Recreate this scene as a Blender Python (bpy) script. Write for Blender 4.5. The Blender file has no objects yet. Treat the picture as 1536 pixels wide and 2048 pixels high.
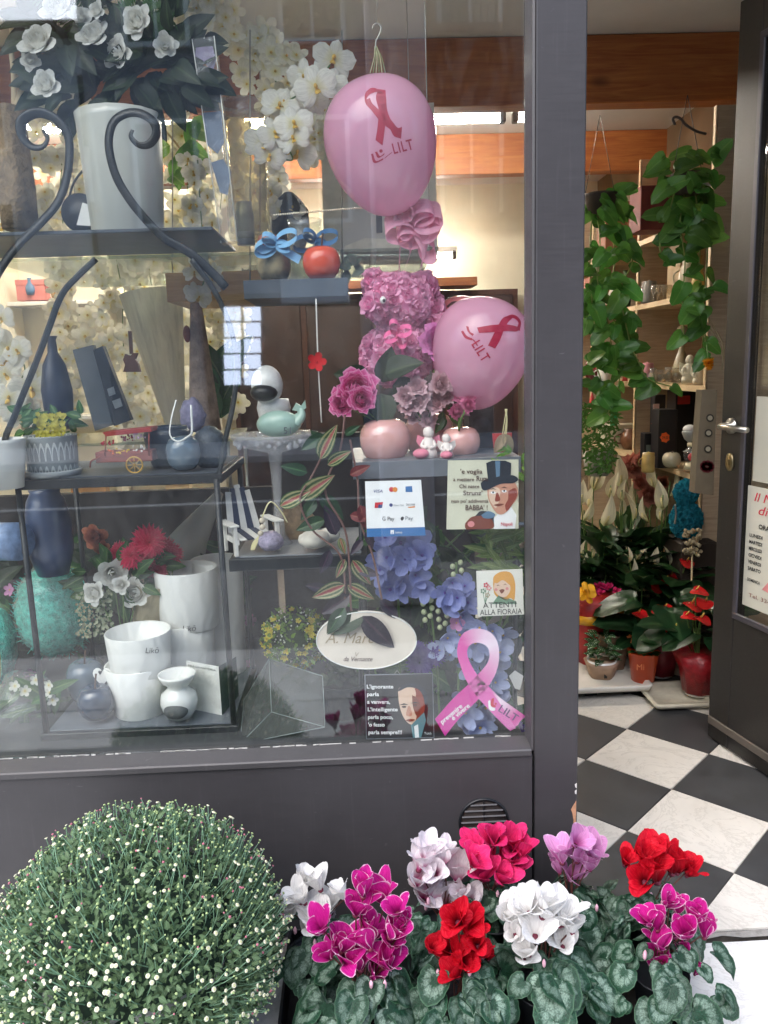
import bpy, math, random
import numpy as np
from math import sin, cos, pi, radians, sqrt, atan2
from mathutils import Matrix, Vector, Euler
random.seed(7)
SC = bpy.context.scene
COL = SC.collection

# ------------------------------------------------------------------ camera
FPX, PITCH, ROLL, YAW = 1600.0, radians(10.5), radians(-1.86), radians(1.6)
CAMP = Vector((0.0, -1.72, 1.35))
_f = Vector((sin(YAW)*cos(PITCH), cos(YAW)*cos(PITCH), -sin(PITCH)))
_r = Vector((cos(YAW), -sin(YAW), 0.0)); _d = -_r.cross(_f)
RX = _r*cos(ROLL) - _d*sin(ROLL)
DN = _r*sin(ROLL) + _d*cos(ROLL)
FW = _f
cd = bpy.data.cameras.new('camera'); cam = bpy.data.objects.new('camera', cd); COL.objects.link(cam)
cd.sensor_fit = 'HORIZONTAL'; cd.sensor_width = 36.0; cd.lens = 36.0*FPX/1536.0
cd.clip_start = 0.02; cd.clip_end = 400.0
cam.matrix_world = Matrix(((RX.x, -DN.x, -FW.x, CAMP.x), (RX.y, -DN.y, -FW.y, CAMP.y), (RX.z, -DN.z, -FW.z, CAMP.z), (0, 0, 0, 1)))
SC.camera = cam

# ------------------------------------------------------------------ daylight (bright overcast) and exposure
W = bpy.data.worlds.new('World'); SC.world = W; W.use_nodes = True
_wn = W.node_tree; _bg = _wn.nodes['Background']
_sky = _wn.nodes.new('ShaderNodeTexSky'); _sky.sky_type = 'NISHITA'; _sky.sun_disc = False
SUN_EL, SUN_AZ = radians(50), radians(215)
_sky.sun_elevation = SUN_EL; _sky.sun_rotation = SUN_AZ
_sky.air_density = 1.0; _sky.dust_density = 2.0; _sky.ozone_density = 1.0
_wn.links.new(_sky.outputs[0], _bg.inputs[0]); _bg.inputs[1].default_value = 0.15
sl = bpy.data.lights.new('sun', 'SUN'); sl.energy = 1.1; sl.angle = radians(70); sl.color = (1.0, 0.99, 0.97)
so = bpy.data.objects.new('sun', sl); COL.objects.link(so)
# the lamp shines from the sun's place in the sky: azimuth clockwise from +Y
_sd = Vector((sin(SUN_AZ)*cos(SUN_EL), cos(SUN_AZ)*cos(SUN_EL), sin(SUN_EL)))
so.rotation_euler = _sd.to_track_quat('Z', 'Y').to_euler(); so.location = (-4, -8, 12)
SC.view_settings.view_transform = 'Standard'; SC.view_settings.look = 'None'
SC.view_settings.gamma = 1.0; SC.view_settings.exposure = 1.58; SC.view_settings.use_curve_mapping = False
SC.cycles.max_bounces = 8; SC.cycles.transparent_max_bounces = 16; SC.cycles.diffuse_bounces = 4
SC.cycles.glossy_bounces = 3; SC.cycles.transmission_bounces = 5; SC.cycles.caustics_reflective = False; SC.cycles.caustics_refractive = False
SC.cycles.use_denoising = True; SC.cycles.sample_clamp_indirect = 4.0

# ------------------------------------------------------------------ from a measured picture point to a point of the place at a known depth
def ray(x, y): return RX*((x-768)/FPX) + DN*((y-1024)/FPX) + FW
def PY(x, y, Y):
    d = ray(x, y); return CAMP + d*((Y-CAMP.y)/d.y)
def PZ(x, y, z):
    d = ray(x, y); return CAMP + d*((z-CAMP.z)/d.z)
def mpp(p): return (Vector(p)-CAMP).dot(FW)/FPX          # metres per picture unit at a point

# ------------------------------------------------------------------ mesh builder
class MB:
    def __init__(s): s.v = []; s.f = []; s.m = []; s.p = []; s.sm = []
    def add(s, vs, fs, mat=0, M=None, p=None, smooth=True):
        b = len(s.v)
        s.v += [tuple(M @ Vector(x)) for x in vs] if M is not None else [tuple(x) for x in vs]
        s.p += p if p is not None else [(0, 0, 0)]*len(vs)
        for f in fs: s.f.append([b+i for i in f]); s.m.append(mat); s.sm.append(smooth)
        return s
    def merge(s, o, M=None, mat=None):
        b = len(s.v)
        s.v += [tuple(M @ Vector(x)) for x in o.v] if M is not None else o.v
        s.p += o.p
        for f, m, q in zip(o.f, o.m, o.sm): s.f.append([b+i for i in f]); s.m.append(m if mat is None else mat); s.sm.append(q)
        return s
    def box(s, c, d, mat=0, M=None, bev=0.0):
        x, y, z = d[0]/2, d[1]/2, d[2]/2
        if bev <= 0:
            vs = [(c[0]+i*x, c[1]+j*y, c[2]+k*z) for i in (-1, 1) for j in (-1, 1) for k in (-1, 1)]
            return s.add(vs, [(0, 1, 3, 2), (4, 6, 7, 5), (0, 4, 5, 1), (2, 3, 7, 6), (0, 2, 6, 4), (1, 5, 7, 3)], mat, M, smooth=False)
        b = min(bev, x*.9, y*.9, z*.9)
        vs = []; idx = {}
        for i in (-1, 1):
            for j in (-1, 1):
                for k in (-1, 1):
                    for a in range(3):
                        q = [x-b, y-b, z-b]; q[a] += b
                        idx[(i, j, k, a)] = len(vs); vs.append((c[0]+i*q[0], c[1]+j*q[1], c[2]+k*q[2]))
        fs = []
        cyc = [(-1, -1), (1, -1), (1, 1), (-1, 1)]
        for sg in (-1, 1):
            o = 1 if sg > 0 else -1
            fs.append([idx[(sg, a, b2, 0)] for a, b2 in cyc[::o]])
            fs.append([idx[(b2, sg, a, 1)] for a, b2 in cyc[::o]])
            fs.append([idx[(a, b2, sg, 2)] for a, b2 in cyc[::o]])
        for i in (-1, 1):
            for j in (-1, 1):
                fs.append([idx[(i, j, -1, 0)], idx[(i, j, 1, 0)], idx[(i, j, 1, 1)], idx[(i, j, -1, 1)]][::-i*j])
                fs.append([idx[(-1, i, j, 1)], idx[(1, i, j, 1)], idx[(1, i, j, 2)], idx[(-1, i, j, 2)]][::-i*j])
                fs.append([idx[(i, -1, j, 0)], idx[(i, 1, j, 0)], idx[(i, 1, j, 2)], idx[(i, -1, j, 2)]][::i*j])
                for k in (-1, 1):
                    fs.append([idx[(i, j, k, a)] for a in range(3)][::i*j*k])
        return s.add(vs, fs, mat, M, smooth=False)
    def tube(s, pts, r, n=8, mat=0, M=None, cap=True, flat=1.0):
        pts = [Vector(q) for q in pts]; L = len(pts)
        rs = r if isinstance(r, (list, tuple)) else [r]*L
        vs = []; ps = []; up = None
        for i, q in enumerate(pts):
            t = (pts[min(i+1, L-1)]-pts[max(i-1, 0)])
            t = t.normalized() if t.length > 1e-9 else Vector((0, 0, 1))
            if up is None:
                up = t.orthogonal().normalized()
            up = (up-t*up.dot(t)); up = up.normalized() if up.length > 1e-6 else t.orthogonal().normalized()
            sd = t.cross(up)
            for k in range(n):
                a = 2*pi*k/n
                vs.append(q+(up*cos(a)*flat+sd*sin(a))*rs[i]); ps.append((k/n, i/max(1, L-1), 0))
        fs = [(i*n+k, i*n+(k+1) % n, (i+1)*n+(k+1) % n, (i+1)*n+k) for i in range(L-1) for k in range(n)]
        if cap: fs += [list(range(n))[::-1], list(range((L-1)*n, L*n))]
        return s.add(vs, fs, mat, M, ps)
    def lathe(s, prof, n=28, c=(0, 0, 0), mat=0, M=None, rib=0.0, nrib=0):
        vs = []; ps = []; L = len(prof)
        for i, (r, z) in enumerate(prof):
            for k in range(n):
                a = 2*pi*k/n; rr = r*(1+rib*cos(nrib*a)) if rib else r
                vs.append((c[0]+rr*cos(a), c[1]+rr*sin(a), c[2]+z)); ps.append((k/n, i/max(1, L-1), 0))
        fs = [(i*n+k, i*n+(k+1) % n, (i+1)*n+(k+1) % n, (i+1)*n+k) for i in range(L-1) for k in range(n)]
        if prof[0][0] > 1e-5: fs.append(list(range(n))[::-1])
        if prof[-1][0] > 1e-5: fs.append(list(range((L-1)*n, L*n)))
        return s.add(vs, fs, mat, M, ps)
    def ball(s, c, r, nu=16, nv=10, mat=0, M=None, warp=None):
        if not isinstance(r, (tuple, list)): r = (r, r, r)
        vs = []; ps = []
        for j in range(nv+1):
            t = pi*j/nv
            for i in range(nu):
                a = 2*pi*i/nu
                q = Vector((sin(t)*cos(a), sin(t)*sin(a), -cos(t)))
                if warp: q = q*warp(q)
                vs.append((c[0]+q.x*r[0], c[1]+q.y*r[1], c[2]+q.z*r[2])); ps.append((i/nu, j/nv, 0))
        fs = [(j*nu+i, j*nu+(i+1) % nu, (j+1)*nu+(i+1) % nu, (j+1)*nu+i) for j in range(nv) for i in range(nu)]
        return s.add(vs, fs, mat, M, ps)
    def grid(s, nu, nv, fn, mat=0, M=None):
        vs = []; ps = []
        for j in range(nv+1):
            for i in range(nu+1):
                u, v = i/nu, j/nv
                vs.append(fn(u, v)); ps.append((u, v, 0))
        w = nu+1
        fs = [(j*w+i, j*w+i+1, (j+1)*w+i+1, (j+1)*w+i) for j in range(nv) for i in range(nu)]
        return s.add(vs, fs, mat, M, ps)
    def prism(s, pts, fn, t0, t1, mat=0, M=None):
        """outline pts (a,b) mapped by fn(a,b,t) at thickness t0 and t1"""
        n = len(pts)
        vs = [fn(a, b, t0) for a, b in pts]+[fn(a, b, t1) for a, b in pts]
        fs = [list(range(n)), list(range(n, 2*n))[::-1]]+[(i, i+n, (i+1) % n+n, (i+1) % n) for i in range(n)]
        return s.add(vs, fs, mat, M, smooth=False)
    def mesh(s, name, mats):
        me = bpy.data.meshes.new(name)
        me.from_pydata(s.v, [], s.f)
        for m in (mats if isinstance(mats, (list, tuple)) else [mats]): me.materials.append(m)
        me.polygons.foreach_set('material_index', s.m)
        me.polygons.foreach_set('use_smooth', s.sm)
        at = me.attributes.new('p', 'FLOAT_VECTOR', 'POINT')
        at.data.foreach_set('vector', [c for q in s.p for c in q])
        me.validate(clean_customdata=False); me.update()
        return me
    def build(s, name, mats, parent=None, kind=None):
        o = bpy.data.objects.new(name, s.mesh(name, mats)); COL.objects.link(o)
        if parent is not None:
            o.parent = parent; o.location = -base(parent)
        if kind: o['kind'] = kind
        return o

def base(o):                       # world origin of an untransformed-but-moved parent chain
    v = Vector(o.location); q = o.parent
    while q is not None: v = v+q.location; q = q.parent
    return v
def tag(o, label=None, cat=None, group=None, kind=None):
    if label: o['label'] = label
    if cat: o['category'] = cat
    if group: o['group'] = group
    if kind: o['kind'] = kind
    return o
def thing(name, label, cat, loc=(0, 0, 0), group=None):
    o = bpy.data.objects.new(name, None); COL.objects.link(o); o.location = loc; o.empty_display_size = 0.05
    return tag(o, label, cat, group)
def put(name, me, M, parent=None, mat=None):
    """an object sharing mesh data, placed by a world matrix"""
    o = bpy.data.objects.new(name, me); COL.objects.link(o)
    if parent is not None:
        o.parent = parent; M = Matrix.Translation(-base(parent)) @ M
    o.matrix_basis = M
    if mat is not None:
        o.material_slots[0].link = 'OBJECT'; o.material_slots[0].material = mat
    return o
def TRS(loc, rot=(0, 0, 0), sc=1.0):
    S = Matrix.Diagonal((sc, sc, sc, 1)) if not isinstance(sc, (tuple, list)) else Matrix.Diagonal((*sc, 1))
    return Matrix.Translation(loc) @ Euler(rot).to_matrix().to_4x4() @ S
def aim(loc, nrm, sc=1.0, spin=0.0):
    """local +Z turned to nrm"""
    q = Vector(nrm).to_track_quat('Z', 'Y').to_matrix().to_4x4()
    S = Matrix.Diagonal((sc, sc, sc, 1)) if not isinstance(sc, (tuple, list)) else Matrix.Diagonal((*sc, 1))
    return Matrix.Translation(loc) @ q @ Matrix.Rotation(spin, 4, 'Z') @ S
def rnd(a, b): return random.uniform(a, b)
def smooth_path(pts, n=6):
    """Catmull-Rom through points"""
    P = [Vector(q) for q in pts]; P = [P[0]*2-P[1]]+P+[P[-1]*2-P[-2]]; out = []
    for i in range(1, len(P)-2):
        for k in range(n):
            t = k/n
            out.append(.5*((2*P[i])+(P[i+1]-P[i-1])*t+(2*P[i-1]-5*P[i]+4*P[i+1]-P[i+2])*t*t+(3*P[i]-P[i-1]-3*P[i+1]+P[i+2])*t**3))
    out.append(P[-2]); return out

# ------------------------------------------------------------------ materials
MATS = {}
def srgb(c):
    if isinstance(c, str):
        c = [int(c[i:i+2], 16)/255 for i in (0, 2, 4)]
    return tuple((x/12.92 if x <= .04045 else ((x+.055)/1.055)**2.4) for x in c)
class NT:
    def __init__(s, name):
        s.m = bpy.data.materials.new(name); s.m.use_nodes = True; s.t = s.m.node_tree
        s.b = s.t.nodes['Principled BSDF']; s.o = s.t.nodes['Material Output']
    def n(s, ty, **k):
        q = s.t.nodes.new(ty)
        for a, b in k.items(): setattr(q, a, b)
        return q
    def l(s, a, b): s.t.links.new(a, b)
    def attr(s):
        q = s.n('ShaderNodeAttribute'); q.attribute_name = 'p'
        x = s.n('ShaderNodeSeparateXYZ'); s.l(q.outputs['Vector'], x.inputs[0]); return x
    def math(s, op, a, b=None):
        q = s.n('ShaderNodeMath', operation=op)
        for i, x in enumerate((a, b)):
            if x is None: continue
            if isinstance(x, (int, float)): q.inputs[i].default_value = x
            else: s.l(x, q.inputs[i])
        return q.outputs[0]
    def ramp(s, fac, stops):
        q = s.n('ShaderNodeValToRGB'); e = q.color_ramp.elements
        while len(e) < len(stops): e.new(.5)
        for k, (pos, c) in enumerate(stops): e[k].position = pos; e[k].color = (*c, 1) if len(c) == 3 else c
        s.l(fac, q.inputs[0]); return q.outputs[0]
    def noise(s, scale, detail=3, rough=.55, vec=None, dist=0):
        q = s.n('ShaderNodeTexNoise'); q.inputs['Scale'].default_value = scale; q.inputs['Detail'].default_value = detail
        q.inputs['Roughness'].default_value = rough; q.inputs['Distortion'].default_value = dist
        if vec is None:
            tc = s.n('ShaderNodeTexCoord'); vec = tc.outputs['Object']
        s.l(vec, q.inputs['Vector']); return q.outputs['Fac']
    def mix(s, fac, a, b):
        q = s.n('ShaderNodeMix', data_type='RGBA')
        if isinstance(fac, (int, float)): q.inputs[0].default_value = fac
        else: s.l(fac, q.inputs[0])
        for i, x in ((6, a), (7, b)):
            if isinstance(x, (tuple, list)): q.inputs[i].default_value = (*x[:3], 1)
            else: s.l(x, q.inputs[i])
        return q.outputs[2]
    def bump(s, h, strength=.3, dist=.01):
        q = s.n('ShaderNodeBump'); q.inputs['Strength'].default_value = strength; q.inputs['Distance'].default_value = dist
        s.l(h, q.inputs['Height']); s.l(q.outputs[0], s.b.inputs['Normal'])
def mat(name, col, rough=.5, var=.12, scale=30, bump=0, metal=0, coat=0, sheen=0, sss=0, trans=0, alpha=1, spec=.5, rndv=0, bdist=.004, emit=0):
    if name in MATS: return MATS[name]
    t = NT(name); c = srgb(col); b = t.b
    dark = tuple(x*(1-var) for x in c); lite = tuple(min(1, x*(1+var)) for x in c)
    nz = t.noise(scale)
    colr = t.ramp(nz, [(.3, dark), (.7, lite)])
    if rndv:
        oi = t.n('ShaderNodeObjectInfo'); hsv = t.n('ShaderNodeHueSaturation')
        mr = t.n('ShaderNodeMapRange'); mr.inputs[3].default_value = 1-rndv; mr.inputs[4].default_value = 1+rndv
        t.l(oi.outputs['Random'], mr.inputs[0]); t.l(mr.outputs[0], hsv.inputs['Value']); t.l(colr, hsv.inputs['Color']); colr = hsv.outputs[0]
    t.l(colr, b.inputs['Base Color'])
    rr = t.n('ShaderNodeMapRange'); rr.inputs[3].default_value = max(.02, rough-.06); rr.inputs[4].default_value = min(1, rough+.08)
    t.l(t.noise(scale*.4), rr.inputs[0]); t.l(rr.outputs[0], b.inputs['Roughness'])
    b.inputs['Metallic'].default_value = metal; b.inputs['Coat Weight'].default_value = coat; b.inputs['Coat Roughness'].default_value = .05
    b.inputs['Specular IOR Level'].default_value = spec
    if sss:
        b.inputs['Subsurface Weight'].default_value = sss; b.inputs['Subsurface Radius'].default_value = (.02, .02, .02); b.inputs['Subsurface Scale'].default_value = .3
    if trans: b.inputs['Transmission Weight'].default_value = trans
    if alpha < 1: b.inputs['Alpha'].default_value = alpha
    if bump: t.bump(t.noise(scale*3, 4), bump, bdist)
    if emit: b.inputs['Emission Color'].default_value = (*c, 1); b.inputs['Emission Strength'].default_value = emit
    MATS[name] = t.m; return t.m
def petal(name, col, edge=None, centre=None, tl=.35, rough=.55, edge_at=.8, rndv=.06):
    """thin petal: diffuse with light coming through; optional pale margin and darker throat by the petal's own coordinates"""
    if name in MATS: return MATS[name]
    t = NT(name); c = srgb(col); a = t.attr()
    ac = t.math('ABSOLUTE', t.math('SUBTRACT', t.math('MULTIPLY', a.outputs[0], 2), 1))
    cv = t.n('ShaderNodeCombineXYZ'); t.l(t.math('MULTIPLY', a.outputs[0], 9), cv.inputs[0]); t.l(t.math('MULTIPLY', a.outputs[1], 1.3), cv.inputs[1])
    oi0 = t.n('ShaderNodeObjectInfo'); t.l(t.math('MULTIPLY', oi0.outputs['Random'], 30), cv.inputs[2])
    vein = t.noise(2.2, 4, .65, cv.outputs[0], .4)
    hi = tuple(min(1, x*1.06+.05) for x in c); lo = tuple(x*.74 for x in c)
    colr = t.ramp(vein, [(.28, lo), (.5, c), (.74, hi)])
    if centre:
        k = t.ramp(a.outputs[1], [(.05, (1, 1, 1)), (.35, (0, 0, 0))]); colr = t.mix(k, colr, srgb(centre))
    if edge:
        m = t.math('MAXIMUM', ac, a.outputs[1])
        k = t.ramp(m, [(edge_at, (0, 0, 0)), (min(1, edge_at+.12), (1, 1, 1))]); colr = t.mix(k, colr, srgb(edge))
    oi = t.n('ShaderNodeObjectInfo'); hsv = t.n('ShaderNodeHueSaturation')
    mr = t.n('ShaderNodeMapRange'); mr.inputs[3].default_value = 1-rndv; mr.inputs[4].default_value = 1+rndv
    t.l(oi.outputs['Random'], mr.inputs[0]); t.l(mr.outputs[0], hsv.inputs['Value']); t.l(colr, hsv.inputs['Color']); colr = hsv.outputs[0]
    t.l(colr, t.b.inputs['Base Color']); t.b.inputs['Roughness'].default_value = rough; t.b.inputs['Specular IOR Level'].default_value = .12; t.bump(vein, .3, .01)
    tr = t.n('ShaderNodeBsdfTranslucent'); t.l(colr, tr.inputs[0])
    mx = t.n('ShaderNodeMixShader'); mx.inputs[0].default_value = tl
    t.l(t.b.outputs[0], mx.inputs[1]); t.l(tr.outputs[0], mx.inputs[2]); t.l(mx.outputs[0], t.o.inputs['Surface'])
    MATS[name] = t.m; return t.m
def leafmat(name, col, vein=None, rough=.4, tl=.2, rndv=.25, stripe=None, vw=.06):
    """leaf with midrib (x across, y along)"""
    if name in MATS: return MATS[name]
    t = NT(name); c = srgb(col); a = t.attr()
    ac = t.math('ABSOLUTE', t.math('SUBTRACT', t.math('MULTIPLY', a.outputs[0], 2), 1))
    colr = t.ramp(t.noise(40), [(.25, tuple(x*.7 for x in c)), (.75, tuple(min(1, x*1.25) for x in c))])
    if vein:
        k = t.ramp(ac, [(vw, (1, 1, 1)), (vw+.08, (0, 0, 0))]); colr = t.mix(t.math('MULTIPLY', k, .7), colr, srgb(vein))
    if stripe:
        stops = [(p, srgb(q)) for p, q in stripe]
        w = t.math('ADD', ac, t.math('MULTIPLY', t.math('SUBTRACT', t.noise(25), .5), .25))
        colr = t.ramp(w, stops)
    oi = t.n('ShaderNodeObjectInfo'); hsv = t.n('ShaderNodeHueSaturation')
    mr = t.n('ShaderNodeMapRange'); mr.inputs[3].default_value = 1-rndv; mr.inputs[4].default_value = 1+rndv
    hu = t.math('FRACT', t.math('MULTIPLY', oi.outputs['Random'], 13.7)); t.l(t.math('ADD', .478, t.math('MULTIPLY', hu, .032)), hsv.inputs['Hue'])
    t.l(oi.outputs['Random'], mr.inputs[0]); t.l(mr.outputs[0], hsv.inputs['Value']); t.l(colr, hsv.inputs['Color']); colr = hsv.outputs[0]
    t.l(colr, t.b.inputs['Base Color']); t.b.inputs['Roughness'].default_value = rough; t.b.inputs['Specular IOR Level'].default_value = .35
    tr = t.n('ShaderNodeBsdfTranslucent'); t.l(colr, tr.inputs[0])
    mx = t.n('ShaderNodeMixShader'); mx.inputs[0].default_value = tl
    t.l(t.b.outputs[0], mx.inputs[1]); t.l(tr.outputs[0], mx.inputs[2]); t.l(mx.outputs[0], t.o.inputs['Surface'])
    MATS[name] = t.m; return t.m
def clearmat(name, tint='FFFFFF', ior=1.45, milk=0.0, rough=.02, wrinkle=0, wscale=30, smear=0):
    """thin clear sheet (glass pane, cellophane): mirror part by Fresnel over see-through, a little milky film"""
    if name in MATS: return MATS[name]
    t = NT(name); t.t.nodes.remove(t.b)
    tr = t.n('ShaderNodeBsdfTransparent'); tr.inputs[0].default_value = (*srgb(tint), 1)
    gl = t.n('ShaderNodeBsdfGlossy'); gl.inputs['Roughness'].default_value = rough; gl.inputs['Color'].default_value = (.95, .97, 1, 1)
    # mirror share from the angle alone (both faces of a thin sheet behave alike)
    f0 = ((ior-1)/(ior+1))**2; ge = t.n('ShaderNodeNewGeometry'); dt = t.n('ShaderNodeVectorMath'); dt.operation = 'DOT_PRODUCT'
    t.l(ge.outputs['Normal'], dt.inputs[0]); t.l(ge.outputs['Incoming'], dt.inputs[1])
    if wrinkle:
        bp = t.n('ShaderNodeBump'); bp.inputs['Strength'].default_value = wrinkle; bp.inputs['Distance'].default_value = .02
        t.l(t.noise(wscale, 3, .6, dist=1.5), bp.inputs['Height']); t.l(bp.outputs[0], gl.inputs['Normal']); t.l(bp.outputs[0], dt.inputs[0])
    fac = t.math('ADD', f0, t.math('MULTIPLY', 1-f0, t.math('POWER', t.math('SUBTRACT', 1, t.math('MINIMUM', t.math('ABSOLUTE', dt.outputs['Value']), 1)), 5)))
    m1 = t.n('ShaderNodeMixShader'); t.l(fac, m1.inputs[0]); t.l(tr.outputs[0], m1.inputs[1]); t.l(gl.outputs[0], m1.inputs[2])
    out = m1.outputs[0]
    if milk:
        df = t.n('ShaderNodeBsdfDiffuse'); df.inputs[0].default_value = (.8, .8, .78, 1)
        m2 = t.n('ShaderNodeMixShader'); m2.inputs[0].default_value = milk
        if smear:
            tc = t.n('ShaderNodeTexCoord'); mp = t.n('ShaderNodeMapping'); mp.inputs['Scale'].default_value = (5, 1, 2.2); mp.inputs['Rotation'].default_value = (0, .6, 0); t.l(tc.outputs['Object'], mp.inputs[0])
            sk = t.ramp(t.noise(2.0, 6, .7, mp.outputs[0], 1.5), [(.45, (milk,)*3), (.75, (milk+smear,)*3)]); t.l(sk, m2.inputs[0])
        t.l(out, m2.inputs[1]); t.l(df.outputs[0], m2.inputs[2]); out = m2.outputs[0]
    t.l(out, t.o.inputs['Surface']); MATS[name] = t.m; return t.m
def wood(name, c0, c1, scale=1.0, axis=0, rough=.45, knots=True):
    if name in MATS: return MATS[name]
    t = NT(name); tc = t.n('ShaderNodeTexCoord'); mp = t.n('ShaderNodeMapping')
    s = [9*scale]*3; s[axis] = .7*scale; mp.inputs['Scale'].default_value = s
    t.l(tc.outputs['Object'], mp.inputs[0])
    g = t.noise(6, 5, .6, mp.outputs[0], 1.2)
    colr = t.ramp(g, [(.3, srgb(c0)), (.5, tuple((a+b)/2 for a, b in zip(srgb(c0), srgb(c1)))), (.7, srgb(c1))])
    if knots:
        vo = t.n('ShaderNodeTexVoronoi'); vo.inputs['Scale'].default_value = .9*scale
        mp2 = t.n('ShaderNodeMapping'); s2 = [5]*3; s2[axis] = 2.6; mp2.inputs['Scale'].default_value = s2
        t.l(tc.outputs['Object'], mp2.inputs[0]); t.l(mp2.outputs[0], vo.inputs['Vector'])
        k = t.ramp(vo.outputs['Distance'], [(.05, (1, 1, 1)), (.12, (0, 0, 0))])
        colr = t.mix(t.math('MULTIPLY', k, .75), colr, tuple(x*.25 for x in srgb(c0)))
    t.l(colr, t.b.inputs['Base Color']); t.b.inputs['Roughness'].default_value = rough
    t.bump(g, .12, .003); MATS[name] = t.m; return t.m

# ------------------------------------------------------------------ lettering
def text_mb(s, size=1.0, shear=0.0, align='LEFT', bold=0.0, space=1.0, mirror=False):
    cu = bpy.data.curves.new('t', 'FONT'); cu.body = s; cu.size = size; cu.shear = shear; cu.align_x = align; cu.space_character = space
    cu.resolution_u = 3; cu.offset = bold
    ob = bpy.data.objects.new('t', cu); COL.objects.link(ob)
    dg = bpy.context.evaluated_depsgraph_get(); dg.update()
    me = bpy.data.meshes.new_from_object(ob.evaluated_get(dg))
    m = MB(); sg = -1 if mirror else 1
    m.add([(sg*v.co.x, v.co.y, v.co.z) for v in me.vertices], [list(p.vertices) for p in me.polygons], smooth=False)
    bpy.data.objects.remove(ob); bpy.data.curves.remove(cu); bpy.data.meshes.remove(me)
    return m
class Plane:
    """a flat thing's own surface: millimetre-like local coordinates taken from measured points on a vertical plane Y"""
    def __init__(s, Y, face=-1): s.Y = Y; s.face = face
    def __call__(s, x, y, lift=0.0):
        q = PY(x, y, s.Y); return Vector((q.x, q.y+s.face*lift, q.z))
def poly_on(mb, pl, pts, lift, mat=0):
    vs = [pl(x, y, lift) for x, y in pts]; mb.add(vs, [list(range(len(vs)))[::-1]], mat, smooth=False)
def text_on(name, s, pl, x, y, hpx, material, parent, lift=.0012, shear=0, bold=0, rot=0.0, align='LEFT', space=1.0, wpx=None):
    """lettering whose base line starts at (x, y) on plane pl, cap height hpx, turned by rot (deg clockwise in the picture)"""
    m = text_mb(s, hpx/0.7, shear, align, bold*hpx, space)
    xs = [v[0] for v in m.v]
    k = wpx/(max(xs)-min(xs)) if (wpx and xs) else 1.0
    ca, sa = cos(radians(rot)), sin(radians(rot)); out = MB()
    vs = []
    for v in m.v:
        a, b = v[0]*k, -v[1]
        vs.append(pl(x+a*ca-b*sa, y+a*sa+b*ca, lift))
    out.add(vs, m.f, 0, smooth=False)
    return out.build(name, material, parent)

# ================================================================== THE PLACE: ground, shop room, shop front, street behind the camera
def paint(name, col, rough=.42):
    """brushed old paint: streaks along Z, small scuffs"""
    if name in MATS: return MATS[name]
    t = NT(name); c = srgb(col); tc = t.n('ShaderNodeTexCoord'); mp = t.n('ShaderNodeMapping'); mp.inputs['Scale'].default_value = (3, 30, 40)
    t.l(tc.outputs['Object'], mp.inputs[0])
    g = t.noise(4, 6, .65, mp.outputs[0])
    colr = t.ramp(g, [(.25, tuple(x*.92 for x in c)), (.75, tuple(x*1.07 for x in c))])
    sp = t.ramp(t.noise(55, 2, .5), [(.72, (0, 0, 0)), (.78, (1, 1, 1))])
    colr = t.mix(t.math('MULTIPLY', sp, .35), colr, tuple(x*2.2+.02 for x in c))
    dirt = t.ramp(t.noise(3.5, 7, .75), [(.42, (0, 0, 0)), (.72, (1, 1, 1))])
    colr = t.mix(t.math('MULTIPLY', dirt, .5), colr, tuple(x*.6 for x in c))
    # long scratches and dried water runs
    mp3 = t.n('ShaderNodeMapping'); mp3.inputs['Scale'].default_value = (38, 20, 1.6); t.l(tc.outputs['Object'], mp3.inputs[0])
    run = t.ramp(t.noise(3, 4, .6, mp3.outputs[0]), [(.58, (0, 0, 0)), (.75, (1, 1, 1))])
    colr = t.mix(t.math('MULTIPLY', run, .22), colr, tuple(x*1.7+.01 for x in c))
    mp4 = t.n('ShaderNodeMapping'); mp4.inputs['Scale'].default_value = (9, 9, 60); mp4.inputs['Rotation'].default_value = (0, .5, 0); t.l(tc.outputs['Object'], mp4.inputs[0])
    scr = t.ramp(t.noise(2.2, 2, .5, mp4.outputs[0]), [(.735, (0, 0, 0)), (.75, (1, 1, 1))])
    colr = t.mix(t.math('MULTIPLY', scr, .4), colr, tuple(x*2.4+.03 for x in c))
    t.l(colr, t.b.inputs['Base Color'])
    rr = t.n('ShaderNodeMapRange'); rr.inputs[3].default_value = rough-.12; rr.inputs[4].default_value = rough+.2
    t.l(g, rr.inputs[0]); t.l(rr.outputs[0], t.b.inputs['Roughness'])
    t.bump(g, .08, .002); MATS[name] = t.m; return t.m
m_paint = paint('grey_paint', '3D3B3D'); m_trim = paint('grey_trim_paint', '474546')
m_door = paint('door_paint', '1F1D1C'); m_doorbead = paint('door_bead_paint', '3E3C44')
m_plaster = mat('white_plaster', 'D8D6D2', .9, .04, 6, .15); m_ceil = mat('ceiling_plaster', 'DCDBDA', .95, .03, 5, .3, bdist=.006)
m_cream = mat('cream_wall', 'EAE4CE', .85, .05, 5, .1)
m_beam = wood('beam_wood', '8A4A26', 'B0703C', .8, 0, .5); m_shelfwood = wood('shelf_wood', 'A5917A', 'C0AC92', 1.4, 0, .55, False)
m_edge = wood('shelf_edge_wood', 'C4A982', 'D6BF98', 2, 1, .5, False)
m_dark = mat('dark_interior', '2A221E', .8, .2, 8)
m_iron = mat('black_iron', '1E2226', .42, .2, 40, .15, spec=.5)
m_glass = clearmat('window_glass', 'F9FBFA', 1.68, .003, smear=.016)
m_steel = mat('brushed_steel', 'B5B2AA', .3, .1, 60, .05, metal=1)
m_black = mat('black_plastic', '121417', .4, .2, 30)
m_white = mat('white_gloss', 'E9E8E4', .25, .03, 20, coat=.3)

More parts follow.
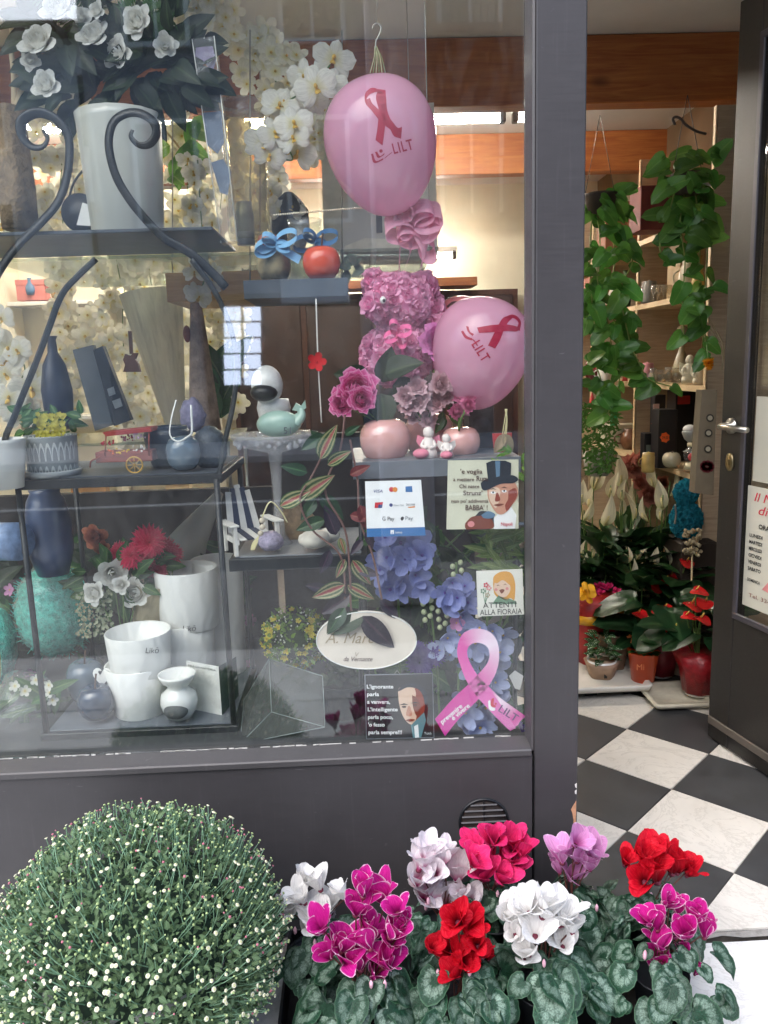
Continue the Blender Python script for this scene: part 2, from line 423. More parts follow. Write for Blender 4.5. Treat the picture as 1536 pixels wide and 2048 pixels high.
# ---- shop floor of black and white tiles set on the diagonal
def stone(name, c, v=.12, sc=9, vein=None):
    if name in MATS: return MATS[name]
    t = NT(name); c = srgb(c)
    oi = t.n('ShaderNodeObjectInfo'); tc = t.n('ShaderNodeTexCoord'); ad = t.n('ShaderNodeVectorMath'); ad.operation = 'ADD'
    sc_ = t.n('ShaderNodeVectorMath'); sc_.operation = 'SCALE'; sc_.inputs['Scale'].default_value = 40
    cmb = t.n('ShaderNodeCombineXYZ'); t.l(oi.outputs['Random'], cmb.inputs[0]); t.l(oi.outputs['Random'], cmb.inputs[1]); t.l(cmb.outputs[0], sc_.inputs[0])
    t.l(tc.outputs['Object'], ad.inputs[0]); t.l(sc_.outputs[0], ad.inputs[1])
    n1 = t.noise(sc, 6, .65, ad.outputs[0], .6)
    colr = t.ramp(n1, [(.25, tuple(x*(1-v) for x in c)), (.75, tuple(min(.95, x*(1+v)) for x in c))])
    st = t.ramp(t.noise(38, 3, .6, ad.outputs[0]), [(.66, (0, 0, 0)), (.74, (1, 1, 1))])
    colr = t.mix(t.math('MULTIPLY', st, .35), colr, tuple(x*.55 for x in c))
    if vein:
        vn = t.ramp(t.noise(5, 8, .7, ad.outputs[0], 2.5), [(.47, (0, 0, 0)), (.5, (1, 1, 1)), (.53, (0, 0, 0))])
        colr = t.mix(t.math('MULTIPLY', vn, .35), colr, srgb(vein))
    t.l(colr, t.b.inputs['Base Color'])
    rr = t.n('ShaderNodeMapRange'); rr.inputs[3].default_value = .28; rr.inputs[4].default_value = .6
    t.l(n1, rr.inputs[0]); t.l(rr.outputs[0], t.b.inputs['Roughness']); t.bump(n1, .08, .002)
    MATS[name] = t.m; return t.m
m_tw = stone('white_tile', 'D2CEC6', .10, 6, '9A958C'); m_tb = stone('black_tile', '3A3B3D', .3, 12)
m_grout = mat('tile_grout', '6E6860', .9, .2, 60)
m_marble = stone('white_marble', 'E6E6E4', .05, 5, 'A8A6A2'); m_conc = mat('joint_mortar', '8E8C88', .95, .3, 40, .6)
m_pave = stone('pavement_stone', 'CFCDC8', .1, 6); m_asph = mat('asphalt', '3C3C3E', .9, .25, 60, .4)

fl = MB().box((.0, 2.35, -.06), (4.0, 4.81, .11)).build('shop_floor', m_grout); tag(fl, kind='structure')
def clip(poly, ax, lim, keep):
    out = []
    for i, a in enumerate(poly):
        b = poly[(i+1) % len(poly)]; ia = (a[ax]-lim)*keep >= 0; ib = (b[ax]-lim)*keep >= 0
        if ia: out.append(a)
        if ia != ib:
            k = (lim-a[ax])/(b[ax]-a[ax]); out.append(tuple(a[q]+(b[q]-a[q])*k for q in (0, 1)))
    return out
H = .2128
_tm = {}
for c_, m_ in (('w', m_tw), ('b', m_tb)):
    g = .0016; h = H-g*1.4; b = .0015
    mb = MB(); mb.prism([(h, 0), (0, h), (-h, 0), (0, -h)], lambda a, b_, t: (a, b_, t), -.006, -.0012)
    mb.prism([(h-b, 0), (0, h-b), (-h+b, 0), (0, -h+b)], lambda a, b_, t: (a, b_, t), -.0012, 0)
    _tm[c_] = mb.mesh('tile', m_)
for i in range(-14, 15):
    for j in range(-16, 6):
        cx, cy = .9445+H*(i-j), .789-H*(i+j)
        if cx < -.1 or cx > 1.9 or cy < -.25 or cy > 3.6: continue
        c_ = 'w' if (i+j) % 2 == 0 else 'b'
        # checker: neighbours across an edge differ
        c_ = 'w' if i % 2 == j % 2 else 'b'
        if cy-H < -.055:
            p = clip([(cx+H-.002, cy), (cx, cy+H-.002), (cx-H+.002, cy), (cx, cy-H+.002)], 1, -.055, 1)
            if len(p) < 3: continue
            mb = MB(); mb.prism(p, lambda a, b_, t: (a, b_, t), -.006, 0); mb.build('tile', m_tw if c_ == 'w' else m_tb, fl)
        else: put('tile', _tm[c_], Matrix.Translation((cx, cy, 0)), fl)
# ---- doorstep, pavement, road
ds = MB()
ds.grid(60, 3, lambda u, v: (-.4+2.8*u, -.0575-.020*v-(.0035*sin(u*97)+.003*sin(u*211+1))*(v > .9), -.003-.0015*sin(u*61+v*5)))
ds = ds.build('doorstep', m_conc); tag(ds, kind='structure')
pv = MB().box((0, -1.82, -.16), (60, 3.48, .28)).build('pavement', m_conc); tag(pv, kind='structure')
for k, (x0, x1) in enumerate([(-3.2, -2.0), (-2.0, -.8), (-.8, .42), (.42, 1.62), (1.62, 2.8)]):
    for (y0, y1) in ((-.68, -.078), (-1.3, -.685), (-1.95, -1.305)):
        MB().box(((x0+x1)/2, (y0+y1)/2, -.016), (x1-x0-.004, y1-y0-.004, .008), bev=.002).build('slab', m_marble if y1 > -.1 else m_pave, pv)
rd = MB().box((0, -7.1, -.2), (80, 7.06, .2)).build('road', m_asph); tag(rd, kind='structure')
MB().box((0, -6.9, -.0985), (60, .12, .004)).build('line_marking', mat('road_paint', 'CFCFCB', .8), rd)
p2 = MB().box((0, -12.0, -.1), (80, 2.7, .2)).build('pavement', m_pave); tag(p2, kind='structure')
gr = MB().box((0, -60, -.36), (300, 320, .1)).build('ground', m_asph); tag(gr, kind='structure')

# ---- room shell
def wallbox(name, c, d, m): return tag(MB().box(c, d).build(name, m), kind='structure')
wallbox('ceiling', (0, 2.4, 2.76), (4.2, 5.0, .12), m_ceil)
wallbox('wall_back', (-.1, 4.9, 1.35), (4.2, .1, 2.7), m_cream)
wallbox('wall_left', (-2.05, 2.4, 1.35), (.1, 4.9, 2.7), m_cream)
wallbox('wall_right', (1.99, 2.4, 1.35), (.1, 4.9, 2.7), mat('brown_wall', '6A553E', .85, .1, 6))
# facade masonry round the shop front (above and beside, just outside the picture)
fc = MB(); fc.box((-2.95, .12, 2.6), (1.7, .3, 5.4)); fc.box((2.7, .12, 2.6), (2.4, .3, 5.4)); fc.box((-.3, .12, 4.0), (3.6, .3, 2.6))
fc.build('wall_front', mat('ochre_render', 'B9AE9C', .9, .08, 4, .3)); tag(bpy.data.objects['wall_front'], kind='structure')

# ---- shop front: base panel, post, sill, glass
sf = thing('shop_window', 'grey-painted wooden shop window front with a large glass pane', 'shop window', (-.8, 0, 0))
MB().box((-.861, .035, .2195), (2.474, .07, .447), bev=.001).build('base_panel', m_paint, sf)
po = MB().box((.4315, .04, 1.343), (.103, .08, 2.714), bev=.003).build('post', m_paint, sf)
MB().box((.376, .046, 1.6), (.006, .07, 2.2)).build('side_bead', m_trim, sf)
# bevelled moulding that frames the pane: a slope from the front face to the glass
b = MB(); b.add([(.3785, .001, .452), (.3785, .001, 2.7), (.3685, .048, .466), (.3685, .048, 2.7), (.3735, .003, .452), (.3735, .003, 2.7)], [(0, 1, 5, 4), (4, 5, 3, 2)], smooth=False)
b.build('glazing_bead', m_trim, sf)
s_ = MB(); yz = [(-.006, .4435), (-.006, .4555), (-.003, .4585), (.047, .4665), (.066, .4675), (.066, .4435)]
s_.add([(x, y, z) for x in (-2.1, .3725) for y, z in yz], [(0, 1, 7, 6), (1, 2, 8, 7), (2, 3, 9, 8), (3, 4, 10, 9), (4, 5, 11, 10), (5, 0, 6, 11), (0, 5, 4, 3, 2, 1), (6, 7, 8, 9, 10, 11)], smooth=False)
s_.build('sill', m_trim, sf)
MB().box((-.863, .0525, 1.585), (2.464, .005, 2.236)).build('glass_pane', m_glass, sf)
MB().box((-.86, .04, 2.74), (2.48, .08, .07)).build('head_rail', m_paint, sf)
# old glazing putty and paint crumbs along the foot of the glass
pt = MB()
for k in range(70):
    x = rnd(-.9, .36); w = rnd(.004, .03); pt.box((x, .0485, .4672+rnd(0, .0012)), (w, .0015, rnd(.0012, .003)))
pt.build('putty_line', mat('old_putty', 'C8C6C0', .9, .2, 60), sf, 'stuff')
# chipped paint on the edge of the post
ch = MB(); fnp = lambda a, b_, t: (PY(a, b_, 0).x, t, PY(a, b_, 0).z)
for poly in ([(1152.3, 1601), (1149, 1607), (1145, 1613), (1142, 1619), (1145, 1627), (1147, 1640), (1146.5, 1652), (1151, 1655)],):
    ch.prism(poly, fnp, -.0012, .0005)
ch.build('paint_chip', mat('bare_wood', 'B98A6A', .8, .2, 60), sf)
ch = MB()
for poly in ([(1153.4, 1566), (1149.5, 1569), (1150.5, 1574), (1153.3, 1576)], [(1153, 1579), (1149.5, 1582), (1150, 1587), (1152.8, 1588)]): ch.prism(poly, fnp, -.0012, .0005)
ch.build('paint_chip', mat('white_primer', 'D6D3CE', .8), sf)
MB().box((.3795, -.0006, .22), (.0014, .0012, .44)).build('seam', m_black, sf)

# ---- round vent in the base panel
vc = PY(967, 1642, 0)
vt = thing('vent_grille', 'small round louvred vent in the grey base panel behind the pink cyclamen', 'vent', (vc.x, 0, vc.z))
R = .0565
MB().tube([(vc.x+R*cos(a), -.002, vc.z+R*sin(a)) for a in [2*pi*k/40 for k in range(41)]], .0035, 6).build('rim', m_black, vt)
q = MB(); q.lathe([(0, 0), (R, 0), (R, .001)], 32, M=Matrix.Translation((vc.x, -.0005, vc.z)) @ Matrix.Rotation(pi/2, 4, 'X')); q.build('backing', m_dark, vt)
for k in range(-3, 4):
    z = k*.0145; w = 2*sqrt(max(0, (R-.003)**2-z*z))
    if w < .02: continue
    MB().box((0, 0, 0), (w, .009, .0035), M=Matrix.Translation((vc.x, -.0045, vc.z+z)) @ Matrix.Rotation(radians(-35), 4, 'X')).build('louvre', m_trim, vt)
MB().box((vc.x, -.006, vc.z), (.0025, .003, 2*R-.006)).build('stay_bar', m_black, vt)

# ---- open shop door at the right, swung inward
HN, FR = Vector((1.392, .03, 0)), Vector((1.203, .905, 0))
du = (FR-HN).normalized(); dn = Vector((du.y, -du.x, 0)); dn = -dn if dn.x > 0 else dn   # dn: the outer face, looking to the doorway
DW = (FR-HN).length
MD = Matrix(((du.x, dn.x, 0, HN.x), (du.y, dn.y, 0, HN.y), (0, 0, 1, 0), (0, 0, 0, 1)))   # local x: hinge->free, y: outwards, z up
dr = thing('shop_door', 'dark grey glazed shop door standing open into the shop', 'door', HN)
ST = .105
for nm, c, d in (('stile', (DW-ST/2, -.022, 1.2), (ST, .044, 2.385)), ('stile', (ST/2, -.022, 1.2), (ST, .044, 2.385)),
                 ('top_rail', (DW/2, -.022, 2.33), (DW-2*ST-.002, .043, .12)), ('bottom_rail', (DW/2, -.022, .245), (DW-2*ST-.002, .043, .47))):
    MB().box(c, d, M=MD, bev=.002).build(nm, m_door, dr)
gb = MB(); x0, x1, z0, z1 = ST, DW-ST, .48, 2.27; w = .022
for c, d in (((x0+w/2, .004, (z0+z1)/2), (w, .008, z1-z0)), ((x1-w/2, .004, (z0+z1)/2), (w, .008, z1-z0)), (((x0+x1)/2, .0045, z0+w/2), (x1-x0, .009, w)), (((x0+x1)/2, .0045, z1-w/2), (x1-x0, .009, w))):
    gb.box(c, d, M=MD, bev=.003)
gb.build('glazing_bead', m_doorbead, dr)
MB().box(((x0+x1)/2, -.02, (z0+z1)/2), (x1-x0-.004, .005, z1-z0-.004), M=MD).build('glass_pane', m_glass, dr)
MB().box((DW/2, .003, .075), (DW-.01, .008, .028), M=MD, bev=.002).build('drip_strip', mat('drip_strip', '57504A', .5), dr)
hz = 1.115
hd = MB(); hd.lathe([(.026, 0), (.026, .008), (.012, .011), (.011, .045)], 20, M=MD @ Matrix.Translation((DW-.055, .0005, hz)) @ Matrix.Rotation(-pi/2, 4, 'X'))
hd.tube([tuple(MD @ Vector(v)) for v in ((DW-.055, .035, hz), (DW-.055, .047, hz), (DW-.066, .051, hz), (DW-.19, .051, hz-.002))], .0095, 10)
hd.build('handle', m_steel, dr)
lk = MB(); lk.lathe([(.024, 0), (.024, .006), (.018, .008)], 20, M=MD @ Matrix.Translation((DW-.055, .0005, hz-.118)) @ Matrix.Rotation(-pi/2, 4, 'X') @ Matrix.Diagonal((.8, 1.25, 1, 1)))
lk.box((DW-.055, .011, hz-.118), (.012, .006, .02), M=MD); lk.build('lock_plate', mat('brass_steel', '9A8C6C', .35, .2, 40, metal=1), dr)

# ---- ceiling beams and strip lamps
def beam(lab, y, z0, h, dpt): return tag(MB().box((0, y, z0+h/2), (3.98, dpt, h), bev=.004).build('ceiling_beam', m_beam), lab, 'beam', 'wooden ceiling beams')
beam('thick brown wooden ceiling beam nearest the shop window', 2.01, 2.425, .272, .1)
beam('lower wooden ceiling beam farther in, lit orange by the strip lamps', 3.47, 2.465, .232, .1)
m_tube = mat('lit_tube', 'FFF6E8', .5, 0, emit=1); MATS['lit_tube'].node_tree.nodes['Principled BSDF'].inputs['Emission Strength'].default_value = 74
m_tubeend = mat('tube_cap', '3A3630', .5)
def striplamp(lab, x0, x1, y, z, strength_mat, th=.016):
    t = thing('strip_lamp', lab, 'lamp', ((x0+x1)/2, y, z), 'fluorescent strip lamps')
    MB().box(((x0+x1)/2, y, z+.045), (x1-x0+.06, .05, .04), bev=.004).build('housing', m_white, t)
    MB().tube([(x0, y, z), (x1, y, z)], th, 10).build('tube', strength_mat, t)
    for x in (x0-.012, x1+.012): MB().box((x, y, z+.012), (.03, .05, .062), bev=.004).build('end_cap', m_tubeend, t)
def LX(px, py, Y): return PY(px, py, Y)
_z = LX(930, 240, 2.62).z
striplamp('lit white strip lamp right of the hanging pink balloon', .03, LX(1000, 240, 2.62).x, 2.62, _z, m_tube)
striplamp('short end of a lit strip lamp beside the window post', LX(1035, 238, 2.62).x, .95, 2.62, _z, m_tube)
striplamp('lit strip lamp shining behind the white orchid spray', -1.05, LX(548, 245, 2.62).x, 2.62, _z, m_tube)
striplamp('lit strip lamp seen through the leaves at the far left', -1.85, -1.15, 2.62, _z, m_tube)
a = PY(612, 521, 4.4); b = PY(905, 521, 4.4)
striplamp('thin lit lamp under the long shelf at the back of the shop', a.x, b.x, 4.4, a.z, m_tube, .012)

# ---- hook on the ceiling and the roof of the doorway
hk = MB(); hp = [PY(x, y, 1.2) for x, y in ((1412, 268), (1392, 262), (1372, 250), (1362, 238), (1352, 234), (1346, 238), (1350, 250))]
hk.tube(smooth_path(hp, 5), .0045, 7); tag(hk.build('ceiling_hook', mat('dark_rust', '2B2018', .6)), 'dark iron plant hook under the ceiling inside the doorway', 'hook')

# ---- window display floor
dp = MB().box((-.82, .48, .228), (2.38, .8, .456), bev=.004).build('display_platform', mat('platform_grey', '3E4042', .6, .2, 10))
tag(dp, 'low dark platform inside the shop window that carries the display', 'platform')

# ================================================================== THE STREET behind the camera (seen in the glass)
m_bred = mat('red_render', '6E3B30', .9, .15, 3); m_bpale = mat('pale_render', 'E6E6E8', .9, .08, 2); m_bgrey = mat('grey_render', '8E929C', .9, .1, 2)
m_win = mat('dark_window', '1C2228', .12, .1, 5, spec=.6); m_rail = mat('railing_iron', '23211F', .5)
def townhouse(lab, x0, x1, h, wallm, floors, cols, balc, y=-13.5):
    t = thing('town_house', lab, 'house', ((x0+x1)/2, y, 0), 'houses across the street')
    MB().box(((x0+x1)/2, y-1.5, h/2), (x1-x0, 3, h)).build('wall', wallm, t)
    MB().box(((x0+x1)/2, y-1.2, h+.12), (x1-x0+.5, 3.4, .24)).build('roof', mat('roof_tile', '7A4A3A', .9, .2, 6), t)
    cw = (x1-x0)/cols
    for fl_ in range(floors):
        z = 3.9+fl_*3.0
        for c in range(cols):
            x = x0+cw*(c+.5)
            wn = MB().box((x, y+.01, z+.9), (1.0, .08, 1.7)).build('window', m_win, t)
            fr = MB()
            for cc, dd in (((x, y+.06, z+1.78), (1.16, .06, .08)), ((x, y+.06, z+.02), (1.16, .1, .08)), ((x-.54, y+.06, z+.9), (.08, .06, 1.66)), ((x+.54, y+.06, z+.9), (.08, .06, 1.66)), ((x, y+.055, z+.9), (.05, .03, 1.66))): fr.box(cc, dd)
            fr.build('frame', m_white, wn)
            if balc:
                bl = MB().box((x, y+.45, z-.12), (cw*.8, .9, .14)).build('balcony', wallm, t)
                rl = MB(); n = int(cw*.8/.12)
                for k in range(n+1): rl.box((x-cw*.4+cw*.8*k/n, y+.86, z+.4), (.018, .018, .9))
                rl.box((x, y+.86, z+.86), (cw*.8, .03, .03)); rl.build('railing', m_rail, bl)
    return t
h1 = townhouse('dark red town house with iron balconies mirrored in the window', .9, 14, 9.0, m_bred, 2, 5, True)
h2 = townhouse('pale town house mirrored at the left of the window', -40, -4.7, 9.5, m_bpale, 2, 12, False, -20)
h3 = townhouse('grey town house with a shop on the ground floor mirrored in the middle', -4.6, .8, 8.6, m_bgrey, 2, 2, False)
# ground floor shop of the middle house: dark front, lit grid of cards, pale sign board
def MV(x, y, Yr): return PY(x, y, .1-Yr)              # virtual depth of something at street depth Yr as mirrored by the pane
def mbox(x0, y0, x1, y1, Yr, dep):
    a, b_ = MV(x0, y0, Yr), MV(x1, y1, Yr); return ((a.x+b_.x)/2, Yr-dep/2, (a.z+b_.z)/2), (abs(b_.x-a.x), dep, abs(a.z-b_.z))
MB().box(*mbox(400, 590, 735, 1035, -13.44, .05)).build('shop_front', m_win, h3)
MB().box(*mbox(560, 553, 700, 603, -13.3, .12)).build('sign_board', mat('sign_white', 'D5D9DE', .6), h3)
m_card = mat('lit_card', 'DDE8FF', .6, .15, 3, emit=2.5)
for i in range(2):
    for j in range(5):
        c, d = mbox(447+i*40, 614+j*32, 447+i*40+35, 614+j*32+27, -13.36, .02)
        MB().box(c, d).build('card', m_card, h3)
# arcade pillar beside the photographer
pl_ = thing('arcade_pillar', 'pale square pillar at the kerb mirrored as a light strip', 'pillar', (.26, -2.7, 0))
MB().box((.26, -2.72, 1.7), (.30, .30, 3.4), bev=.02).build('shaft', mat('pillar_plaster', 'C6C6D2', .8, .06, 5), pl_)
MB().box((.26, -2.72, .12), (.36, .36, .26), bev=.02).build('plinth', m_pave, pl_)

# ================================================================== SHARED SHAPES
def frame(loc, fwd, up=(0, 0, 1), sc=1.0):
    """local +Y along fwd, local +Z near up"""
    y = Vector(fwd).normalized(); z = Vector(up); z = z-y*z.dot(y)
    z = z.normalized() if z.length > 1e-6 else y.orthogonal().normalized()
    x = y.cross(z); s = (sc, sc, sc) if not isinstance(sc, (tuple, list)) else sc
    return Matrix(((x.x*s[0], y.x*s[1], z.x*s[2], loc[0]), (x.y*s[0], y.y*s[1], z.y*s[2], loc[1]), (x.z*s[0], y.z*s[1], z.z*s[2], loc[2]), (0, 0, 0, 1)))
def leaf_mb(W=.4, kind='ovate', fold=.18, droop=.3, nu=4, nv=7, wave=0.0):
    m = MB()
    def fn(u, v):
        if kind == 'ovate': w = (sin(pi*min(1, v**.72)))**.85
        elif kind == 'lance': w = sin(pi*v)**.9
        elif kind == 'blade': w = min(1, v*6)**.6*(1-v**3)
        elif kind == 'spoon': w = sin(pi*min(1, v**1.6))**.8
        else: w = (1-v)**.55*min(1, (v+.06)*9)**.5*(1+.15*(v < .3))
        a = (2*u-1); x = a*w*W/2
        y = v - (.10*abs(a)*(1-v)**6 if kind == 'heart' else 0)
        z = abs(a)*w*W/2*fold*2-droop*v*v+wave*sin(v*14+a*2)*w*a
        return (x, y, z)
    return m.grid(nu, nv, fn)
_LM = {}
def leaf_mesh(material, W=.4, kind='ovate', fold=.18, droop=.3, nu=4, nv=7, wave=0.0, name='leaf'):
    k = (material.name, W, kind, fold, droop, nu, nv, wave, name)
    if k not in _LM: _LM[k] = leaf_mb(W, kind, fold, droop, nu, nv, wave).mesh(name, material)
    return _LM[k]
def cupped(m, a, r0, r1, h0, h1, w, nu=4, nv=4, mat=0, curl=.0, tip=.25, ruf=0, seed=0, inc=0.0):
    """one petal standing on a ring"""
    def fn(u, v):
        t = 2*u-1; ang = a+t*w*(.35+.65*sin(pi*min(1, .15+v*.7)))
        vv = v*(1-tip*t*t)
        r = r0+(r1-r0)*(vv**1.4 if inc <= 0 else sin(vv*pi*.5*(1+inc)))+curl*vv**4+ruf*vv*sin(t*7+seed)*.5
        z = h0+(h1-h0)*vv-curl*1.1*max(0, vv-.7)**1.2*2+ruf*vv*cos(t*8+seed*2)*.4
        return (r*cos(ang), r*sin(ang), z)
    m.grid(nu, nv, fn, mat)
def rose_mb(n=22, ruf=0.0, openness=1.0):
    m = MB(); rr = random.Random(3)
    for k in range(n):
        t = k/(n-1); a = k*2.399
        r1 = (.16+.82*t**1.1)*openness*rr.uniform(.93, 1.05); h = .66-.34*t**1.4+rr.uniform(-.03, .03)
        cupped(m, a, .05+.25*t, r1, -.18*t-.1, h, .75+.75*(1-t)**.5, 5, 4, 0, curl=.24*t*t, ruf=(ruf+.05)*t, seed=rr.random()*6, inc=max(0, .75-1.1*t))
    return m
def dahlia_mb(rings=7, n0=5, dn=3, point=1.0, wid=.3):
    m = MB(); rr = random.Random(5)
    for k in range(rings):
        t = k/(rings-1); n = n0+dn*k; el = radians(84-92*t)
        L = .32+.68*t**.7
        for i in range(n):
            a = 2*pi*(i+.5*(k % 2))/n+rr.uniform(-.06, .06); l = L*rr.uniform(.9, 1.06)
            ca, sa = cos(a), sin(a)
            def fn(u, v):
                w = wid*l*(sin(pi*min(1, .12+.88*v*point)))*.5*(2*u-1)
                r = .05+l*v*cos(el); z = .32*(1-t)+l*v*sin(el)*.8-.15*v*v*t+abs(2*u-1)*.05
                return (r*ca-w*sa, r*sa+w*ca, z)
            m.grid(2, 3, fn)
    return m
def orchid_mb():
    m = MB()
    def pet(ang, L, wid, tilt, mat):
        ca, sa = cos(ang), sin(ang)
        def fn(u, v):
            v = 1-(1-v)**1.3; t = 2*u-1; w = wid*(.2+.8*sin(pi/2*v/.55) if v < .55 else sqrt(max(0, 1-((v-.55)/.45)**2))*.97+.03)*t; r = .04+L*v
            return (r*ca-w*sa, r*sa+w*ca, tilt*v*v-.12*t*t*v+.03)
        m.grid(4, 4, fn, mat)
    for a in (90, 215, 325): pet(radians(a), .95, .30, -.10, 0)
    for a in (12, 168): pet(radians(a), 1.0, .50, .08, 0)
    pet(radians(270), .34, .14, .35, 1)
    m.ball((0, .02, .12), (.09, .12, .12), 8, 6, 1)
    return m
def blossom_mb(n=5, cup=.25, wid=.36):
    m = MB()
    for k in range(n):
        a = 2*pi*k/n; ca, sa = cos(a), sin(a)
        def fn(u, v):
            v = 1-(1-v)**1.4; t = 2*u-1; w = wid*(.25+.75*sin(pi/2*v/.6) if v < .6 else sqrt(max(0, 1-((v-.6)/.4)**2))*.97+.03)*t; r = .06+.94*v
            return (r*ca-w*sa, r*sa+w*ca, cup*v*v+.10*t*t*v+.03*sin(v*6+k))
        m.grid(3, 5, fn, 0)
    m.ball((0, 0, .08), .11, 6, 4, 1)
    return m
_FM = {}
def flower(kind, *mats_):
    k = (kind,)+tuple(x.name for x in mats_)
    if k in _FM: return _FM[k]
    random_state = random.getstate()
    mb = {'rose': lambda: rose_mb(), 'peony': lambda: rose_mb(44, .13, 1.0), 'carnation': lambda: rose_mb(34, .20, .95), 'dahlia': lambda: dahlia_mb(),
          'mum': lambda: dahlia_mb(6, 6, 4, .9, .22), 'foamrose': lambda: rose_mb(14, .02, 1.0), 'orchid': orchid_mb, 'blossom': blossom_mb,
          'bell': lambda: blossom_mb(5, .8, .42), 'minirose': lambda: rose_mb(9, .1, 1.0)}[kind]()
    ms = list(mats_)+[mats_[0]]
    nm = {'orchid': 'orchid_flower', 'foamrose': 'foam_rose', 'minirose': 'rose', 'blossom': 'blossom', 'bell': 'blossom', 'mum': 'flower'}.get(kind, kind)
    _FM[k] = mb.mesh(nm, ms[:2]); random.setstate(random_state); return _FM[k]
def cl(name, lab, cat, **k): return thing(name, lab, cat, **k)
def pxm(x, y, Y): p = PY(x, y, Y); return p, mpp(p)
def lathe_px(cx, Y, prof, n=32, mb=None, mat=0, rib=0, nrib=0, ymid=None):
    """turned shape from measured (half width, height) pairs, bottom to top"""
    mb = mb or MB(); ym = ymid or (prof[0][1]+prof[-1][1])/2
    c, s = pxm(cx, ym, Y)
    mb.lathe([(r*s, PY(cx, y, Y).z) for r, y in prof], n, (c.x, c.y, 0), mat, rib=rib, nrib=nrib); return mb
def ball_px(mb, x, y, rx, ry, Y, mat=0, dep=None, nu=18, nv=12, warp=None):
    c, s = pxm(x, y, Y); mb.ball(tuple(c), (rx*s, (dep or rx)*s, ry*s), nu, nv, mat, warp=warp); return mb
def tube_px(mb, pts, r, n=8, mat=0, k=6, flat=1.0):
    """pts: (x, y, Y)"""
    q = [PY(*p) for p in pts]; q = smooth_path(q, k) if len(q) > 2 and k > 1 else q
    if isinstance(r, (tuple, list)):
        r = [r[0]+(r[1]-r[0])*i/(len(q)-1) for i in range(len(q))]
    mb.tube(q, r, n, mat, flat=flat); return mb
def slab_px(mb, x0, y0, x1, y1, Y0, dep, mat=0, bev=.001):
    a, b_ = PY(x0, y0, Y0), PY(x1, y1, Y0)
    mb.box(((a.x+b_.x)/2, Y0+dep/2, (a.z+b_.z)/2), (abs(b_.x-a.x), dep, abs(a.z-b_.z)), mat, bev=bev); return mb
def prism_px(mb, pts, Y, dep, mat=0):
    mb.prism(pts, lambda a, b_, t: tuple(PY(a, b_, Y)+Vector((0, t, 0))), 0, dep, mat); return mb
def apple(lab, cx, yb, yt, rp, Y, m, group=None, stem_px=30, wid=1.0, name='ceramic_apple'):
    c, s = pxm(cx, (yb+yt)/2, Y); zb, zt = PY(cx, yb, Y).z, PY(cx, yt, Y).z; R_ = rp*s; h = zt-zb
    t = thing(name, lab, 'ornament', (c.x, c.y, zb), group)
    pr = [(0, .03), (.38, 0), (.62, .04), (.86, .2), (.98, .42), (1, .58), (.94, .76), (.78, .92), (.52, 1.0), (.28, .985), (.1, .92), (0, .88)]
    MB().lathe([(r*R_, z*h) for r, z in pr], 36, (c.x, c.y, zb)).build('body', m, t)
    if stem_px: MB().tube(smooth_path([(c.x, c.y, zb+h*.86), (c.x+.002, c.y, zb+h*1.02), (c.x+.006, c.y+.003, zb+h*.95+stem_px*s)], 4), .0028, 6).build('stalk', mat('stalk_brown', '4A3428', .6), t)
    return t
def leaves_at(parent, me, spots, sc=(.03, .05), tilt=.5, name='leaf', upv=None):
    """spots: (loc, dir)"""
    for loc, d in spots:
        s = rnd(*sc); u = upv or Vector((rnd(-tilt, tilt), -1+rnd(-tilt, tilt), rnd(.1, 1)))
        put(name, me, frame(loc, d, u, s), parent)

# ================================================================== PLANTS ON THE PAVEMENT
# ---- chrysanthemum ball
m_mleaf = leafmat('mum_leaf', '5E7E58', '829E74', .55, .2, .2); m_mstem = mat('mum_stem', '7A9E80', .6, .2, 60)
m_budw = petal('bud_white', 'F0EED6', tl=.2); m_budc = mat('bud_centre', 'D2D29A', .7); m_budg = mat('bud_green', '9DB078', .7, .2, 80); m_budp = mat('bud_pink', 'B56E7C', .7, .2, 80)
m_pot = mat('terracotta_dark', '2E3230', .5); m_teal = clearmat('teal_foil', '3FBFA8', 1.6, .35, .15, .5, 25)
cc = PY(283, 1915, -.32); R = .262
ch = thing('chrysanthemum', 'big round potted chrysanthemum full of small white buds', 'plant', (cc.x, cc.y, 0))
MB().lathe([(.085, -.01), (.10, .0), (.125, .17), (.13, .19), (.118, .19), (.11, .15)], 32, (cc.x, cc.y, 0)).build('pot', m_pot, ch)
wr = MB(); wr.lathe([(.11, -.008), (.135, .1), (.16, .2), (.19, .25)], 48, (cc.x, cc.y, 0), rib=.05, nrib=11); wr.build('foil_wrap', m_teal, ch)
def mumdir():
    while True:
        v = Vector((rnd(-1, 1), rnd(-1, 1), rnd(-.55, 1)))
        if .2 < v.length < 1 and (v.y < .45): return v.normalized()
def mumpt(v, k=1.0):
    k = k*(1+.022*sin(v.x*6+1)*sin(v.z*5+v.y*4)+.014*sin(v.x*13+v.z*11)); return Vector((cc.x+v.x*R*1.06*k, cc.y+v.y*R*k, .243+v.z*R*(1.0 if v.z > 0 else .8)*k))
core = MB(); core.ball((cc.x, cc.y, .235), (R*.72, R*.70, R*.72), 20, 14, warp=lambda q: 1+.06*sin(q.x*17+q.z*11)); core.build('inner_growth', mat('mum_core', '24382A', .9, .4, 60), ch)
fo = MB(); lm = leaf_mb(.55, 'ovate', .15, .35, 2, 3)
for k in range(10500):
    v = mumdir(); q = mumpt(v, rnd(.74, .985)); d = (v+Vector((rnd(-.9, .9), rnd(-.9, .9), rnd(-.7, .9)))).normalized()
    fo.merge(lm, frame(q, d, v+Vector((rnd(-.5, .5), rnd(-.5, .5), .3)), rnd(.008, .018)))
fo.build('foliage', m_mleaf, ch, 'stuff')
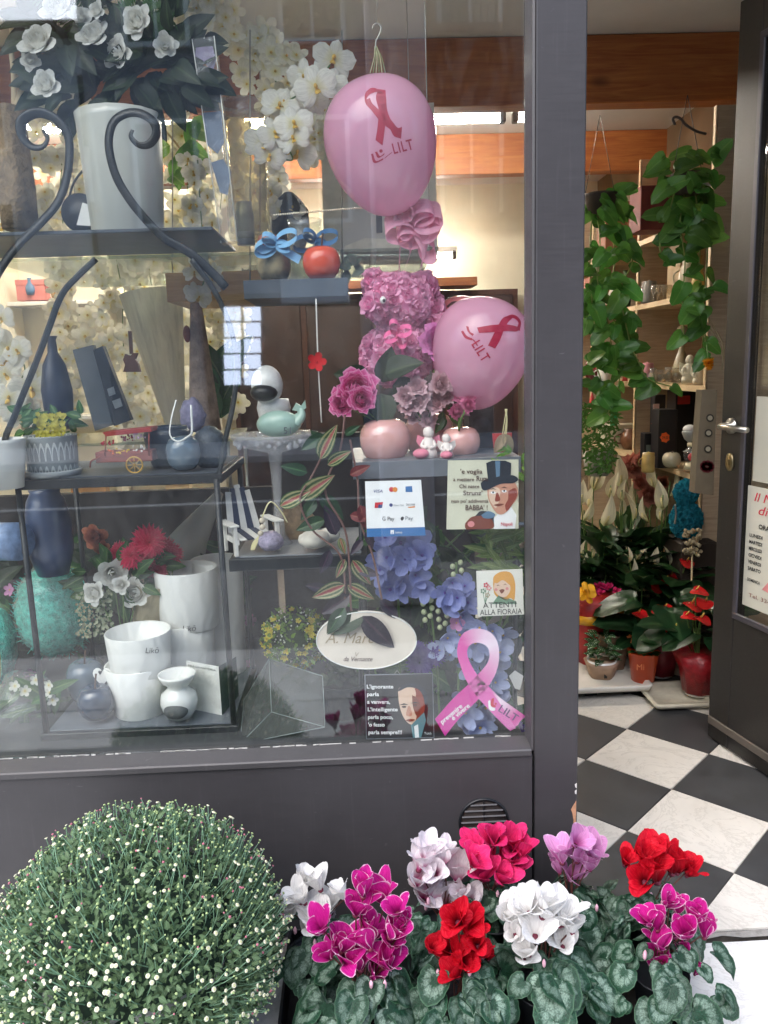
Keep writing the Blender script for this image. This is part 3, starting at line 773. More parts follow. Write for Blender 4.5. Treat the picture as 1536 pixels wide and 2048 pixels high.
bw = MB(); bw.lathe([(0, -.5), (.55, -.35), (1, .1), (.9, .38), (.62, .46)], 9); bw.lathe([(.6, .44), (.45, .5), (0, .52)], 9, mat=1); bw_me = bw.mesh('flower_bud', [m_budw, m_budc])
bg = MB(); bg.ball((0, 0, 0), (.8, .8, .6), 7, 5); bg_me = bg.mesh('flower_bud', m_budg); bp_me = bg.mesh('flower_bud', m_budp)
st = MB(); rest = MB(); spots = []
for k in range(2300):
    v = mumdir(); q = mumpt(v, rnd(.965, 1.035+.03*max(0, v.z+v.x*.6))); spots.append((v, q))
    a = mumpt((v+Vector((rnd(-.1, .1), rnd(-.1, .1), -.12))).normalized(), rnd(.8, .88)); st.tube([a, (a+q)*.5+v*.004, q], [.0011, .0009, .0008], 4, cap=False)
spots.sort(key=lambda s: (s[1]-CAMP).length+ (0 if s[0].y < .2 else .3))
for k, (v, q) in enumerate(spots):
    up = v.z; left = -v.x
    white = random.random() < (.52 if up < .55 else .18)*(1.15 if v.x < .2 else .6)
    pink = (not white) and random.random() < .12
    s = rnd(.0026, .0047) if white else rnd(.0022, .0036)
    n_ = (v+Vector((rnd(-.3, .3), rnd(-.3, .3), .35))).normalized()
    if k < 300: put('flower_bud', bw_me if white else (bp_me if pink else bg_me), aim(q, n_, s), ch)
    else:
        if white: rest.merge(bw, aim(q, n_, s))
        else: rest.merge(bg, aim(q, n_, s), 3 if pink else 2)
rest.build('far_buds', [m_budw, m_budc, m_budg, m_budp], ch, 'stuff'); st.build('bud_stems', m_mstem, ch, 'stuff')

# ---- cyclamens
def cyc_leafmat():
    t = NT('cyclamen_leaf'); a = t.attr(); r, ang = a.outputs[0], a.outputs[1]
    oi = t.n('ShaderNodeObjectInfo'); tc = t.n('ShaderNodeTexCoord')
    ad = t.n('ShaderNodeVectorMath'); ad.operation = 'ADD'; cm = t.n('ShaderNodeCombineXYZ')
    rv = t.math('MULTIPLY', oi.outputs['Random'], 60); t.l(rv, cm.inputs[0]); t.l(rv, cm.inputs[1]); t.l(tc.outputs['Object'], ad.inputs[0]); t.l(cm.outputs[0], ad.inputs[1])
    n1 = t.noise(6, 3, .6, ad.outputs[0]); n2 = t.noise(16, 3, .6, ad.outputs[0])
    rr = t.math('ADD', t.math('ADD', r, t.math('MULTIPLY', t.math('SUBTRACT', oi.outputs['Random'], .5), .22)), t.math('MULTIPLY', t.math('SUBTRACT', n1, .5), .5))
    g = t.ramp(n2, [(.3, srgb('122A1A')), (.7, srgb('26503A'))])
    band = t.ramp(rr, [(.34, (0, 0, 0)), (.50, (1, 1, 1)), (.68, (1, 1, 1)), (.84, (0, 0, 0))])
    # radiating veins cut the silver zone
    vn = t.math('ABSOLUTE', t.math('SINE', t.math('MULTIPLY', ang, 28.3)))
    cut = t.ramp(vn, [(.12, (.45, .45, .45)), (.5, (1, 1, 1))])
    k = t.math('MULTIPLY', t.math('MULTIPLY', band, cut), t.ramp(n2, [(.3, (.25, .25, .25)), (.65, (.85, .85, .85))]))
    rv2 = t.math('FRACT', t.math('MULTIPLY', oi.outputs['Random'], 17.3)); k = t.math('MULTIPLY', k, t.math('ADD', .35, t.math('MULTIPLY', rv2, .65))); colr = t.mix(k, g, srgb('A6C0AE'))
    edge = t.ramp(r, [(.93, (0, 0, 0)), (1.0, (1, 1, 1))]); colr = t.mix(t.math('MULTIPLY', edge, .55), colr, srgb('5C8060'))
    hs = t.n('ShaderNodeHueSaturation'); mr = t.n('ShaderNodeMapRange'); mr.inputs[3].default_value = .75; mr.inputs[4].default_value = 1.2
    t.l(oi.outputs['Random'], mr.inputs[0]); t.l(mr.outputs[0], hs.inputs['Value']); t.l(colr, hs.inputs['Color'])
    t.l(hs.outputs[0], t.b.inputs['Base Color']); t.b.inputs['Roughness'].default_value = .42; t.b.inputs['Specular IOR Level'].default_value = .35
    vb = t.math('ADD', t.math('MULTIPLY', vn, .5), n2); t.bump(vb, .25, .06)
    tr = t.n('ShaderNodeBsdfTranslucent'); t.l(hs.outputs[0], tr.inputs[0]); mx = t.n('ShaderNodeMixShader'); mx.inputs[0].default_value = .15
    t.l(t.b.outputs[0], mx.inputs[1]); t.l(tr.outputs[0], mx.inputs[2]); t.l(mx.outputs[0], t.o.inputs['Surface'])
    return t.m
m_cl = cyc_leafmat(); m_cstem = mat('cyclamen_stem', '5A352E', .5, .2, 60)
def cyc_leaf(seed):
    rr = random.Random(seed); m = MB(); nr, na = 5, 26; vs = [(0, -.28, 0)]; ps = [(0, 0, 0)]
    cupv = rr.uniform(-.25, .3); w1, w2 = rr.uniform(.03, .09), rr.uniform(0, 6); fold = rr.uniform(-.1, .35)
    for j in range(1, nr+1):
        for i in range(na):
            a = 2*pi*i/na; t = j/nr
            # heart: notch at -Y, tip at +Y
            b_ = atan2(cos(a), sin(a))
            rad = 1.0*(1+.22*max(0, cos(a))**6)*(1-.55*max(0, cos(a-pi))**9)*(1+.02*(-1)**i)
            x, y = sin(a)*rad*.92*t, cos(a)*rad*t-.28*(1-t)
            z = cupv*t*t+w1*t*t*sin(5*a+w2)+fold*abs(x)-.25*max(0, y)**2
            vs.append((x, y, z)); ps.append((t, i/na, 0))
    fs = [(0, 1+i, 1+(i+1) % na) for i in range(na)]
    for j in range(nr-1):
        for i in range(na): fs.append((1+j*na+i, 1+(j+1)*na+i, 1+(j+1)*na+(i+1) % na, 1+j*na+(i+1) % na))
    m.add(vs, fs, 0, None, ps); return m.mesh('leaf', m_cl)
CL = [cyc_leaf(s) for s in range(6)]
def cyc_flower(seed, mats_, full=1.0):
    """swept-back petals standing up from a nodding throat; origin at the throat, petals to +Z"""
    rr = random.Random(seed); m = MB()
    for k in range(5):
        a = 2*pi*k/5+rr.uniform(-.25, .25); tw = rr.uniform(.15, .75)*rr.choice((-1, 1, 1)); L = rr.uniform(1.0, 1.25); sp = rr.uniform(.25, .7); wd = rr.uniform(.36, .46)*full
        ca, sa = cos(a), sin(a); wv = rr.uniform(0, 6); bend = rr.uniform(.0, .35)
        def fn(u, v):
            v = 1-(1-v)**1.5; t = 2*u-1
            w = wd*((v/.58)**.85 if v < .58 else sqrt(max(0, 1-((v-.58)/.42)**2))*.96+.04)*t
            if v < .58: w = wd*(.16+.84*sin(pi/2*v/.58)**1.2)*t
            r = .07+sp*v**1.25; z = L*v-bend*v**3; ph = tw*(.2+.8*v)
            cup = .30*w*w/wd+.025*sin(v*7+wv+t*2.5)*v+.02*sin(t*7+wv)*v*v
            x, y, z = r+w*sin(ph)-cup, w*cos(ph), z+w*sin(ph)*.25+.012*sin(t*6+wv)*v
            return (x*ca-y*sa, x*sa+y*ca, z)
        m.grid(6, 9, fn, 0)
    m.lathe([(.02, -.10), (.10, -.08), (.13, 0), (.11, .06)], 8, mat=1)
    return m.mesh('flower', mats_)
CYC = {
 'white': petal('cyc_white', 'F3F2F0', tl=.3, rough=.6, rndv=.02), 'blush': petal('cyc_blush', 'F0E8EC', None, 'C23C84', .3, rndv=.03),
 'edge': petal('cyc_magenta_edged', 'C81E8C', 'F4CFE6', '8E1060', .3, edge_at=.86), 'hot': petal('cyc_hot_pink', 'E83278', 'F08CB0', 'A80E48', .3, edge_at=.97),
 'red': petal('cyc_red', 'D8142E', None, '7E0A1A', .35), 'pale': petal('cyc_pale_pink', 'E09CD0', 'F2D0EA', 'C05AA0', .35, edge_at=.85)}
m_throat = mat('cyc_throat', '6A2038', .6)
CF = {k: [cyc_flower(s*7+len(k), [m, m_throat]) for s in range(4)] for k, m in CYC.items()}
m_bud = mat('cyc_bud', 'D8A8B8', .6, .2, 60)
m_bpot = mat('nursery_pot', '22262A', .5)
def cyclamen(lab, col, flowers, centre, Yb, nl, leafr, zrim, seed):
    """flowers: (x, y, size) picture places; centre (x, y) of the leaf mound"""
    rr = random.Random(seed); c = PY(centre[0], centre[1], Yb)
    t = thing('cyclamen', lab, 'plant', (c.x, Yb, 0), 'cyclamens in trays on the pavement')
    MB().lathe([(.038, 0), (.042, .004), (.055, zrim), (.058, zrim), (.05, zrim-.012)], 20, (c.x, Yb, .012)).build('pot', m_bpot, t)
    crown = Vector((c.x, Yb, zrim+.015))
    for k in range(nl):
        a = rr.uniform(0, 2*pi) if k > nl*.5 else rr.uniform(pi*1.05, pi*1.95)
        ring = sqrt(rr.uniform(.03, 1)); r = leafr*1.22*(ring*.95+.05)
        z = zrim+.055*(1-ring**1.5)+.03+rr.uniform(-.012, .014)-.03*max(0, ring-.75)*4
        p = Vector((c.x+r*cos(a), Yb+r*sin(a), z)); out = Vector((cos(a), sin(a), 0))
        s = rr.choice((rr.uniform(.016, .028), rr.uniform(.028, .046), rr.uniform(.028, .046)))
        nrm = (Vector((0, 0, 1))*(1.15-.75*ring)+out*(.25+.75*ring)+Vector((rr.uniform(-.3, .3), rr.uniform(-.45, .1), 0))).normalized()
        fwd = (out+Vector((rr.uniform(-.7, .7), rr.uniform(-.7, .7), -.35-.5*ring))).normalized()
        lf = put('leaf', rr.choice(CL), frame(p, fwd, nrm, s), t)
    stm = MB()
    flowers = flowers+[(x+rr.uniform(-16, 16), y+rr.uniform(-6, 22), s*rr.uniform(.7, .95)) for x, y, s in flowers if rr.random() < .35]
    for i, (x, y, s) in enumerate(flowers):
        dy = rr.uniform(-.03, .02); p = PY(x, y, Yb+dy); sz = s*1.05*mpp(p)
        foot = p-Vector((0, 0, sz*.62))
        tilt = Vector((rr.uniform(-.45, .45), rr.uniform(-.65, .15), 1)).normalized()
        fo_ = put('flower', rr.choice(CF[col]), aim(foot, tilt, sz*rr.uniform(.88, 1.08), rr.uniform(0, 6)), t)
        MB().tube(smooth_path([crown+Vector((rr.uniform(-.015, .015), rr.uniform(-.015, .015), -.01)), (crown+foot)*.5+Vector((rr.uniform(-.01, .01), .006, .01)), foot+Vector((0, .012, -.004)), foot+Vector((0, .008, .006))], 4), .0017, 5).build('stem', m_cstem, t)
    for i in range(2):
        p = crown+Vector((rr.uniform(-.05, .05), rr.uniform(-.06, -.02), .06+rr.uniform(0, .03)))
        b_ = MB(); b_.lathe([(0, -.013), (.0035, -.008), (.004, 0), (.001, .006)], 7, p); b_.build('flower_bud', m_bud, t)
    return t
ZR = .105
cyclamen('white cyclamen next to the round chrysanthemum', 'white', [(600, 1775, 50), (640, 1752, 48), (575, 1800, 46), (625, 1815, 58), (660, 1795, 52), (690, 1775, 40), (655, 1840, 50), (615, 1850, 46), (602, 1745, 36)], (628, 1885), -.20, 23, .085, ZR, 1)
cyclamen('large magenta cyclamen with white petal edges, left of the red one', 'edge', [(645, 1835, 48), (725, 1765, 50), (770, 1775, 55), (710, 1800, 50), (795, 1800, 48), (680, 1870, 56), (735, 1850, 60), (780, 1845, 52), (720, 1905, 60), (765, 1900, 56), (660, 1890, 44), (745, 1930, 48), (800, 1830, 38)], (725, 1975), -.36, 31, .10, ZR, 2)
cyclamen('blush white cyclamen with purple throats below the window sill', 'blush', [(850, 1690, 56), (885, 1700, 52), (915, 1730, 56), (830, 1735, 56), (865, 1755, 56), (890, 1785, 54), (845, 1775, 46), (925, 1765, 46), (870, 1722, 48)], (885, 1850), -.14, 29, .09, ZR, 3)
cyclamen('hot pink cyclamen in front of the round vent', 'hot', [(950, 1675, 44), (985, 1660, 50), (1020, 1665, 48), (945, 1705, 44), (975, 1700, 54), (1010, 1700, 54), (1040, 1690, 44), (995, 1735, 50), (1030, 1725, 46), (965, 1735, 44)], (990, 1825), -.12, 26, .085, ZR, 4)
cyclamen('scarlet red cyclamen between the magenta and white ones in the front row', 'red', [(895, 1825, 54), (930, 1815, 58), (940, 1850, 50), (905, 1870, 60), (860, 1880, 40), (935, 1895, 56), (965, 1895, 36), (915, 1925, 50)], (920, 1985), -.34, 34, .10, ZR, 5)
cyclamen('pure white cyclamen with the widest bunch of blooms in the front row', 'white', [(1015, 1810, 50), (1050, 1795, 56), (1085, 1800, 58), (1120, 1815, 58), (1030, 1835, 52), (1070, 1840, 60), (1110, 1845, 58), (1145, 1840, 44), (1060, 1880, 50), (1085, 1790, 44)], (1085, 1980), -.33, 36, .105, ZR, 6)
cyclamen('pale pink cyclamen at the foot of the grey post', 'pale', [(1150, 1665, 44), (1125, 1700, 44), (1155, 1695, 48), (1180, 1685, 46), (1140, 1735, 42), (1180, 1715, 42), (1120, 1725, 36)], (1145, 1800), -.14, 23, .075, ZR, 7)
cyclamen('bright red cyclamen blooming in front of the tiled floor', 'red', [(1250, 1705, 42), (1285, 1690, 56), (1315, 1725, 64), (1290, 1735, 52), (1345, 1715, 54), (1375, 1725, 44), (1325, 1690, 46)], (1290, 1850), -.14, 31, .10, ZR, 8)
cyclamen('loose magenta cyclamen with white petal edges at the right end of the tray', 'edge', [(1330, 1790, 42), (1355, 1805, 40), (1315, 1835, 44), (1390, 1815, 48), (1375, 1845, 52), (1410, 1850, 44), (1320, 1875, 42), (1325, 1905, 44), (1365, 1880, 36), (1390, 1935, 24)], (1320, 1960), -.31, 39, .115, ZR, 9)
# trays the cyclamens stand in
def tray(lab, x0, x1, y0, y1, h):
    t = thing('plant_tray', lab, 'tray', ((x0+x1)/2, (y0+y1)/2, -.012), 'black plant trays')
    cx, cy, w, d = (x0+x1)/2, (y0+y1)/2, x1-x0, y1-y0
    MB().box((cx, cy, -.004), (w-.008, d-.008, .008)).build('base', m_black, t)
    for c_, d_ in (((cx, y0+.004, h/2-.006), (w, .008, h)), ((cx, y1-.004, h/2-.006), (w, .008, h)), ((x0+.004, cy, h/2-.006), (.008, d-.017, h)), ((x1-.004, cy, h/2-.006), (.008, d-.017, h))):
        MB().box(c_, d_, bev=.002).build('side', m_black, t)
    return t
a, b_ = PY(545, 2000, -.38).x, PY(1268, 2000, -.38).x
tray('long black plant tray under the left and middle cyclamens', a, .235, -.44, -.06, .075)
tray('black plant tray under the right-hand cyclamens', .243, .62, -.44, -.06, .075)

# ================================================================== THE WINDOW DISPLAY, fixtures
m_slate = mat('slate_shelf', '4A5058', .4, .15, 20); m_gshelf = mat('grey_shelf', '6C7179', .4, .1, 20)
rk = thing('display_rack', 'black iron display rack with curled scroll tops and stepped shelves', 'rack', (PY(240, 1460, .3).x, .35, .456))
zt, zm, zl, zr_ = PY(220, 462, .2).z, PY(240, 962, .2).z, PY(280, 1456, .2).z, PY(560, 1124, .2).z
xl, xr, xe = PY(44, 965, .2).x, PY(437, 962, .2).x, PY(735, 1120, .2).x
def shelf(parent, x0, x1, y0, y1, z, th, m=m_iron, inset=None):
    MB().box(((x0+x1)/2, (y0+y1)/2, z), (x1-x0, y1-y0, th), bev=.0015).build('shelf', m, parent)
    if inset: MB().box(((x0+x1)/2, (y0+y1)/2, z+th/2+.002), (x1-x0-.03, y1-y0-.03, .003)).build('shelf_plate', inset, parent)
shelf(rk, PY(-190, 460, .2).x, PY(425, 460, .2).x, .2, .56, zt, .008, m_slate)
shelf(rk, xl-.01, xr+.012, .18, .56, zm, .022, m_iron, m_slate)
shelf(rk, xl-.01, xr+.012, .16, .56, zl, .024, m_iron, m_gshelf)
shelf(rk, xr+.0145, xe, .18, .52, zr_, .030, m_iron, mat('rack_plate', '8E9196', .35, .1, 20))
for x in (xl, xr):
    for y in (.175, .55):
        MB().tube([(x, y, .457), (x, y, zm)], .0075, 8).build('leg', m_iron, rk)
MB().tube([(xe-.012, .19, .457), (xe-.012, .19, zr_)], .0075, 8).build('leg', m_iron, rk)
sc1 = [(86, 260), (95, 278), (84, 294), (63, 293), (45, 274), (42, 246), (60, 229), (84, 226), (112, 239), (134, 267), (139, 302), (134, 352), (116, 404), (81, 446), (35, 492), (0, 540), (-30, 600)]
sc2 = [(265, 260), (262, 274), (278, 290), (299, 288), (313, 267), (306, 243), (281, 227), (253, 227), (228, 243), (218, 274), (220, 309), (232, 352), (253, 390), (281, 427), (327, 475), (380, 506), (422, 543), (452, 575)]
for s_ in (sc1, sc2):
    q = smooth_path([PY(x, y, .19) for x, y in s_], 5); MB().tube(q, [.0055+.006*min(1, i/25) for i in range(len(q))], 8, flat=.6).build('scroll', m_iron, rk)
for s_ in ([(192, 518), (158, 550), (130, 580), (114, 610), (100, 650), (70, 730), (30, 830), (10, 890), (40, 962)], [(383, 520), (415, 561), (440, 603), (462, 660), (474, 730), (466, 810), (448, 890), (437, 962)]):
    q = smooth_path([PY(x, y, .19) for x, y in s_], 5); MB().tube(q, .0085, 8, flat=.6).build('curved_upright', m_iron, rk)
# upper small shelf and right-hand grey shelf
ws = thing('wall_shelf', 'dark slate shelf carrying the coral apple and ribboned jars', 'shelf', PY(590, 580, .32))
slab_px(MB(), 486, 561, 696, 592, .3, .26).build('board', m_slate, ws)
for x in (500, 684): tube_px(MB(), [(x, 562, .54), (x, 60, .54)], .002, 6, k=1).build('hanging_wire', m_steel, ws)
ws = thing('wall_shelf', 'short wooden shelf board between the orchids and the slate shelf', 'shelf', PY(450, 572, .62))
slab_px(MB(), 330, 546, 531, 598, .62, .3).build('board', wood('pine_board', 'B58A54', 'CFA670', 1.5, 0, .5, False), ws)
for x in (345, 520): tube_px(MB(), [(x, 546, .7), (x, 60, .7)], .002, 6, k=1).build('hanging_wire', m_steel, ws)
m_gsh = clearmat('shelf_glass', 'E6EEEA', 1.5, .03)
for lab_, x0_, x1_, y0_, y1_, z_, up_ in (('clear glass shelf hung on wires behind the balloon and jars', -.95, .23, .5, 1.2, 1.648, True), ('clear glass shelf behind the rack carrying album and driftwood cone', -1.25, -.36, .575, .98, 1.150, False)):
    t = thing('wall_shelf', lab_, 'shelf', ((x0_+x1_)/2, (y0_+y1_)/2, z_)); MB().box(((x0_+x1_)/2, (y0_+y1_)/2, z_), (x1_-x0_, y1_-y0_, .008)).build('board', m_gsh, t)
    for x_ in (x0_+.02, x1_-.02):
        for y_ in (y0_+.03, y1_-.03): MB().tube([(x_, y_, z_+.004), (x_, y_, 2.7)] if up_ else [(x_, y_, .457), (x_, y_, z_-.004)], .0015 if up_ else .006, 6).build('hanging_wire' if up_ else 'leg', m_steel, t)
rs = thing('wall_shelf', 'grey shelf under the pink ceramic apples', 'shelf', PY(850, 938, .22))
slab_px(MB(), 705, 925, 1042, 947, .17, .34).build('board', m_gshelf, rs)
for x in (722, 1030): tube_px(MB(), [(x, 945, .22), (x, 1488, .22)], .006, 6, k=1).build('leg', m_iron, rs)

# ---- the lit wall with shelves at the back of the shop, seen through the display
bw_ = thing('back_cabinet', 'cream wall cabinet with long shelves glowing at the back of the shop', 'cabinet', (-1.2, 3.2, 0))
MB().box((-1.43, 3.33, 1.2), (1.14, .04, 2.4)).build('back_panel', m_cream, bw_)
for yy in (425, 600, 830, 992, 1130): 
    z = PY(300, yy, 3.1).z
    if z < 2.4: MB().box((-1.43, 3.2, z), (1.13, .22, .022), bev=.002).build('shelf', m_white, bw_)
for x in (-2.01, -1.45, -.86): MB().box((x, 3.2, 1.2), (.025, .215, 2.38)).build('side', m_cream, bw_)
dk = thing('dark_cupboard', 'dark brown panelled cupboard at the back of the shop', 'cupboard', (.45, 4.6, 0))
MB().box((.15, 4.7, .94), (2.2, .3, 1.88)).build('carcass', wood('dark_wood', '3A211A', '54301F', 1, 2, .5, False), dk)
for k in range(4): MB().box((-.66+.54*k, 4.54, .94), (.5, .02, 1.8), bev=.006).build('door', mat('dark_panel', '34211C', .5, .25, 8), dk)
b3 = MB().box((.25, 4.42, 1.92), (1.3, .3, .06), bev=.004); tag(b3.build('wall_shelf', m_beam), 'long wooden shelf over the thin lamp at the back', 'shelf')

# ---- stuff on the back cabinet shelves
def smallbox(lab, x0, y0, x1, y1, Y, m, dep=.08, name='gift_box', cat='box', group=None):
    t = thing(name, lab, cat, PY((x0+x1)/2, y1, Y), group); slab_px(MB(), x0, y0, x1, y1, Y, dep).build('body', m, t)
    slab_px(MB(), x0-1, y0, x1+1, y0+(y1-y0)*.22, Y-.004, dep+.008).build('lid', m, t); return t
smallbox('tan cardboard box on the back shelf above the red dahlias', 140, 965, 212, 990, 3.1, mat('kraft', 'B98E5C', .8))
smallbox('pink gift box on the far back shelf', 30, 560, 92, 600, 3.1, mat('pinkbox', 'C97A72', .7))
smallbox('pale round-lidded box on the back shelf under the wood cone', 330, 962, 380, 990, 3.1, mat('palebox', 'D8C2A0', .7))
smallbox('yellow carton with a drawn house outline near the ceiling of the rack', 215, 508, 372, 542, 1.0, mat('yellow_carton', 'CFC88A', .7), .2)
smallbox('small red box standing beside the dark round tin', 108, 425, 128, 452, 1.4, mat('red_box', 'A03028', .6))
t = thing('table_lamp', 'small table lamp with a glowing white shade on the back shelf', 'lamp', PY(352, 600, 3.0))
m_shade = mat('lit_shade', 'FFF6DC', .7, .02, 10, emit=3.0)
lathe_px(352, 3.0, [(20, 592), (24, 545)], 20, MB()).build('shade', m_shade, t); lathe_px(352, 3.0, [(10, 601), (4, 598), (2, 590)], 12).build('foot', m_white, t)
bq = MB()
for k in range(26): bq.merge(leaf_mb(.35), frame(PY(352+rnd(-14, 14), 540+rnd(-8, 4), 3.0+rnd(-.06, .06)), (rnd(-1, 1), rnd(-.6, .3), rnd(.2, 1)), (0, -1, .3), .05))
tag(bq.build('small_pot_plant', leafmat('fresh_leaf', '6A9A3A', None, .5)), 'tuft of fresh green leaves above the lamp shade', 'plant')

# ================================================================== cream and white orchid garlands
m_lemon = petal('cream_petal', 'F0ECDA', None, 'E4DCA4', .45, .6); m_wht = petal('white_petal', 'F2F0E6', None, 'E8E2B8', .4, .6); m_lip = mat('orchid_lip', 'D8B04A', .5, .2, 60)
m_gst = mat('green_stem', '5C7A3C', .6); m_bst = mat('pale_branch', 'CDB892', .8, .15, 30, .3)
OR = flower('orchid', m_wht, m_lip); BL = flower('blossom', m_lemon, m_lip); BLW = flower('blossom', m_wht, m_lip)
def garland(lab, path, n, spread, size, me, kind='orchid_garland', stemm=None, cat='flowers', jit=.5, group='white orchid garlands'):
    t = thing(kind, lab, cat, PY(*path[0]), group); q = smooth_path([PY(*p) for p in path], 6)
    MB().tube(q, .0022, 5).build('stem', stemm or m_gst, t)
    for k in range(n):
        f = k/max(1, n-1)*(len(q)-1); i = min(int(f), len(q)-2); p = q[i].lerp(q[i+1], f-i); s = mpp(p)
        p = p+Vector((rnd(-1, 1)*spread*s, rnd(-1, .6)*spread*s*.8, rnd(-1, 1)*spread*s*.8))
        nn = Vector((rnd(-jit, jit), -1, rnd(-jit, jit)+.1))
        put('blossom', me, aim(p, nn, rnd(.75, 1.15)*size*s, rnd(-.5, .5)), t)
    return t
garland('thick cream blossom garland sweeping down behind the balloon', [(372, 10, .75), (440, 45, .75), (505, 105, .72), (560, 175, .7), (600, 235, .68), (655, 285, .68)], 95, 52, 26, BL)
garland('large white orchid spray with yellow throats beside the balloon', [(660, 130, .5), (625, 175, .48), (575, 205, .48), (560, 260, .46), (585, 320, .46), (530, 300, .46)], 17, 30, 40, OR, jit=.35)
garland('white orchid strand hanging left of the tall clear vase', [(395, 320, .6), (400, 400, .6), (405, 470, .6), (412, 540, .6), (395, 600, .6)], 26, 20, 22, OR)
garland('cream wisteria curtain behind the scroll ironwork', [(120, 200, 1.3), (125, 300, 1.3), (120, 400, 1.3), (130, 470, 1.3)], 60, 50, 24, BL)
garland('cream wisteria strand hanging below the yellow carton', [(250, 560, 1.5), (245, 660, 1.5), (255, 760, 1.5), (270, 860, 1.5)], 60, 46, 22, BL)
garland('cream blossom strand behind the wooden cone ornament', [(450, 560, 1.4), (445, 650, 1.4), (455, 740, 1.4), (430, 830, 1.4)], 46, 40, 22, BL)
garland('white orchid branch at the far left edge, upper row', [(-10, 330, .6), (10, 390, .6), (35, 450, .6)], 10, 26, 36, OR)
garland('white orchid branch at the far left edge, middle row', [(-20, 660, .7), (20, 690, .7), (50, 740, .7), (20, 800, .7), (80, 830, .7)], 15, 36, 38, OR)
garland('cream wisteria strand above the patterned pot', [(150, 600, 1.7), (170, 680, 1.7), (150, 760, 1.7), (120, 840, 1.7)], 46, 46, 24, BL)
garland('cream flowering strand behind the white vase near the lamps', [(350, 240, 1.8), (380, 320, 1.8), (370, 420, 1.8), (380, 510, 1.8)], 50, 46, 22, BL)
garland('white orchid strand low behind the tall clear vase', [(540, 330, .9), (520, 400, .9), (560, 450, .9)], 18, 34, 26, OR)
for k_, (lab_, path_, n_) in enumerate((('cream blossom curtain between the trunk and the white vase', [(150, 330, 2.2), (140, 430, 2.2), (160, 520, 2.2)], 50), ('long cream blossom curtain behind the paper cone', [(330, 560, 2.2), (310, 660, 2.2), (320, 760, 2.2), (330, 860, 2.2)], 70), ('cream blossom curtain behind the slate shelf jars', [(500, 330, 2.2), (520, 430, 2.2), (470, 520, 2.2), (470, 640, 2.2)], 70), ('cream blossom curtain under the beam near the lamps', [(420, 200, 2.1), (450, 300, 2.1), (440, 420, 2.1)], 50))):
    garland(lab_, path_, n_, 48, 24, BL)
garland('thin trailing blossom sprig under the back shelf, left', [(248, 985, 2.6), (255, 1010, 2.6), (250, 1040, 2.6)], 9, 8, 11, BLW)
garland('thin trailing blossom sprig under the back shelf, right', [(315, 985, 2.6), (320, 1005, 2.6), (318, 1020, 2.6)], 7, 8, 10, BLW)

# ---- white rose bouquet in the tall white vase
m_dleaf = leafmat('dark_leaf', '24321F', '3E4E32', .5, .12, .3); m_mid = leafmat('mid_leaf', '2F5A28', '6A8A4A', .42, .2, .3); m_rosew = petal('white_rose', 'EDECE6', None, 'D8DCB8', .35)
RS = flower('rose', m_rosew); DL = leaf_mesh(m_dleaf, .55, 'ovate'); ML = leaf_mesh(m_mid, .5, 'ovate')
def bouquet(name, lab, cat, flowers, me, Y, leafs=None, lme=None, lsz=(.05, .08), stem_to=None, group=None, stemm=None, jit=.5, fname=None):
    """flowers (x, y, r); leafs (cx, cy, rx, ry, n, Ydepth)"""
    c = PY(flowers[0][0], flowers[0][1], Y); t = thing(name, lab, cat, c, group)
    for x, y, r in flowers:
        p = PY(x, y, Y+rnd(-.03, .03)); put(fname or me.name.split('.')[0], me, aim(p, (rnd(-jit, jit), -1, rnd(-.1, .7)), r*mpp(p), rnd(0, 6)), t)
        if stem_to:
            e = PY(*stem_to, Y); MB().tube([p+Vector((0, .01, -.005)), (p+e)*.5+Vector((rnd(-.01, .01), .01, 0)), e], .002, 5).build('stem', stemm or m_gst, t)
    if leafs:
        for cx, cy, rx, ry, n, dep in leafs:
            for k in range(n):
                a = rnd(0, 2*pi); r = sqrt(rnd(0, 1)); x, y = cx+rx*r*cos(a), cy+ry*r*sin(a)
                p = PY(x, y, Y+rnd(0, dep)); d = Vector((cos(a)+rnd(-.5, .5), rnd(-.8, .2), -sin(a)+rnd(-.5, .5)))
                put('leaf', lme, frame(p, d, Vector((rnd(-.5, .5), -1, rnd(0, .8))), rnd(*lsz)), t)
    return t
vw = thing('white_vase', 'tall white vase under the big white rose bouquet', 'vase', PY(252, 486, .38))
lathe_px(252, .38, [(0, 488), (66, 488), (70, 470), (76, 360), (81, 250), (83, 232), (78, 232), (74, 300), (0, 320)], 40, MB(), rib=.012, nrib=16).build('body', mat('vase_white', 'BFC0B8', .3, .04, 12, .1, coat=.3), vw)
bq1 = bouquet('rose_bouquet', 'white roses with dark leaves at the top left of the window', 'bouquet', [(80, 88, 40), (190, 75, 36), (238, 108, 32), (276, 46, 32), (118, 22, 36), (330, 92, 24), (95, 172, 30), (195, 22, 18), (160, 35, 22), (60, 120, 20)], RS, .34,
             [(240, 150, 165, 85, 120, .16), (130, 60, 80, 70, 36, .12), (330, 110, 90, 80, 40, .12)], DL, (.06, .10))
for (x, y, dx) in ((60, -20, -1), (110, -30, -.4), (320, 20, .9), (300, -20, .5), (345, 40, .7)):
    fr_ = MB(); a = PY(220, 110, .4); e = PY(x, y, .36); q = smooth_path([a, (a+e)*.5+Vector((0, 0, .02)), e], 12)
    fr_.tube(q, .0015, 4)
    for i in range(6, len(q)):
        for sg in (-1, 1):
            dd = (q[i]-q[i-1]).normalized(); sd = dd.cross(Vector((0, -1, 0))).normalized()*sg
            fr_.merge(leaf_mb(.22, 'lance', .1, .1, 2, 3), frame(q[i], sd+dd*.4, (0, -1, .2), .05*(1.1-.6*i/len(q))))
    fr_.build('fern_frond', m_mid, bq1)
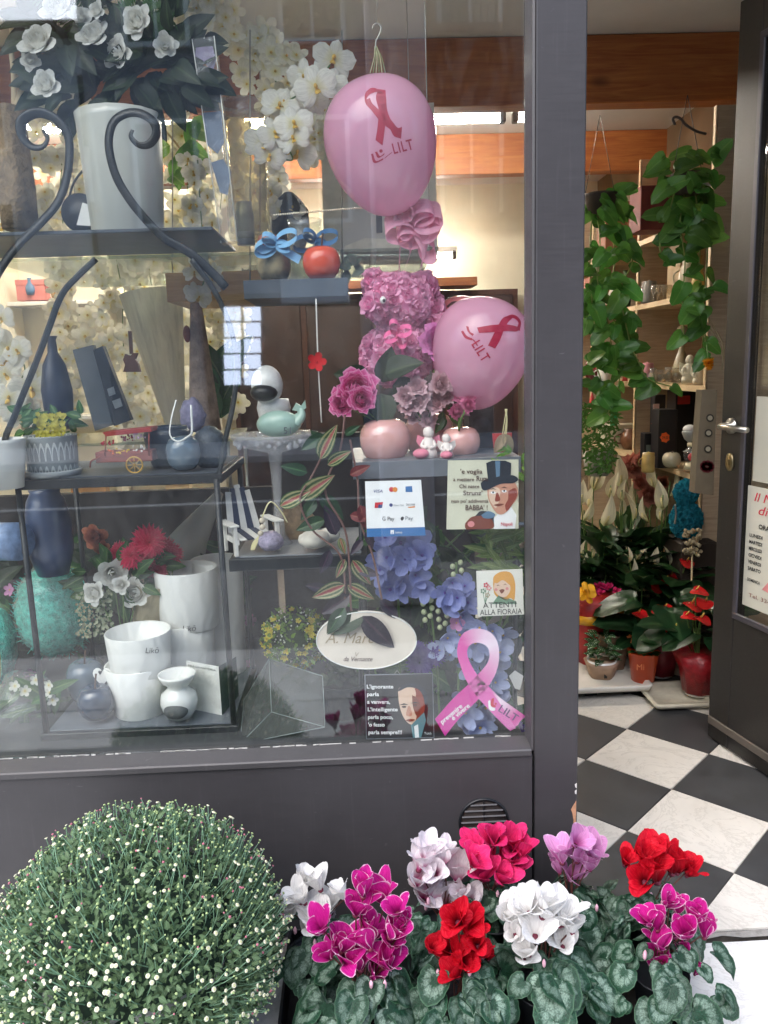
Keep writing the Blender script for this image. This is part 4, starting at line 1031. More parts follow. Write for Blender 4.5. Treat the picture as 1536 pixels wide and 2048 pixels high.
# ---- driftwood and branches at the far left
t = thing('birch_trunk', 'pale textured birch trunk with forked branches at the left edge', 'branch', PY(28, 430, .5))
lathe_px(28, .5, [(34, 460), (36, 380), (33, 300), (30, 215), (0, 208)], 18, MB(), rib=.08, nrib=5).build('trunk', mat('birch_bark', '9A8468', .9, .35, 25, .8, bdist=.01), t)
for pts in ([(30, 215, .5), (28, 150, .5), (22, 90, .5), (25, 20, .5)], [(34, 215, .5), (45, 175, .48), (60, 130, .46), (70, 95, .46)], [(62, 230, .5), (64, 190, .48), (80, 150, .47)]): tube_px(MB(), pts, (.009, .004), 7).build('branch', m_bst, t)
# ---- dark round tin with white tag
t = thing('round_tin', 'dark blue round tin with a white hang tag on the top shelf', 'tin', PY(168, 452, .42))
c, s = pxm(168, 430, .42); MB().lathe([(0, -.02), (37*s, -.02), (38*s, 0), (37*s, .03), (0, .034)], 28, M=Matrix.Translation(c) @ Matrix.Rotation(pi/2, 4, 'X')).build('body', mat('navy_tin', '20242E', .45), t)
tube_px(MB(), [(135, 405, .42), (148, 365, .42), (168, 338, .42)], .003, 6).build('handle', m_iron, t)
prism_px(MB(), [(165, 405), (195, 415), (180, 452), (153, 450)], .385, .0012).build('hang_tag', m_white, t)
# ---- green leafy branch between vase and lamps
t = thing('leafy_branch', 'bright green leafy twig lit by the lamps behind the white vase', 'branch', PY(360, 330, 1.6))
m_lime = leafmat('lime_leaf', '6FA03C', 'A8C870', .5, .4, .2)
for x, y, r in ((375, 250, .16), (340, 290, .13), (355, 315, .12), (395, 240, .12), (345, 350, .11), (400, 300, .12), (365, 290, .12), (385, 345, .1)):
    put('leaf', leaf_mesh(m_lime, .6, 'ovate'), frame(PY(x, y, 1.6), (rnd(-1, 1), -.2, rnd(-1, .6)), (rnd(-.3, .3), -1, .2), r), t)
tube_px(MB(), [(330, 260, 1.6), (355, 290, 1.6), (380, 330, 1.6), (390, 370, 1.6)], .004, 6).build('twig', m_bst, t)
# ---- tall slanted clear gift sleeve with butterfly print
t = thing('clear_gift_sleeve', 'tall slanted clear plastic sleeve with blue printed patches', 'packaging', PY(455, 470, .4))
m_cello = clearmat('cellophane', 'FFFFFF', 1.5, .10, .05, .35, 14); m_acr = clearmat('acrylic', 'F6F8F6', 1.5, .05, .02)
pts = [(384, 78), (428, 72), (474, 480), (442, 486)]
prism_px(MB(), pts, .36, .05).build('sleeve', m_cello, t)
m_blu = mat('print_blue', '5A6C86', .5, .2, 20); m_lil = mat('print_lilac', '8A7AA0', .5, .3, 20); m_dkg = mat('print_dark', '3A4034', .6, .2, 20)
for poly, m_ in (([(392, 95), (425, 92), (432, 120), (425, 145), (405, 120), (390, 112)], m_lil), ([(398, 190), (432, 185), (440, 222), (403, 222)], m_dkg), ([(403, 226), (442, 222), (448, 285), (435, 308), (415, 290)], m_blu), ([(422, 325), (446, 318), (462, 345), (455, 390), (440, 385)], m_blu)):
    prism_px(MB(), poly, .375, .002, 0).build('printed_patch', m_, t)
for a_, b_2 in ((pts[0], pts[3]), (pts[1], pts[2])): tube_px(MB(), [(*a_, .36), (*b_2, .36)], .0014, 5, k=1).build('seam', mat('clear_edge', 'E8E8E0', .15, .02, 10, coat=.5), t)
# ---- tall clear vase
t = thing('glass_vase', 'tall clear glass cylinder vase left of the balloon', 'vase', PY(500, 480, .5))
lathe_px(500, .5, [(0, 480), (40, 480), (42, 470), (44, 240), (46, 205), (43, 205), (40, 300), (38, 465), (0, 468)], 32).build('body', clearmat('vase_glass', 'F4F0E0', 1.5, .10, .03, .25, 18), t)
lathe_px(490, .49, [(18, 490), (18, 430), (16, 405), (8, 402)], 16).build('fill', mat('silver_tin', 'A8ACB0', .4, .2, 40, metal=.5), t)
t = thing('ribbed_bowl', 'dark leafy iron ornament behind the tall glass vase', 'ornament', PY(580, 480, .9))
lathe_px(580, .9, [(20, 518), (36, 460), (34, 420), (22, 400), (8, 385)], 20, rib=.1, nrib=7).build('body', mat('dark_ornament', '2C2A2A', .5, .3, 20, .4), t)
# ---- jars with blue ribbon, coral apple, greenery on the slate shelf
t = thing('ribbon_jar', 'small jar with terracotta lid and pale blue ribbon bow', 'jar', PY(545, 558, .4))
lathe_px(548, .4, [(0, 558), (26, 558), (34, 540), (34, 515), (22, 500), (0, 500)], 24).build('body', mat('jar_gold', 'A89A78', .2, .3, 30, coat=.5), t)
lathe_px(538, .4, [(24, 500), (25, 485), (20, 472), (0, 468)], 24).build('lid', mat('terracotta', '8A5038', .7, .2, 30), t)
m_rib = mat('blue_ribbon', '7FB2D8', .45, .1, 30, sheen=1); m_rib2 = mat('deep_blue_ribbon', '3E6C9A', .45, .1, 30)
def bow(mb, x, y, Y, r, n=5, a0=0, w=.012, sq=.45):
    c, s = pxm(x, y, Y); rr = r*s
    for k in range(n):
        a = a0+2*pi*k/n; ca, sa = cos(a), sin(a)
        def fn(u, v):
            t = v*2*pi; R_ = rr*(.5-.5*cos(t)); o = rr*.32*sin(t)
            px_, pz_ = R_*ca-o*sa, (R_*sa+o*ca)*.9
            return (c.x+px_, c.y-.012+(u-.5)*w+.01*sin(t+k), c.z+pz_*1.0+(u-.5)*w*.8)
        mb.grid(2, 16, fn)
def tail(mb, pts, w=.012):
    q = smooth_path([PY(*p) for p in pts], 8); n = len(q)-1
    mb.grid(2, n, lambda u, v: q[int(round(v*n))]+Vector((.35*(u-.5)*w*1.2, (u-.5)*w*.5, (u-.5)*w)))
r_ = MB(); bow(r_, 553, 487, .36, 46, 2, .45, .02); bow(r_, 553, 487, .355, 30, 2, -.5, .018); tail(r_, [(553, 490, .355), (575, 505, .35), (600, 520, .35)], .02); tail(r_, [(553, 490, .355), (530, 500, .35), (512, 490, .35)], .02); r_.build('ribbon', m_rib, t)
t = thing('ribbon_jar', 'clear glass jar tied with a dark blue ribbon behind the coral apple', 'jar', PY(615, 558, .46))
lathe_px(615, .46, [(0, 558), (34, 558), (36, 470), (32, 455), (35, 440), (32, 440), (29, 458), (32, 475), (30, 550), (0, 552)], 28).build('body', clearmat('jar_glass', 'F2F4F0', 1.5, .06), t)
r_ = MB(); bow(r_, 632, 482, .42, 46, 2, .25, .018); bow(r_, 632, 482, .415, 30, 2, -.7, .016); tail(r_, [(632, 485, .42), (660, 500, .42), (672, 530, .42)], .016); r_.build('ribbon', m_rib2, t)
m_coral = mat('coral_glaze', 'D8573C', .22, .12, 14, coat=.5)
apple('glossy coral red ceramic apple on the slate shelf', 643, 560, 494, 38, .36, m_coral)
t = thing('succulent', 'grey green rosette plant at the end of the slate shelf', 'plant', PY(700, 555, .4)); m_grey = leafmat('grey_leaf', '5A665C', None, .6, .1)
for k in range(16): put('leaf', leaf_mesh(m_grey, .5, 'ovate', .2, .15), frame(PY(700+rnd(-16, 16), 540+rnd(-14, 14), .4+rnd(-.02, .02)), (rnd(-1, 1), -.3, rnd(-.6, 1)), (0, -1, .4), rnd(.025, .04)), t)
# ---- bead string across the orchids
q = smooth_path([PY(548, 430, .42), PY(620, 424, .42), PY(690, 418, .42), PY(750, 414, .42)], 16); bd = MB()
for p in q: bd.ball(tuple(p), .0028, 6, 4)
tag(bd.build('bead_string', mat('pearl', 'F0E8D0', .2)), 'string of tiny pale beads running behind the balloon', 'beads')

# ================================================================== balloons
from mathutils.bvhtree import BVHTree
def rubber(name, col, al=.0):
    if name in MATS: return MATS[name]
    t = NT(name); c = srgb(col); t.b.inputs['Base Color'].default_value = (*c, 1); t.b.inputs['Roughness'].default_value = .12; t.b.inputs['Specular IOR Level'].default_value = .7; t.b.inputs['Coat Weight'].default_value = .5; t.b.inputs['Coat Roughness'].default_value = .04
    t.l(t.ramp(t.noise(9, 2), [(.3, tuple(x*.95 for x in c)), (.7, tuple(min(1, x*1.04) for x in c))]), t.b.inputs['Base Color'])
    tr = t.n('ShaderNodeBsdfTranslucent'); tr.inputs[0].default_value = (*c, 1); mx = t.n('ShaderNodeMixShader'); mx.inputs[0].default_value = .4
    t.l(t.b.outputs[0], mx.inputs[1]); t.l(tr.outputs[0], mx.inputs[2]); out = mx.outputs[0]
    if al:
        tp = t.n('ShaderNodeBsdfTransparent'); tp.inputs[0].default_value = (*[min(1, x*1.2) for x in c], 1); m2 = t.n('ShaderNodeMixShader'); m2.inputs[0].default_value = al
        t.l(out, m2.inputs[1]); t.l(tp.outputs[0], m2.inputs[2]); out = m2.outputs[0]
    t.l(out, t.o.inputs['Surface']); MATS[name] = t.m; return t.m
m_pball = rubber('pink_latex', 'F2BCD6', .08); m_cball = rubber('coral_latex', 'E08088'); m_print = mat('crimson_print', 'A8173F', .45, .05, 30)
def balloon(lab, top, bot, rp, Y, m):
    a, b_ = PY(*top, Y), PY(*bot, Y); ax = (a-b_); L = ax.length; R_ = rp*mpp((a+b_)*.5)
    t = thing('balloon', lab, 'balloon', b_, 'pink printed balloons')
    pr = []
    for k in range(25):
        v = k/24; th = pi*v
        z = .5-.5*cos(th); r = sin(th)**.92*(1-.20*(1-z)**1.2+.06*z)
        pr.append((max(0, r)*R_*1.08, z*L))
    mb = MB(); M = aim(b_, ax); mb.lathe(pr, 40, M=M); o = mb.build('skin', m, t)
    k_ = MB(); k_.lathe([(.011, -.016), (.004, -.006), (.005, .001), (.012, .006)], 12, M=M); k_.build('knot', m, t)
    return t, BVHTree.FromPolygons(mb.v, mb.f)
def on_balloon(bvh, x, y, lift=.0012):
    d = ray(x, y).normalized(); h = bvh.ray_cast(CAMP, d)
    return (h[0]-d*lift) if h[0] else PY(x, y, .2)
def strip_on(name, bvh, edge_a, edge_b, parent, m, n=10):
    A = [Vector((*p, 0)) for p in edge_a]; B = [Vector((*p, 0)) for p in edge_b]
    A, B = smooth_path(A, n), smooth_path(B, n); mb = MB(); N = len(A)-1
    mb.grid(3, N, lambda u, v: on_balloon(bvh, *(A[int(round(v*N))].lerp(B[int(round(v*N))], u)).xy)); return mb.build(name, m, parent)
def text_b(name, s, bvh, x, y, hp, rot, parent, m, bold=.0, wpx=None):
    tm = text_mb(s, hp/.7, bold=bold*hp, space=1.15); ca, sa = cos(radians(rot)), sin(radians(rot)); k = wpx/max(v[0] for v in tm.v) if wpx else 1
    mb = MB(); mb.add([on_balloon(bvh, x+v[0]*k*ca+v[1]*sa, y+v[0]*k*sa-v[1]*ca, .0016) for v in tm.v], tm.f, smooth=False); return mb.build(name, m, parent)
b1, v1 = balloon('big pink balloon with a red ribbon print hanging in the middle of the window', (737, 156), (790, 430), 109, .34, m_pball)
strip_on('ribbon_print', v1, [(757, 178), (752, 195), (757, 215), (768, 240), (780, 258), (788, 272), (801, 277)], [(771, 180), (772, 200), (775, 222), (781, 238), (790, 250), (800, 260), (803, 252)], b1, m_print)
strip_on('ribbon_print', v1, [(729, 194), (732, 184), (742, 176), (753, 177), (765, 184)], [(730, 204), (737, 191), (745, 186), (754, 184), (763, 190)], b1, m_print)
strip_on('ribbon_print', v1, [(729, 200), (733, 210), (744, 222), (758, 240), (771, 252), (785, 262), (802, 278)], [(740, 196), (744, 206), (754, 216), (770, 232), (782, 240), (795, 255), (804, 254)], b1, m_print)
strip_on('ribbon_print', v1, [(751, 280), (755, 255), (757, 225), (756, 200), (757, 182)], [(765, 291), (769, 262), (772, 232), (773, 205), (771, 185)], b1, m_print)
def logo_b(bvh, P, t):
    for a_, b_2, e, w in ((P(0, 0), P(6, 18), P(24, 12), 4), (P(8, -4), P(14, 8), P(26, 2), 4)):
        d = (Vector((*b_2, 0))-Vector((*a_, 0))); strip_on('emblem', bvh, [a_, b_2, e], [(a_[0]+w, a_[1]-1), (b_2[0]+w, b_2[1]-w), (e[0]+1, e[1]-w)], t, m_print, 4)
    c = P(20, -6); mb = MB(); mb.add([on_balloon(bvh, c[0]+3.5*cos(k), c[1]+3.5*sin(k)) for k in [i*2*pi/10 for i in range(10)]], [list(range(10))]); mb.build('emblem', m_print, t)
    strip_on('emblem', bvh, [P(27, 8), P(34, 2), P(42, -4)], [P(27, 9.5), P(34, 3.5), P(42, -2.5)], t, m_print, 3)
logo_b(v1, lambda a_, b_2: (742+a_, 308+b_2), b1)
text_b('lettering', 'LILT', v1, 787, 308, 21, -14, b1, m_print, .02, 42)
b2, v2 = balloon('pink balloon with a sideways ribbon print at the right edge of the window', (985, 595), (935, 818), 96, .30, m_pball)
strip_on('ribbon_print', v2, [(954, 655), (985, 650), (1015, 649), (1038, 655), (1040, 662)], [(958, 666), (988, 664), (1015, 662), (1032, 663), (1036, 660)], b2, m_print)
strip_on('ribbon_print', v2, [(976, 691), (984, 675), (994, 655), (1006, 636), (1022, 630)], [(990, 697), (1000, 680), (1008, 660), (1016, 645), (1024, 637)], b2, m_print)
strip_on('ribbon_print', v2, [(1010, 634), (1024, 629), (1036, 634), (1042, 645), (1040, 658)], [(1014, 640), (1025, 636), (1033, 640), (1037, 647), (1033, 656)], b2, m_print)
for pa, pb in (([(922, 663), (930, 676), (944, 681)], [(926, 661), (934, 672), (945, 677)]), ([(932, 652), (936, 664), (945, 672)], [(937, 653), (940, 663), (948, 668)]), ([(944, 679), (949, 684), (954, 692)], [(946, 678), (951, 683), (956, 691)])): strip_on('emblem', v2, pa, pb, b2, m_print, 4)
text_b('lettering', 'LILT', v2, 942, 688, 19, 58, b2, m_print, .02, 44)
b3_, v3 = balloon('coral balloon peeping out behind the right pink balloon', (905, 594), (935, 700), 50, .46, m_cball)
strip_on('ribbon_print', v3, [(893, 612), (905, 603), (918, 603)], [(897, 618), (907, 609), (916, 607)], b3_, mat('dark_print', '3A1A24', .5))
# hook and raffia that carry the big balloon, ribbon bow below it
t = thing('wire_hook', 'thin wire with an S hook holding the big balloon', 'hook', PY(752, 90, .36))
tube_px(MB(), [(754, 0, .36), (754, -40, .36)][::-1]+[(753, 46, .36)], .0009, 5, k=1).build('wire', m_steel, t)
tube_px(MB(), [(745, 58, .36), (747, 50, .36), (756, 47, .36), (762, 55, .36), (759, 68, .36), (752, 82, .36), (751, 96, .36)], .0016, 6).build('hook', m_steel, t)
m_raf = mat('raffia_green', '9AA66A', .8, .2, 60)
for k in range(6): tube_px(MB(), [(751+rnd(-2, 2), 92, .36), (748+k*3, 115, .36), (740+k*6, 146, .355)], .0011, 5).build('raffia', m_raf if k % 2 else mat('raffia_pale', 'D8CFA0', .8), t)
tube_px(MB(), [(752, 92, .36), (770, 140, .42), (800, 300, .52), (805, 430, .34)], .0006, 4).build('string', m_white, t)
m_tulle = petal('pink_tulle', 'F2BCD2', tl=.5, rough=.5)
t = thing('ribbon_bow', 'soft pink ribbon bow tied under the big balloon', 'ribbon', PY(820, 460, .34))
def softbow(x, y, r, n, a0, w):
    mb = MB(); bow(mb, x, y, .36, r, n, a0, w); mb.build('loop', m_tulle, t)
softbow(826, 446, 60, 2, .3, .06); softbow(842, 474, 50, 3, .9, .05); softbow(820, 430, 46, 3, 2.2, .05)
tl_ = MB(); tail(tl_, [(815, 450, .34), (825, 490, .34), (812, 530, .34)], .04); tail(tl_, [(830, 450, .34), (850, 490, .33), (845, 528, .33)], .045); tail(tl_, [(806, 440, .34), (800, 500, .35), (798, 548, .36)], .008); tl_.build('tail', m_tulle, t)
# pale board with writing behind the balloon, white display box
t = thing('name_board', 'large pale board with handwriting seen faintly behind the big balloon', 'board', PY(770, 420, 1.1))
prism_px(MB(), [(640, 215), (868, 205), (876, 500), (648, 510)], 1.1, .012).build('panel', mat('board_cream', 'D8D2C4', .7), t)
text_on('lettering', 'lari', Plane(1.1), 668, 352, 62, mat('board_ink', '6A6460', .7), t, shear=.1, wpx=130)
t = thing('paper_carrier', 'pale paper carrier bag with a dark handle slot behind the bow', 'bag', PY(780, 520, .85))
prism_px(MB(), [(680, 420), (872, 415), (875, 520), (680, 522)], .85, .1).build('body', mat('carrier_white', 'CFC9BE', .7, .05, 10), t)
prism_px(MB(), [(752, 428), (764, 427), (765, 465), (753, 466)], .847, .002).build('handle_slot', m_slate, t)
prism_px(MB(), [(680, 520), (690, 492), (730, 476), (780, 478), (806, 500), (810, 514), (760, 506), (710, 510)], .8, .01).build('label', mat('label_cream', 'E4DCC8', .7), t)

# ================================================================== foam rose bear
def foamrose_mat(n, c): return petal(n, c, None, None, .3, .7, rndv=.14)
m_fr = foamrose_mat('foam_pink', 'F8B8D8'); FR_ = flower('foamrose', m_fr)
def rosefigure(name, lab, blobs, Y, me, rp, core_m):
    c = PY(blobs[0][0], blobs[0][1]+blobs[0][3], Y); t = thing(name, lab, 'ornament', c)
    mb = MB()
    for x, y, rx, ry, dep, dY in blobs: ball_px(mb, x, y, rx*.93, ry*.93, Y+dY, dep=dep*.93, nu=14, nv=10)
    mb.build('core', core_m, t)
    for x, y, rx, ry, dep, dY in blobs:
        p0, s = pxm(x, y, Y+dY); n = int(2.9*(rx*ry*2*pi)/(rp*rp*pi))+4; ga = pi*(3-sqrt(5))
        for k in range(n):
            yy = 1-2*(k+.5)/n; rr = sqrt(1-yy*yy); th = ga*k
            d = Vector((rr*cos(th), yy, rr*sin(th)))
            if d.y > .35: continue
            q = p0+Vector((d.x*rx*s, d.y*dep*s, d.z*ry*s)); nn = Vector((d.x/rx, d.y/dep, d.z/ry)).normalized()
            put('foam_rose', me, aim(q-nn*rp*s*.35, nn, rp*s*rnd(.9, 1.12), rnd(0, 6)), t)
    return t
bear = rosefigure('rose_bear', 'pink foam rose teddy bear in the middle of the window', [(795, 710, 74, 62, 50, .0), (797, 604, 66, 56, 48, .0), (748, 566, 22, 24, 20, .02), (848, 574, 24, 26, 20, .02), (752, 612, 26, 22, 24, -.045), (862, 640, 28, 60, 30, .03)], .38, FR_, 21, mat('foam_core', 'E890BC', .9))
q = MB(); ball_px(q, 766, 600, 6.5, 7.5, .30, nu=12, nv=8); q.build('eye', m_white, bear); q = MB(); ball_px(q, 768, 601, 3, 3.5, .292, nu=8, nv=6); q.build('pupil', m_black, bear)
m_sat = mat('pink_satin', 'E06A9C', .35, .1, 20)
q = MB(); bow(q, 795, 668, .29, 30, 4, .4, .014); tail(q, [(792, 670, .295), (786, 710, .29), (782, 740, .285)], .014); tail(q, [(797, 670, .295), (806, 710, .29), (800, 742, .285)], .014); q.build('ribbon', m_sat, bear)

# ---- peonies and pale pink flowers in the pink apples
m_peo = petal('peony_pink', 'D85A9A', 'EFA8CC', 'B83A7C', .3, edge_at=.9); m_palep = petal('pale_pink', 'E8C4CC', None, 'D898A8', .35); m_rpink = petal('rose_pink', 'DC82A8', None, None, .35)
PE = flower('peony', m_peo); CA = flower('carnation', m_palep); CR = flower('carnation', m_rpink)
bouquet('peony_bouquet', 'deep pink peonies with big dark leaves in the pink apple vase', 'bouquet', [(712, 778, 40), (688, 806, 30), (722, 800, 28)], PE, .25, [(760, 780, 34, 50, 8, .05)], leaf_mesh(m_dleaf, .7, 'ovate'), (.06, .10), (765, 850))
bouquet('peony_bouquet', 'lilac pink peony beside the right balloon', 'bouquet', [(880, 684, 40), (900, 705, 28)], flower('peony', petal('peony_lilac', 'D884BE', None, 'B85AA0', .3)), .33, None, None, stem_to=(860, 850))
bouquet('hydrangea_bunch', 'pale pink ruffled flowers with fern above the small angels', 'bouquet', [(838, 798, 26), (818, 812, 22), (862, 786, 24), (848, 822, 22), (880, 768, 24), (870, 805, 24), (812, 792, 22), (835, 775, 22), (892, 790, 22), (856, 840, 20), (900, 765, 20), (825, 832, 20)], CA, .27, [(890, 810, 30, 26, 16, .05)], ML, (.025, .045), (850, 850))
bouquet('hydrangea_bunch', 'rose pink ruffled flowers just below the right balloon', 'bouquet', [(930, 765, 22), (922, 792, 20), (940, 790, 20), (912, 822, 18), (936, 812, 16), (915, 760, 16)], CR, .24, None, None, stem_to=(918, 862))
m_pglz = mat('pink_glaze', 'DFA8A2', .1, .06, 12, coat=1.0)
G = 'pink glazed apple vases'
apple('largest pink glazed ceramic apple on the grey shelf', 770, 925, 838, 51, .27, m_pglz, G, 0)
apple('pink glazed apple half hidden behind the angels', 858, 912, 826, 50, .38, m_pglz, G, 28)
apple('small pink glazed apple at the right end of the row', 921, 916, 854, 40, .29, m_pglz, G, 26)
m_ang = mat('angel_white', 'E6DCD6', .6, .06, 40, .3); m_angp = mat('angel_pink', 'DB7F95', .6)
def angel(lab, x, yb, h, Y, kneel):
    t = thing('angel_figurine', lab, 'figurine', PY(x, yb, Y), 'little angel figurines'); k = h/60.
    b_ = MB(); ball_px(b_, x, yb-46*k, 10*k, 11*k, Y, nu=14, nv=10, warp=lambda q: 1+.10*sin(q.x*14)*sin(q.z*13)*(q.z > -.3)); b_.build('head', m_ang, t)
    b_ = MB(); lathe_px(x, Y, [(0, yb), (17*k, yb), (15*k, yb-12*k), (10*k, yb-24*k), (8*k, yb-36*k), (3*k, yb-40*k)], 14, b_)
    tube_px(b_, [(x-8*k, yb-32*k, Y), (x-12*k, yb-22*k, Y-.01), (x-3*k, yb-18*k, Y-.02)], .004*k, 6); tube_px(b_, [(x+8*k, yb-32*k, Y), (x+12*k, yb-22*k, Y-.01), (x+3*k, yb-18*k, Y-.02)], .004*k, 6); b_.build('body', m_ang, t)
    for sg in (-1, 1):
        w = MB(); prism_px(w, [(x+sg*6*k, yb-36*k), (x+sg*20*k, yb-42*k), (x+sg*22*k, yb-30*k), (x+sg*14*k, yb-18*k)], Y+.008, .004); w.build('wing', m_angp if kneel else m_ang, t)
    hb = MB(); ball_px(hb, x-(14 if kneel else 0)*k, yb-8*k, 15*k, 9*k, Y-.022, nu=12, nv=8); hb.build('rose_heart' if kneel else 'heart', m_angp, t)
angel('taller angel figurine with pink wings and a rose between the pink apples', 857, 916, 66, .215, True)
angel('shorter angel figurine holding a pink heart beside the small apple', 893, 917, 52, .205, False)
t = thing('black_speaker', 'small black loudspeaker behind the right end of the grey shelf', 'speaker', PY(965, 905, .42))
slab_px(MB(), 938, 812, 988, 925, .38, .1).build('cabinet', m_black, t); q = MB(); c, s = pxm(962, 852, .378); q.lathe([(0, .004), (12*s, .002), (18*s, -.004), (20*s, 0)], 20, M=Matrix.Translation(c) @ Matrix.Rotation(pi/2, 4, 'X')); q.build('cone', mat('speaker_cone', '24262A', .5), t)
t = thing('gift_tag', 'small red gift pack with raffia and dry leaves at the window edge', 'packaging', PY(1008, 900, .2))
prism_px(MB(), [(986, 868), (1024, 866), (1022, 905), (990, 905)], .2, .015).build('card', mat('red_card', 'B02A28', .6), t)
for k in range(5): tube_px(MB(), [(1010+k, 818, .19), (1012+rnd(-4, 4), 840, .19), (1008+rnd(-5, 5), 870, .19)], .0012, 5).build('raffia', mat('raffia_pale', 'D8CFA0', .8), t)
for x, d in ((1000, -.5), (1018, .5)): put('leaf', leaf_mesh(leafmat('dry_leaf', 'A89A78', None, .7), .5, 'ovate'), frame(PY(1008, 868, .185), (d, -.1, -1), (0, -1, 0), .05), t)
# ================================================================== cake stand with birds
t = thing('cake_stand', 'clear cut-glass cake stand fringed with crystals', 'cake stand', PY(555, 965, .33)); m_cry = clearmat('crystal', 'EFEFF4', 1.6, .22, .02, .4, 60)
lathe_px(555, .33, [(40, 1104), (34, 1096), (12, 1070), (8, 1000), (11, 940), (14, 905), (60, 892), (84, 874), (86, 866), (80, 868), (50, 880), (0, 882)], 32).build('stand', m_cry, t)
cr = MB()
for k in range(110):
    a = 2*pi*k/110+rnd(-.02, .02); c, s = pxm(555, 878, .33); rr = rnd(70, 90)*s
    cr.ball((c.x+rr*cos(a), c.y+rr*sin(a), c.z-rnd(-6, 12)*s), rnd(3, 6)*s, 6, 4)
cr.build('crystal_fringe', m_cry, t, 'stuff')
m_spk = mat('speckled_white', 'D8D6D2', .35, .12, 60, coat=.3); m_mint = mat('mint_glaze', '9CB8AC', .3, .06, 20, coat=.4)
t = thing('ceramic_bird', 'white speckled egg-shaped ceramic bird standing on the dark block', 'figurine', PY(535, 830, .34))
b_ = MB(); ball_px(b_, 534, 768, 32, 42, .34, warp=lambda q: 1-.12*q.z*(q.z > 0)); b_.build('shell', m_spk, t)
q = MB(); ball_px(q, 528, 785, 28, 18, .318, nu=14, nv=8); q.build('opening', m_black, t)
q = MB(); lathe_px(548, .36, [(0, 850), (28, 850), (34, 815), (30, 798), (0, 796)], 20, q); q.build('base', m_spk, t)
t = thing('mint_whale', 'mint green ceramic whale figurine on the cake stand', 'figurine', PY(560, 876, .3))
b_ = MB(); ball_px(b_, 557, 848, 44, 27, .28, dep=24); b_.build('body', m_mint, t)
tube_px(MB(), [(590, 845, .28), (602, 830, .28), (600, 816, .28)], (.022, .008), 10, flat=.7).build('tail', m_mint, t)
prism_px(MB(), [(584, 820), (592, 806), (602, 812), (610, 800), (612, 816), (602, 824)], .275, .012).build('fluke', m_mint, t)
for p in ((536, 850, 2.5, .258),): q = MB(); ball_px(q, p[0], p[1], p[2], p[2], p[3], nu=8, nv=6); q.build('eye', m_black, t)
text_on('lettering', '51', Plane(.2505), 566, 868, 14, m_slate, t)
t = thing('red_flower_string', 'red felt flower threaded on a white string', 'ornament', PY(635, 840, .3))
tube_px(MB(), [(632, 598, .3), (636, 720, .3), (643, 845, .3)], .0017, 6).build('string', m_white, t)
put('flower', flower('blossom', mat('red_felt', 'B8141E', .9), mat('red_felt2', 'C8242E', .9)), aim(PY(634, 724, .29), (0, -1, .1), 20*mpp(PY(634, 724, .29))), t)
# ================================================================== things on the middle rack shelf
m_gsc = None
def scalemat():
    t = NT('scale_glaze'); a = t.attr(); u = t.math('MULTIPLY', a.outputs[0], 26); v = t.math('MULTIPLY', a.outputs[1], 9)
    row = t.math('FLOOR', v); fu = t.math('FRACT', t.math('ADD', u, t.math('MULTIPLY', t.math('MODULO', row, 2), .5))); fv = t.math('FRACT', v)
    dx = t.math('SUBTRACT', fu, .5); d2 = t.math('SQRT', t.math('ADD', t.math('POWER', dx, 2), t.math('POWER', t.math('MULTIPLY', fv, .62), 2)))
    colr = t.ramp(d2, [(.26, srgb('8E9498')), (.34, srgb('767C82')), (.40, srgb('E4E6E6')), (.48, srgb('E8EAEA')), (.5, srgb('9CA2A6'))])
    t.l(colr, t.b.inputs['Base Color']); t.b.inputs['Roughness'].default_value = .4; return t.m
pp = thing('patterned_pot', 'grey and white scale-patterned pot on a saucer with a yellow-green plant', 'pot', PY(104, 952, .25))
lathe_px(104, .25, [(0, 940), (48, 940), (51, 872), (52, 870), (48, 872), (46, 886), (0, 888)], 40).build('body', scalemat(), pp)
lathe_px(106, .25, [(0, 952), (52, 952), (57, 940), (54, 938), (0, 942)], 32).build('saucer', mat('grey_ceramic', 'A4A8AA', .4), pp)
t = thing('pot_plant', 'yellow flowering tuft with dark green leaves in the patterned pot', 'plant', PY(104, 880, .25)); m_yel = petal('yellow_bloom', 'C8C05A', None, None, .3)
f_ = MB(); bl_ = blossom_mb(5, .3)
for k in range(150): f_.merge(bl_, aim(PY(100+rnd(-30, 30), 850+rnd(-22, 22), .24+rnd(-.04, .04)), (rnd(-.6, .6), -1, rnd(-.2, 1)), rnd(.004, .007)))
f_.build('blossoms', [m_yel, m_yel], t, 'stuff')
for k in range(26): put('leaf', ML, frame(PY(rnd(40, 165), rnd(825, 880), .29+rnd(0, .06)), (rnd(-1, 1), rnd(-.5, .2), rnd(-.2, 1)), (0, -1, .5), rnd(.025, .05)), t)
t = thing('white_pot', 'large plain white pot cut off at the left edge', 'pot', PY(0, 975, .14)); lathe_px(2, .14, [(0, 978), (40, 976), (52, 885), (54, 878), (50, 878), (44, 900), (0, 905)], 36).build('body', m_white, t)
ct = thing('flower_cart', 'tiny wooden flower cart with yellow wheel on the middle shelf', 'figurine', PY(250, 945, .26)); m_rw = wood('red_wood', '6A2E22', '8C4030', 3, 0, .6, False)
slab_px(MB(), 190, 905, 305, 922, .24, .06).build('bed', m_rw, ct)
prism_px(MB(), [(205, 865), (300, 855), (304, 863), (212, 873)], .235, .07).build('roof', mat('roof_red', '8C2A26', .6), ct)
for x0, y0, x1, y1, Y_ in ((212, 870, 210, 912, .24), (298, 862, 298, 912, .24), (212, 870, 210, 912, .3), (298, 862, 298, 912, .3)): tube_px(MB(), [(x0, y0, Y_), (x1, y1, Y_)], .0022, 6, k=1).build('post', m_rw, ct)
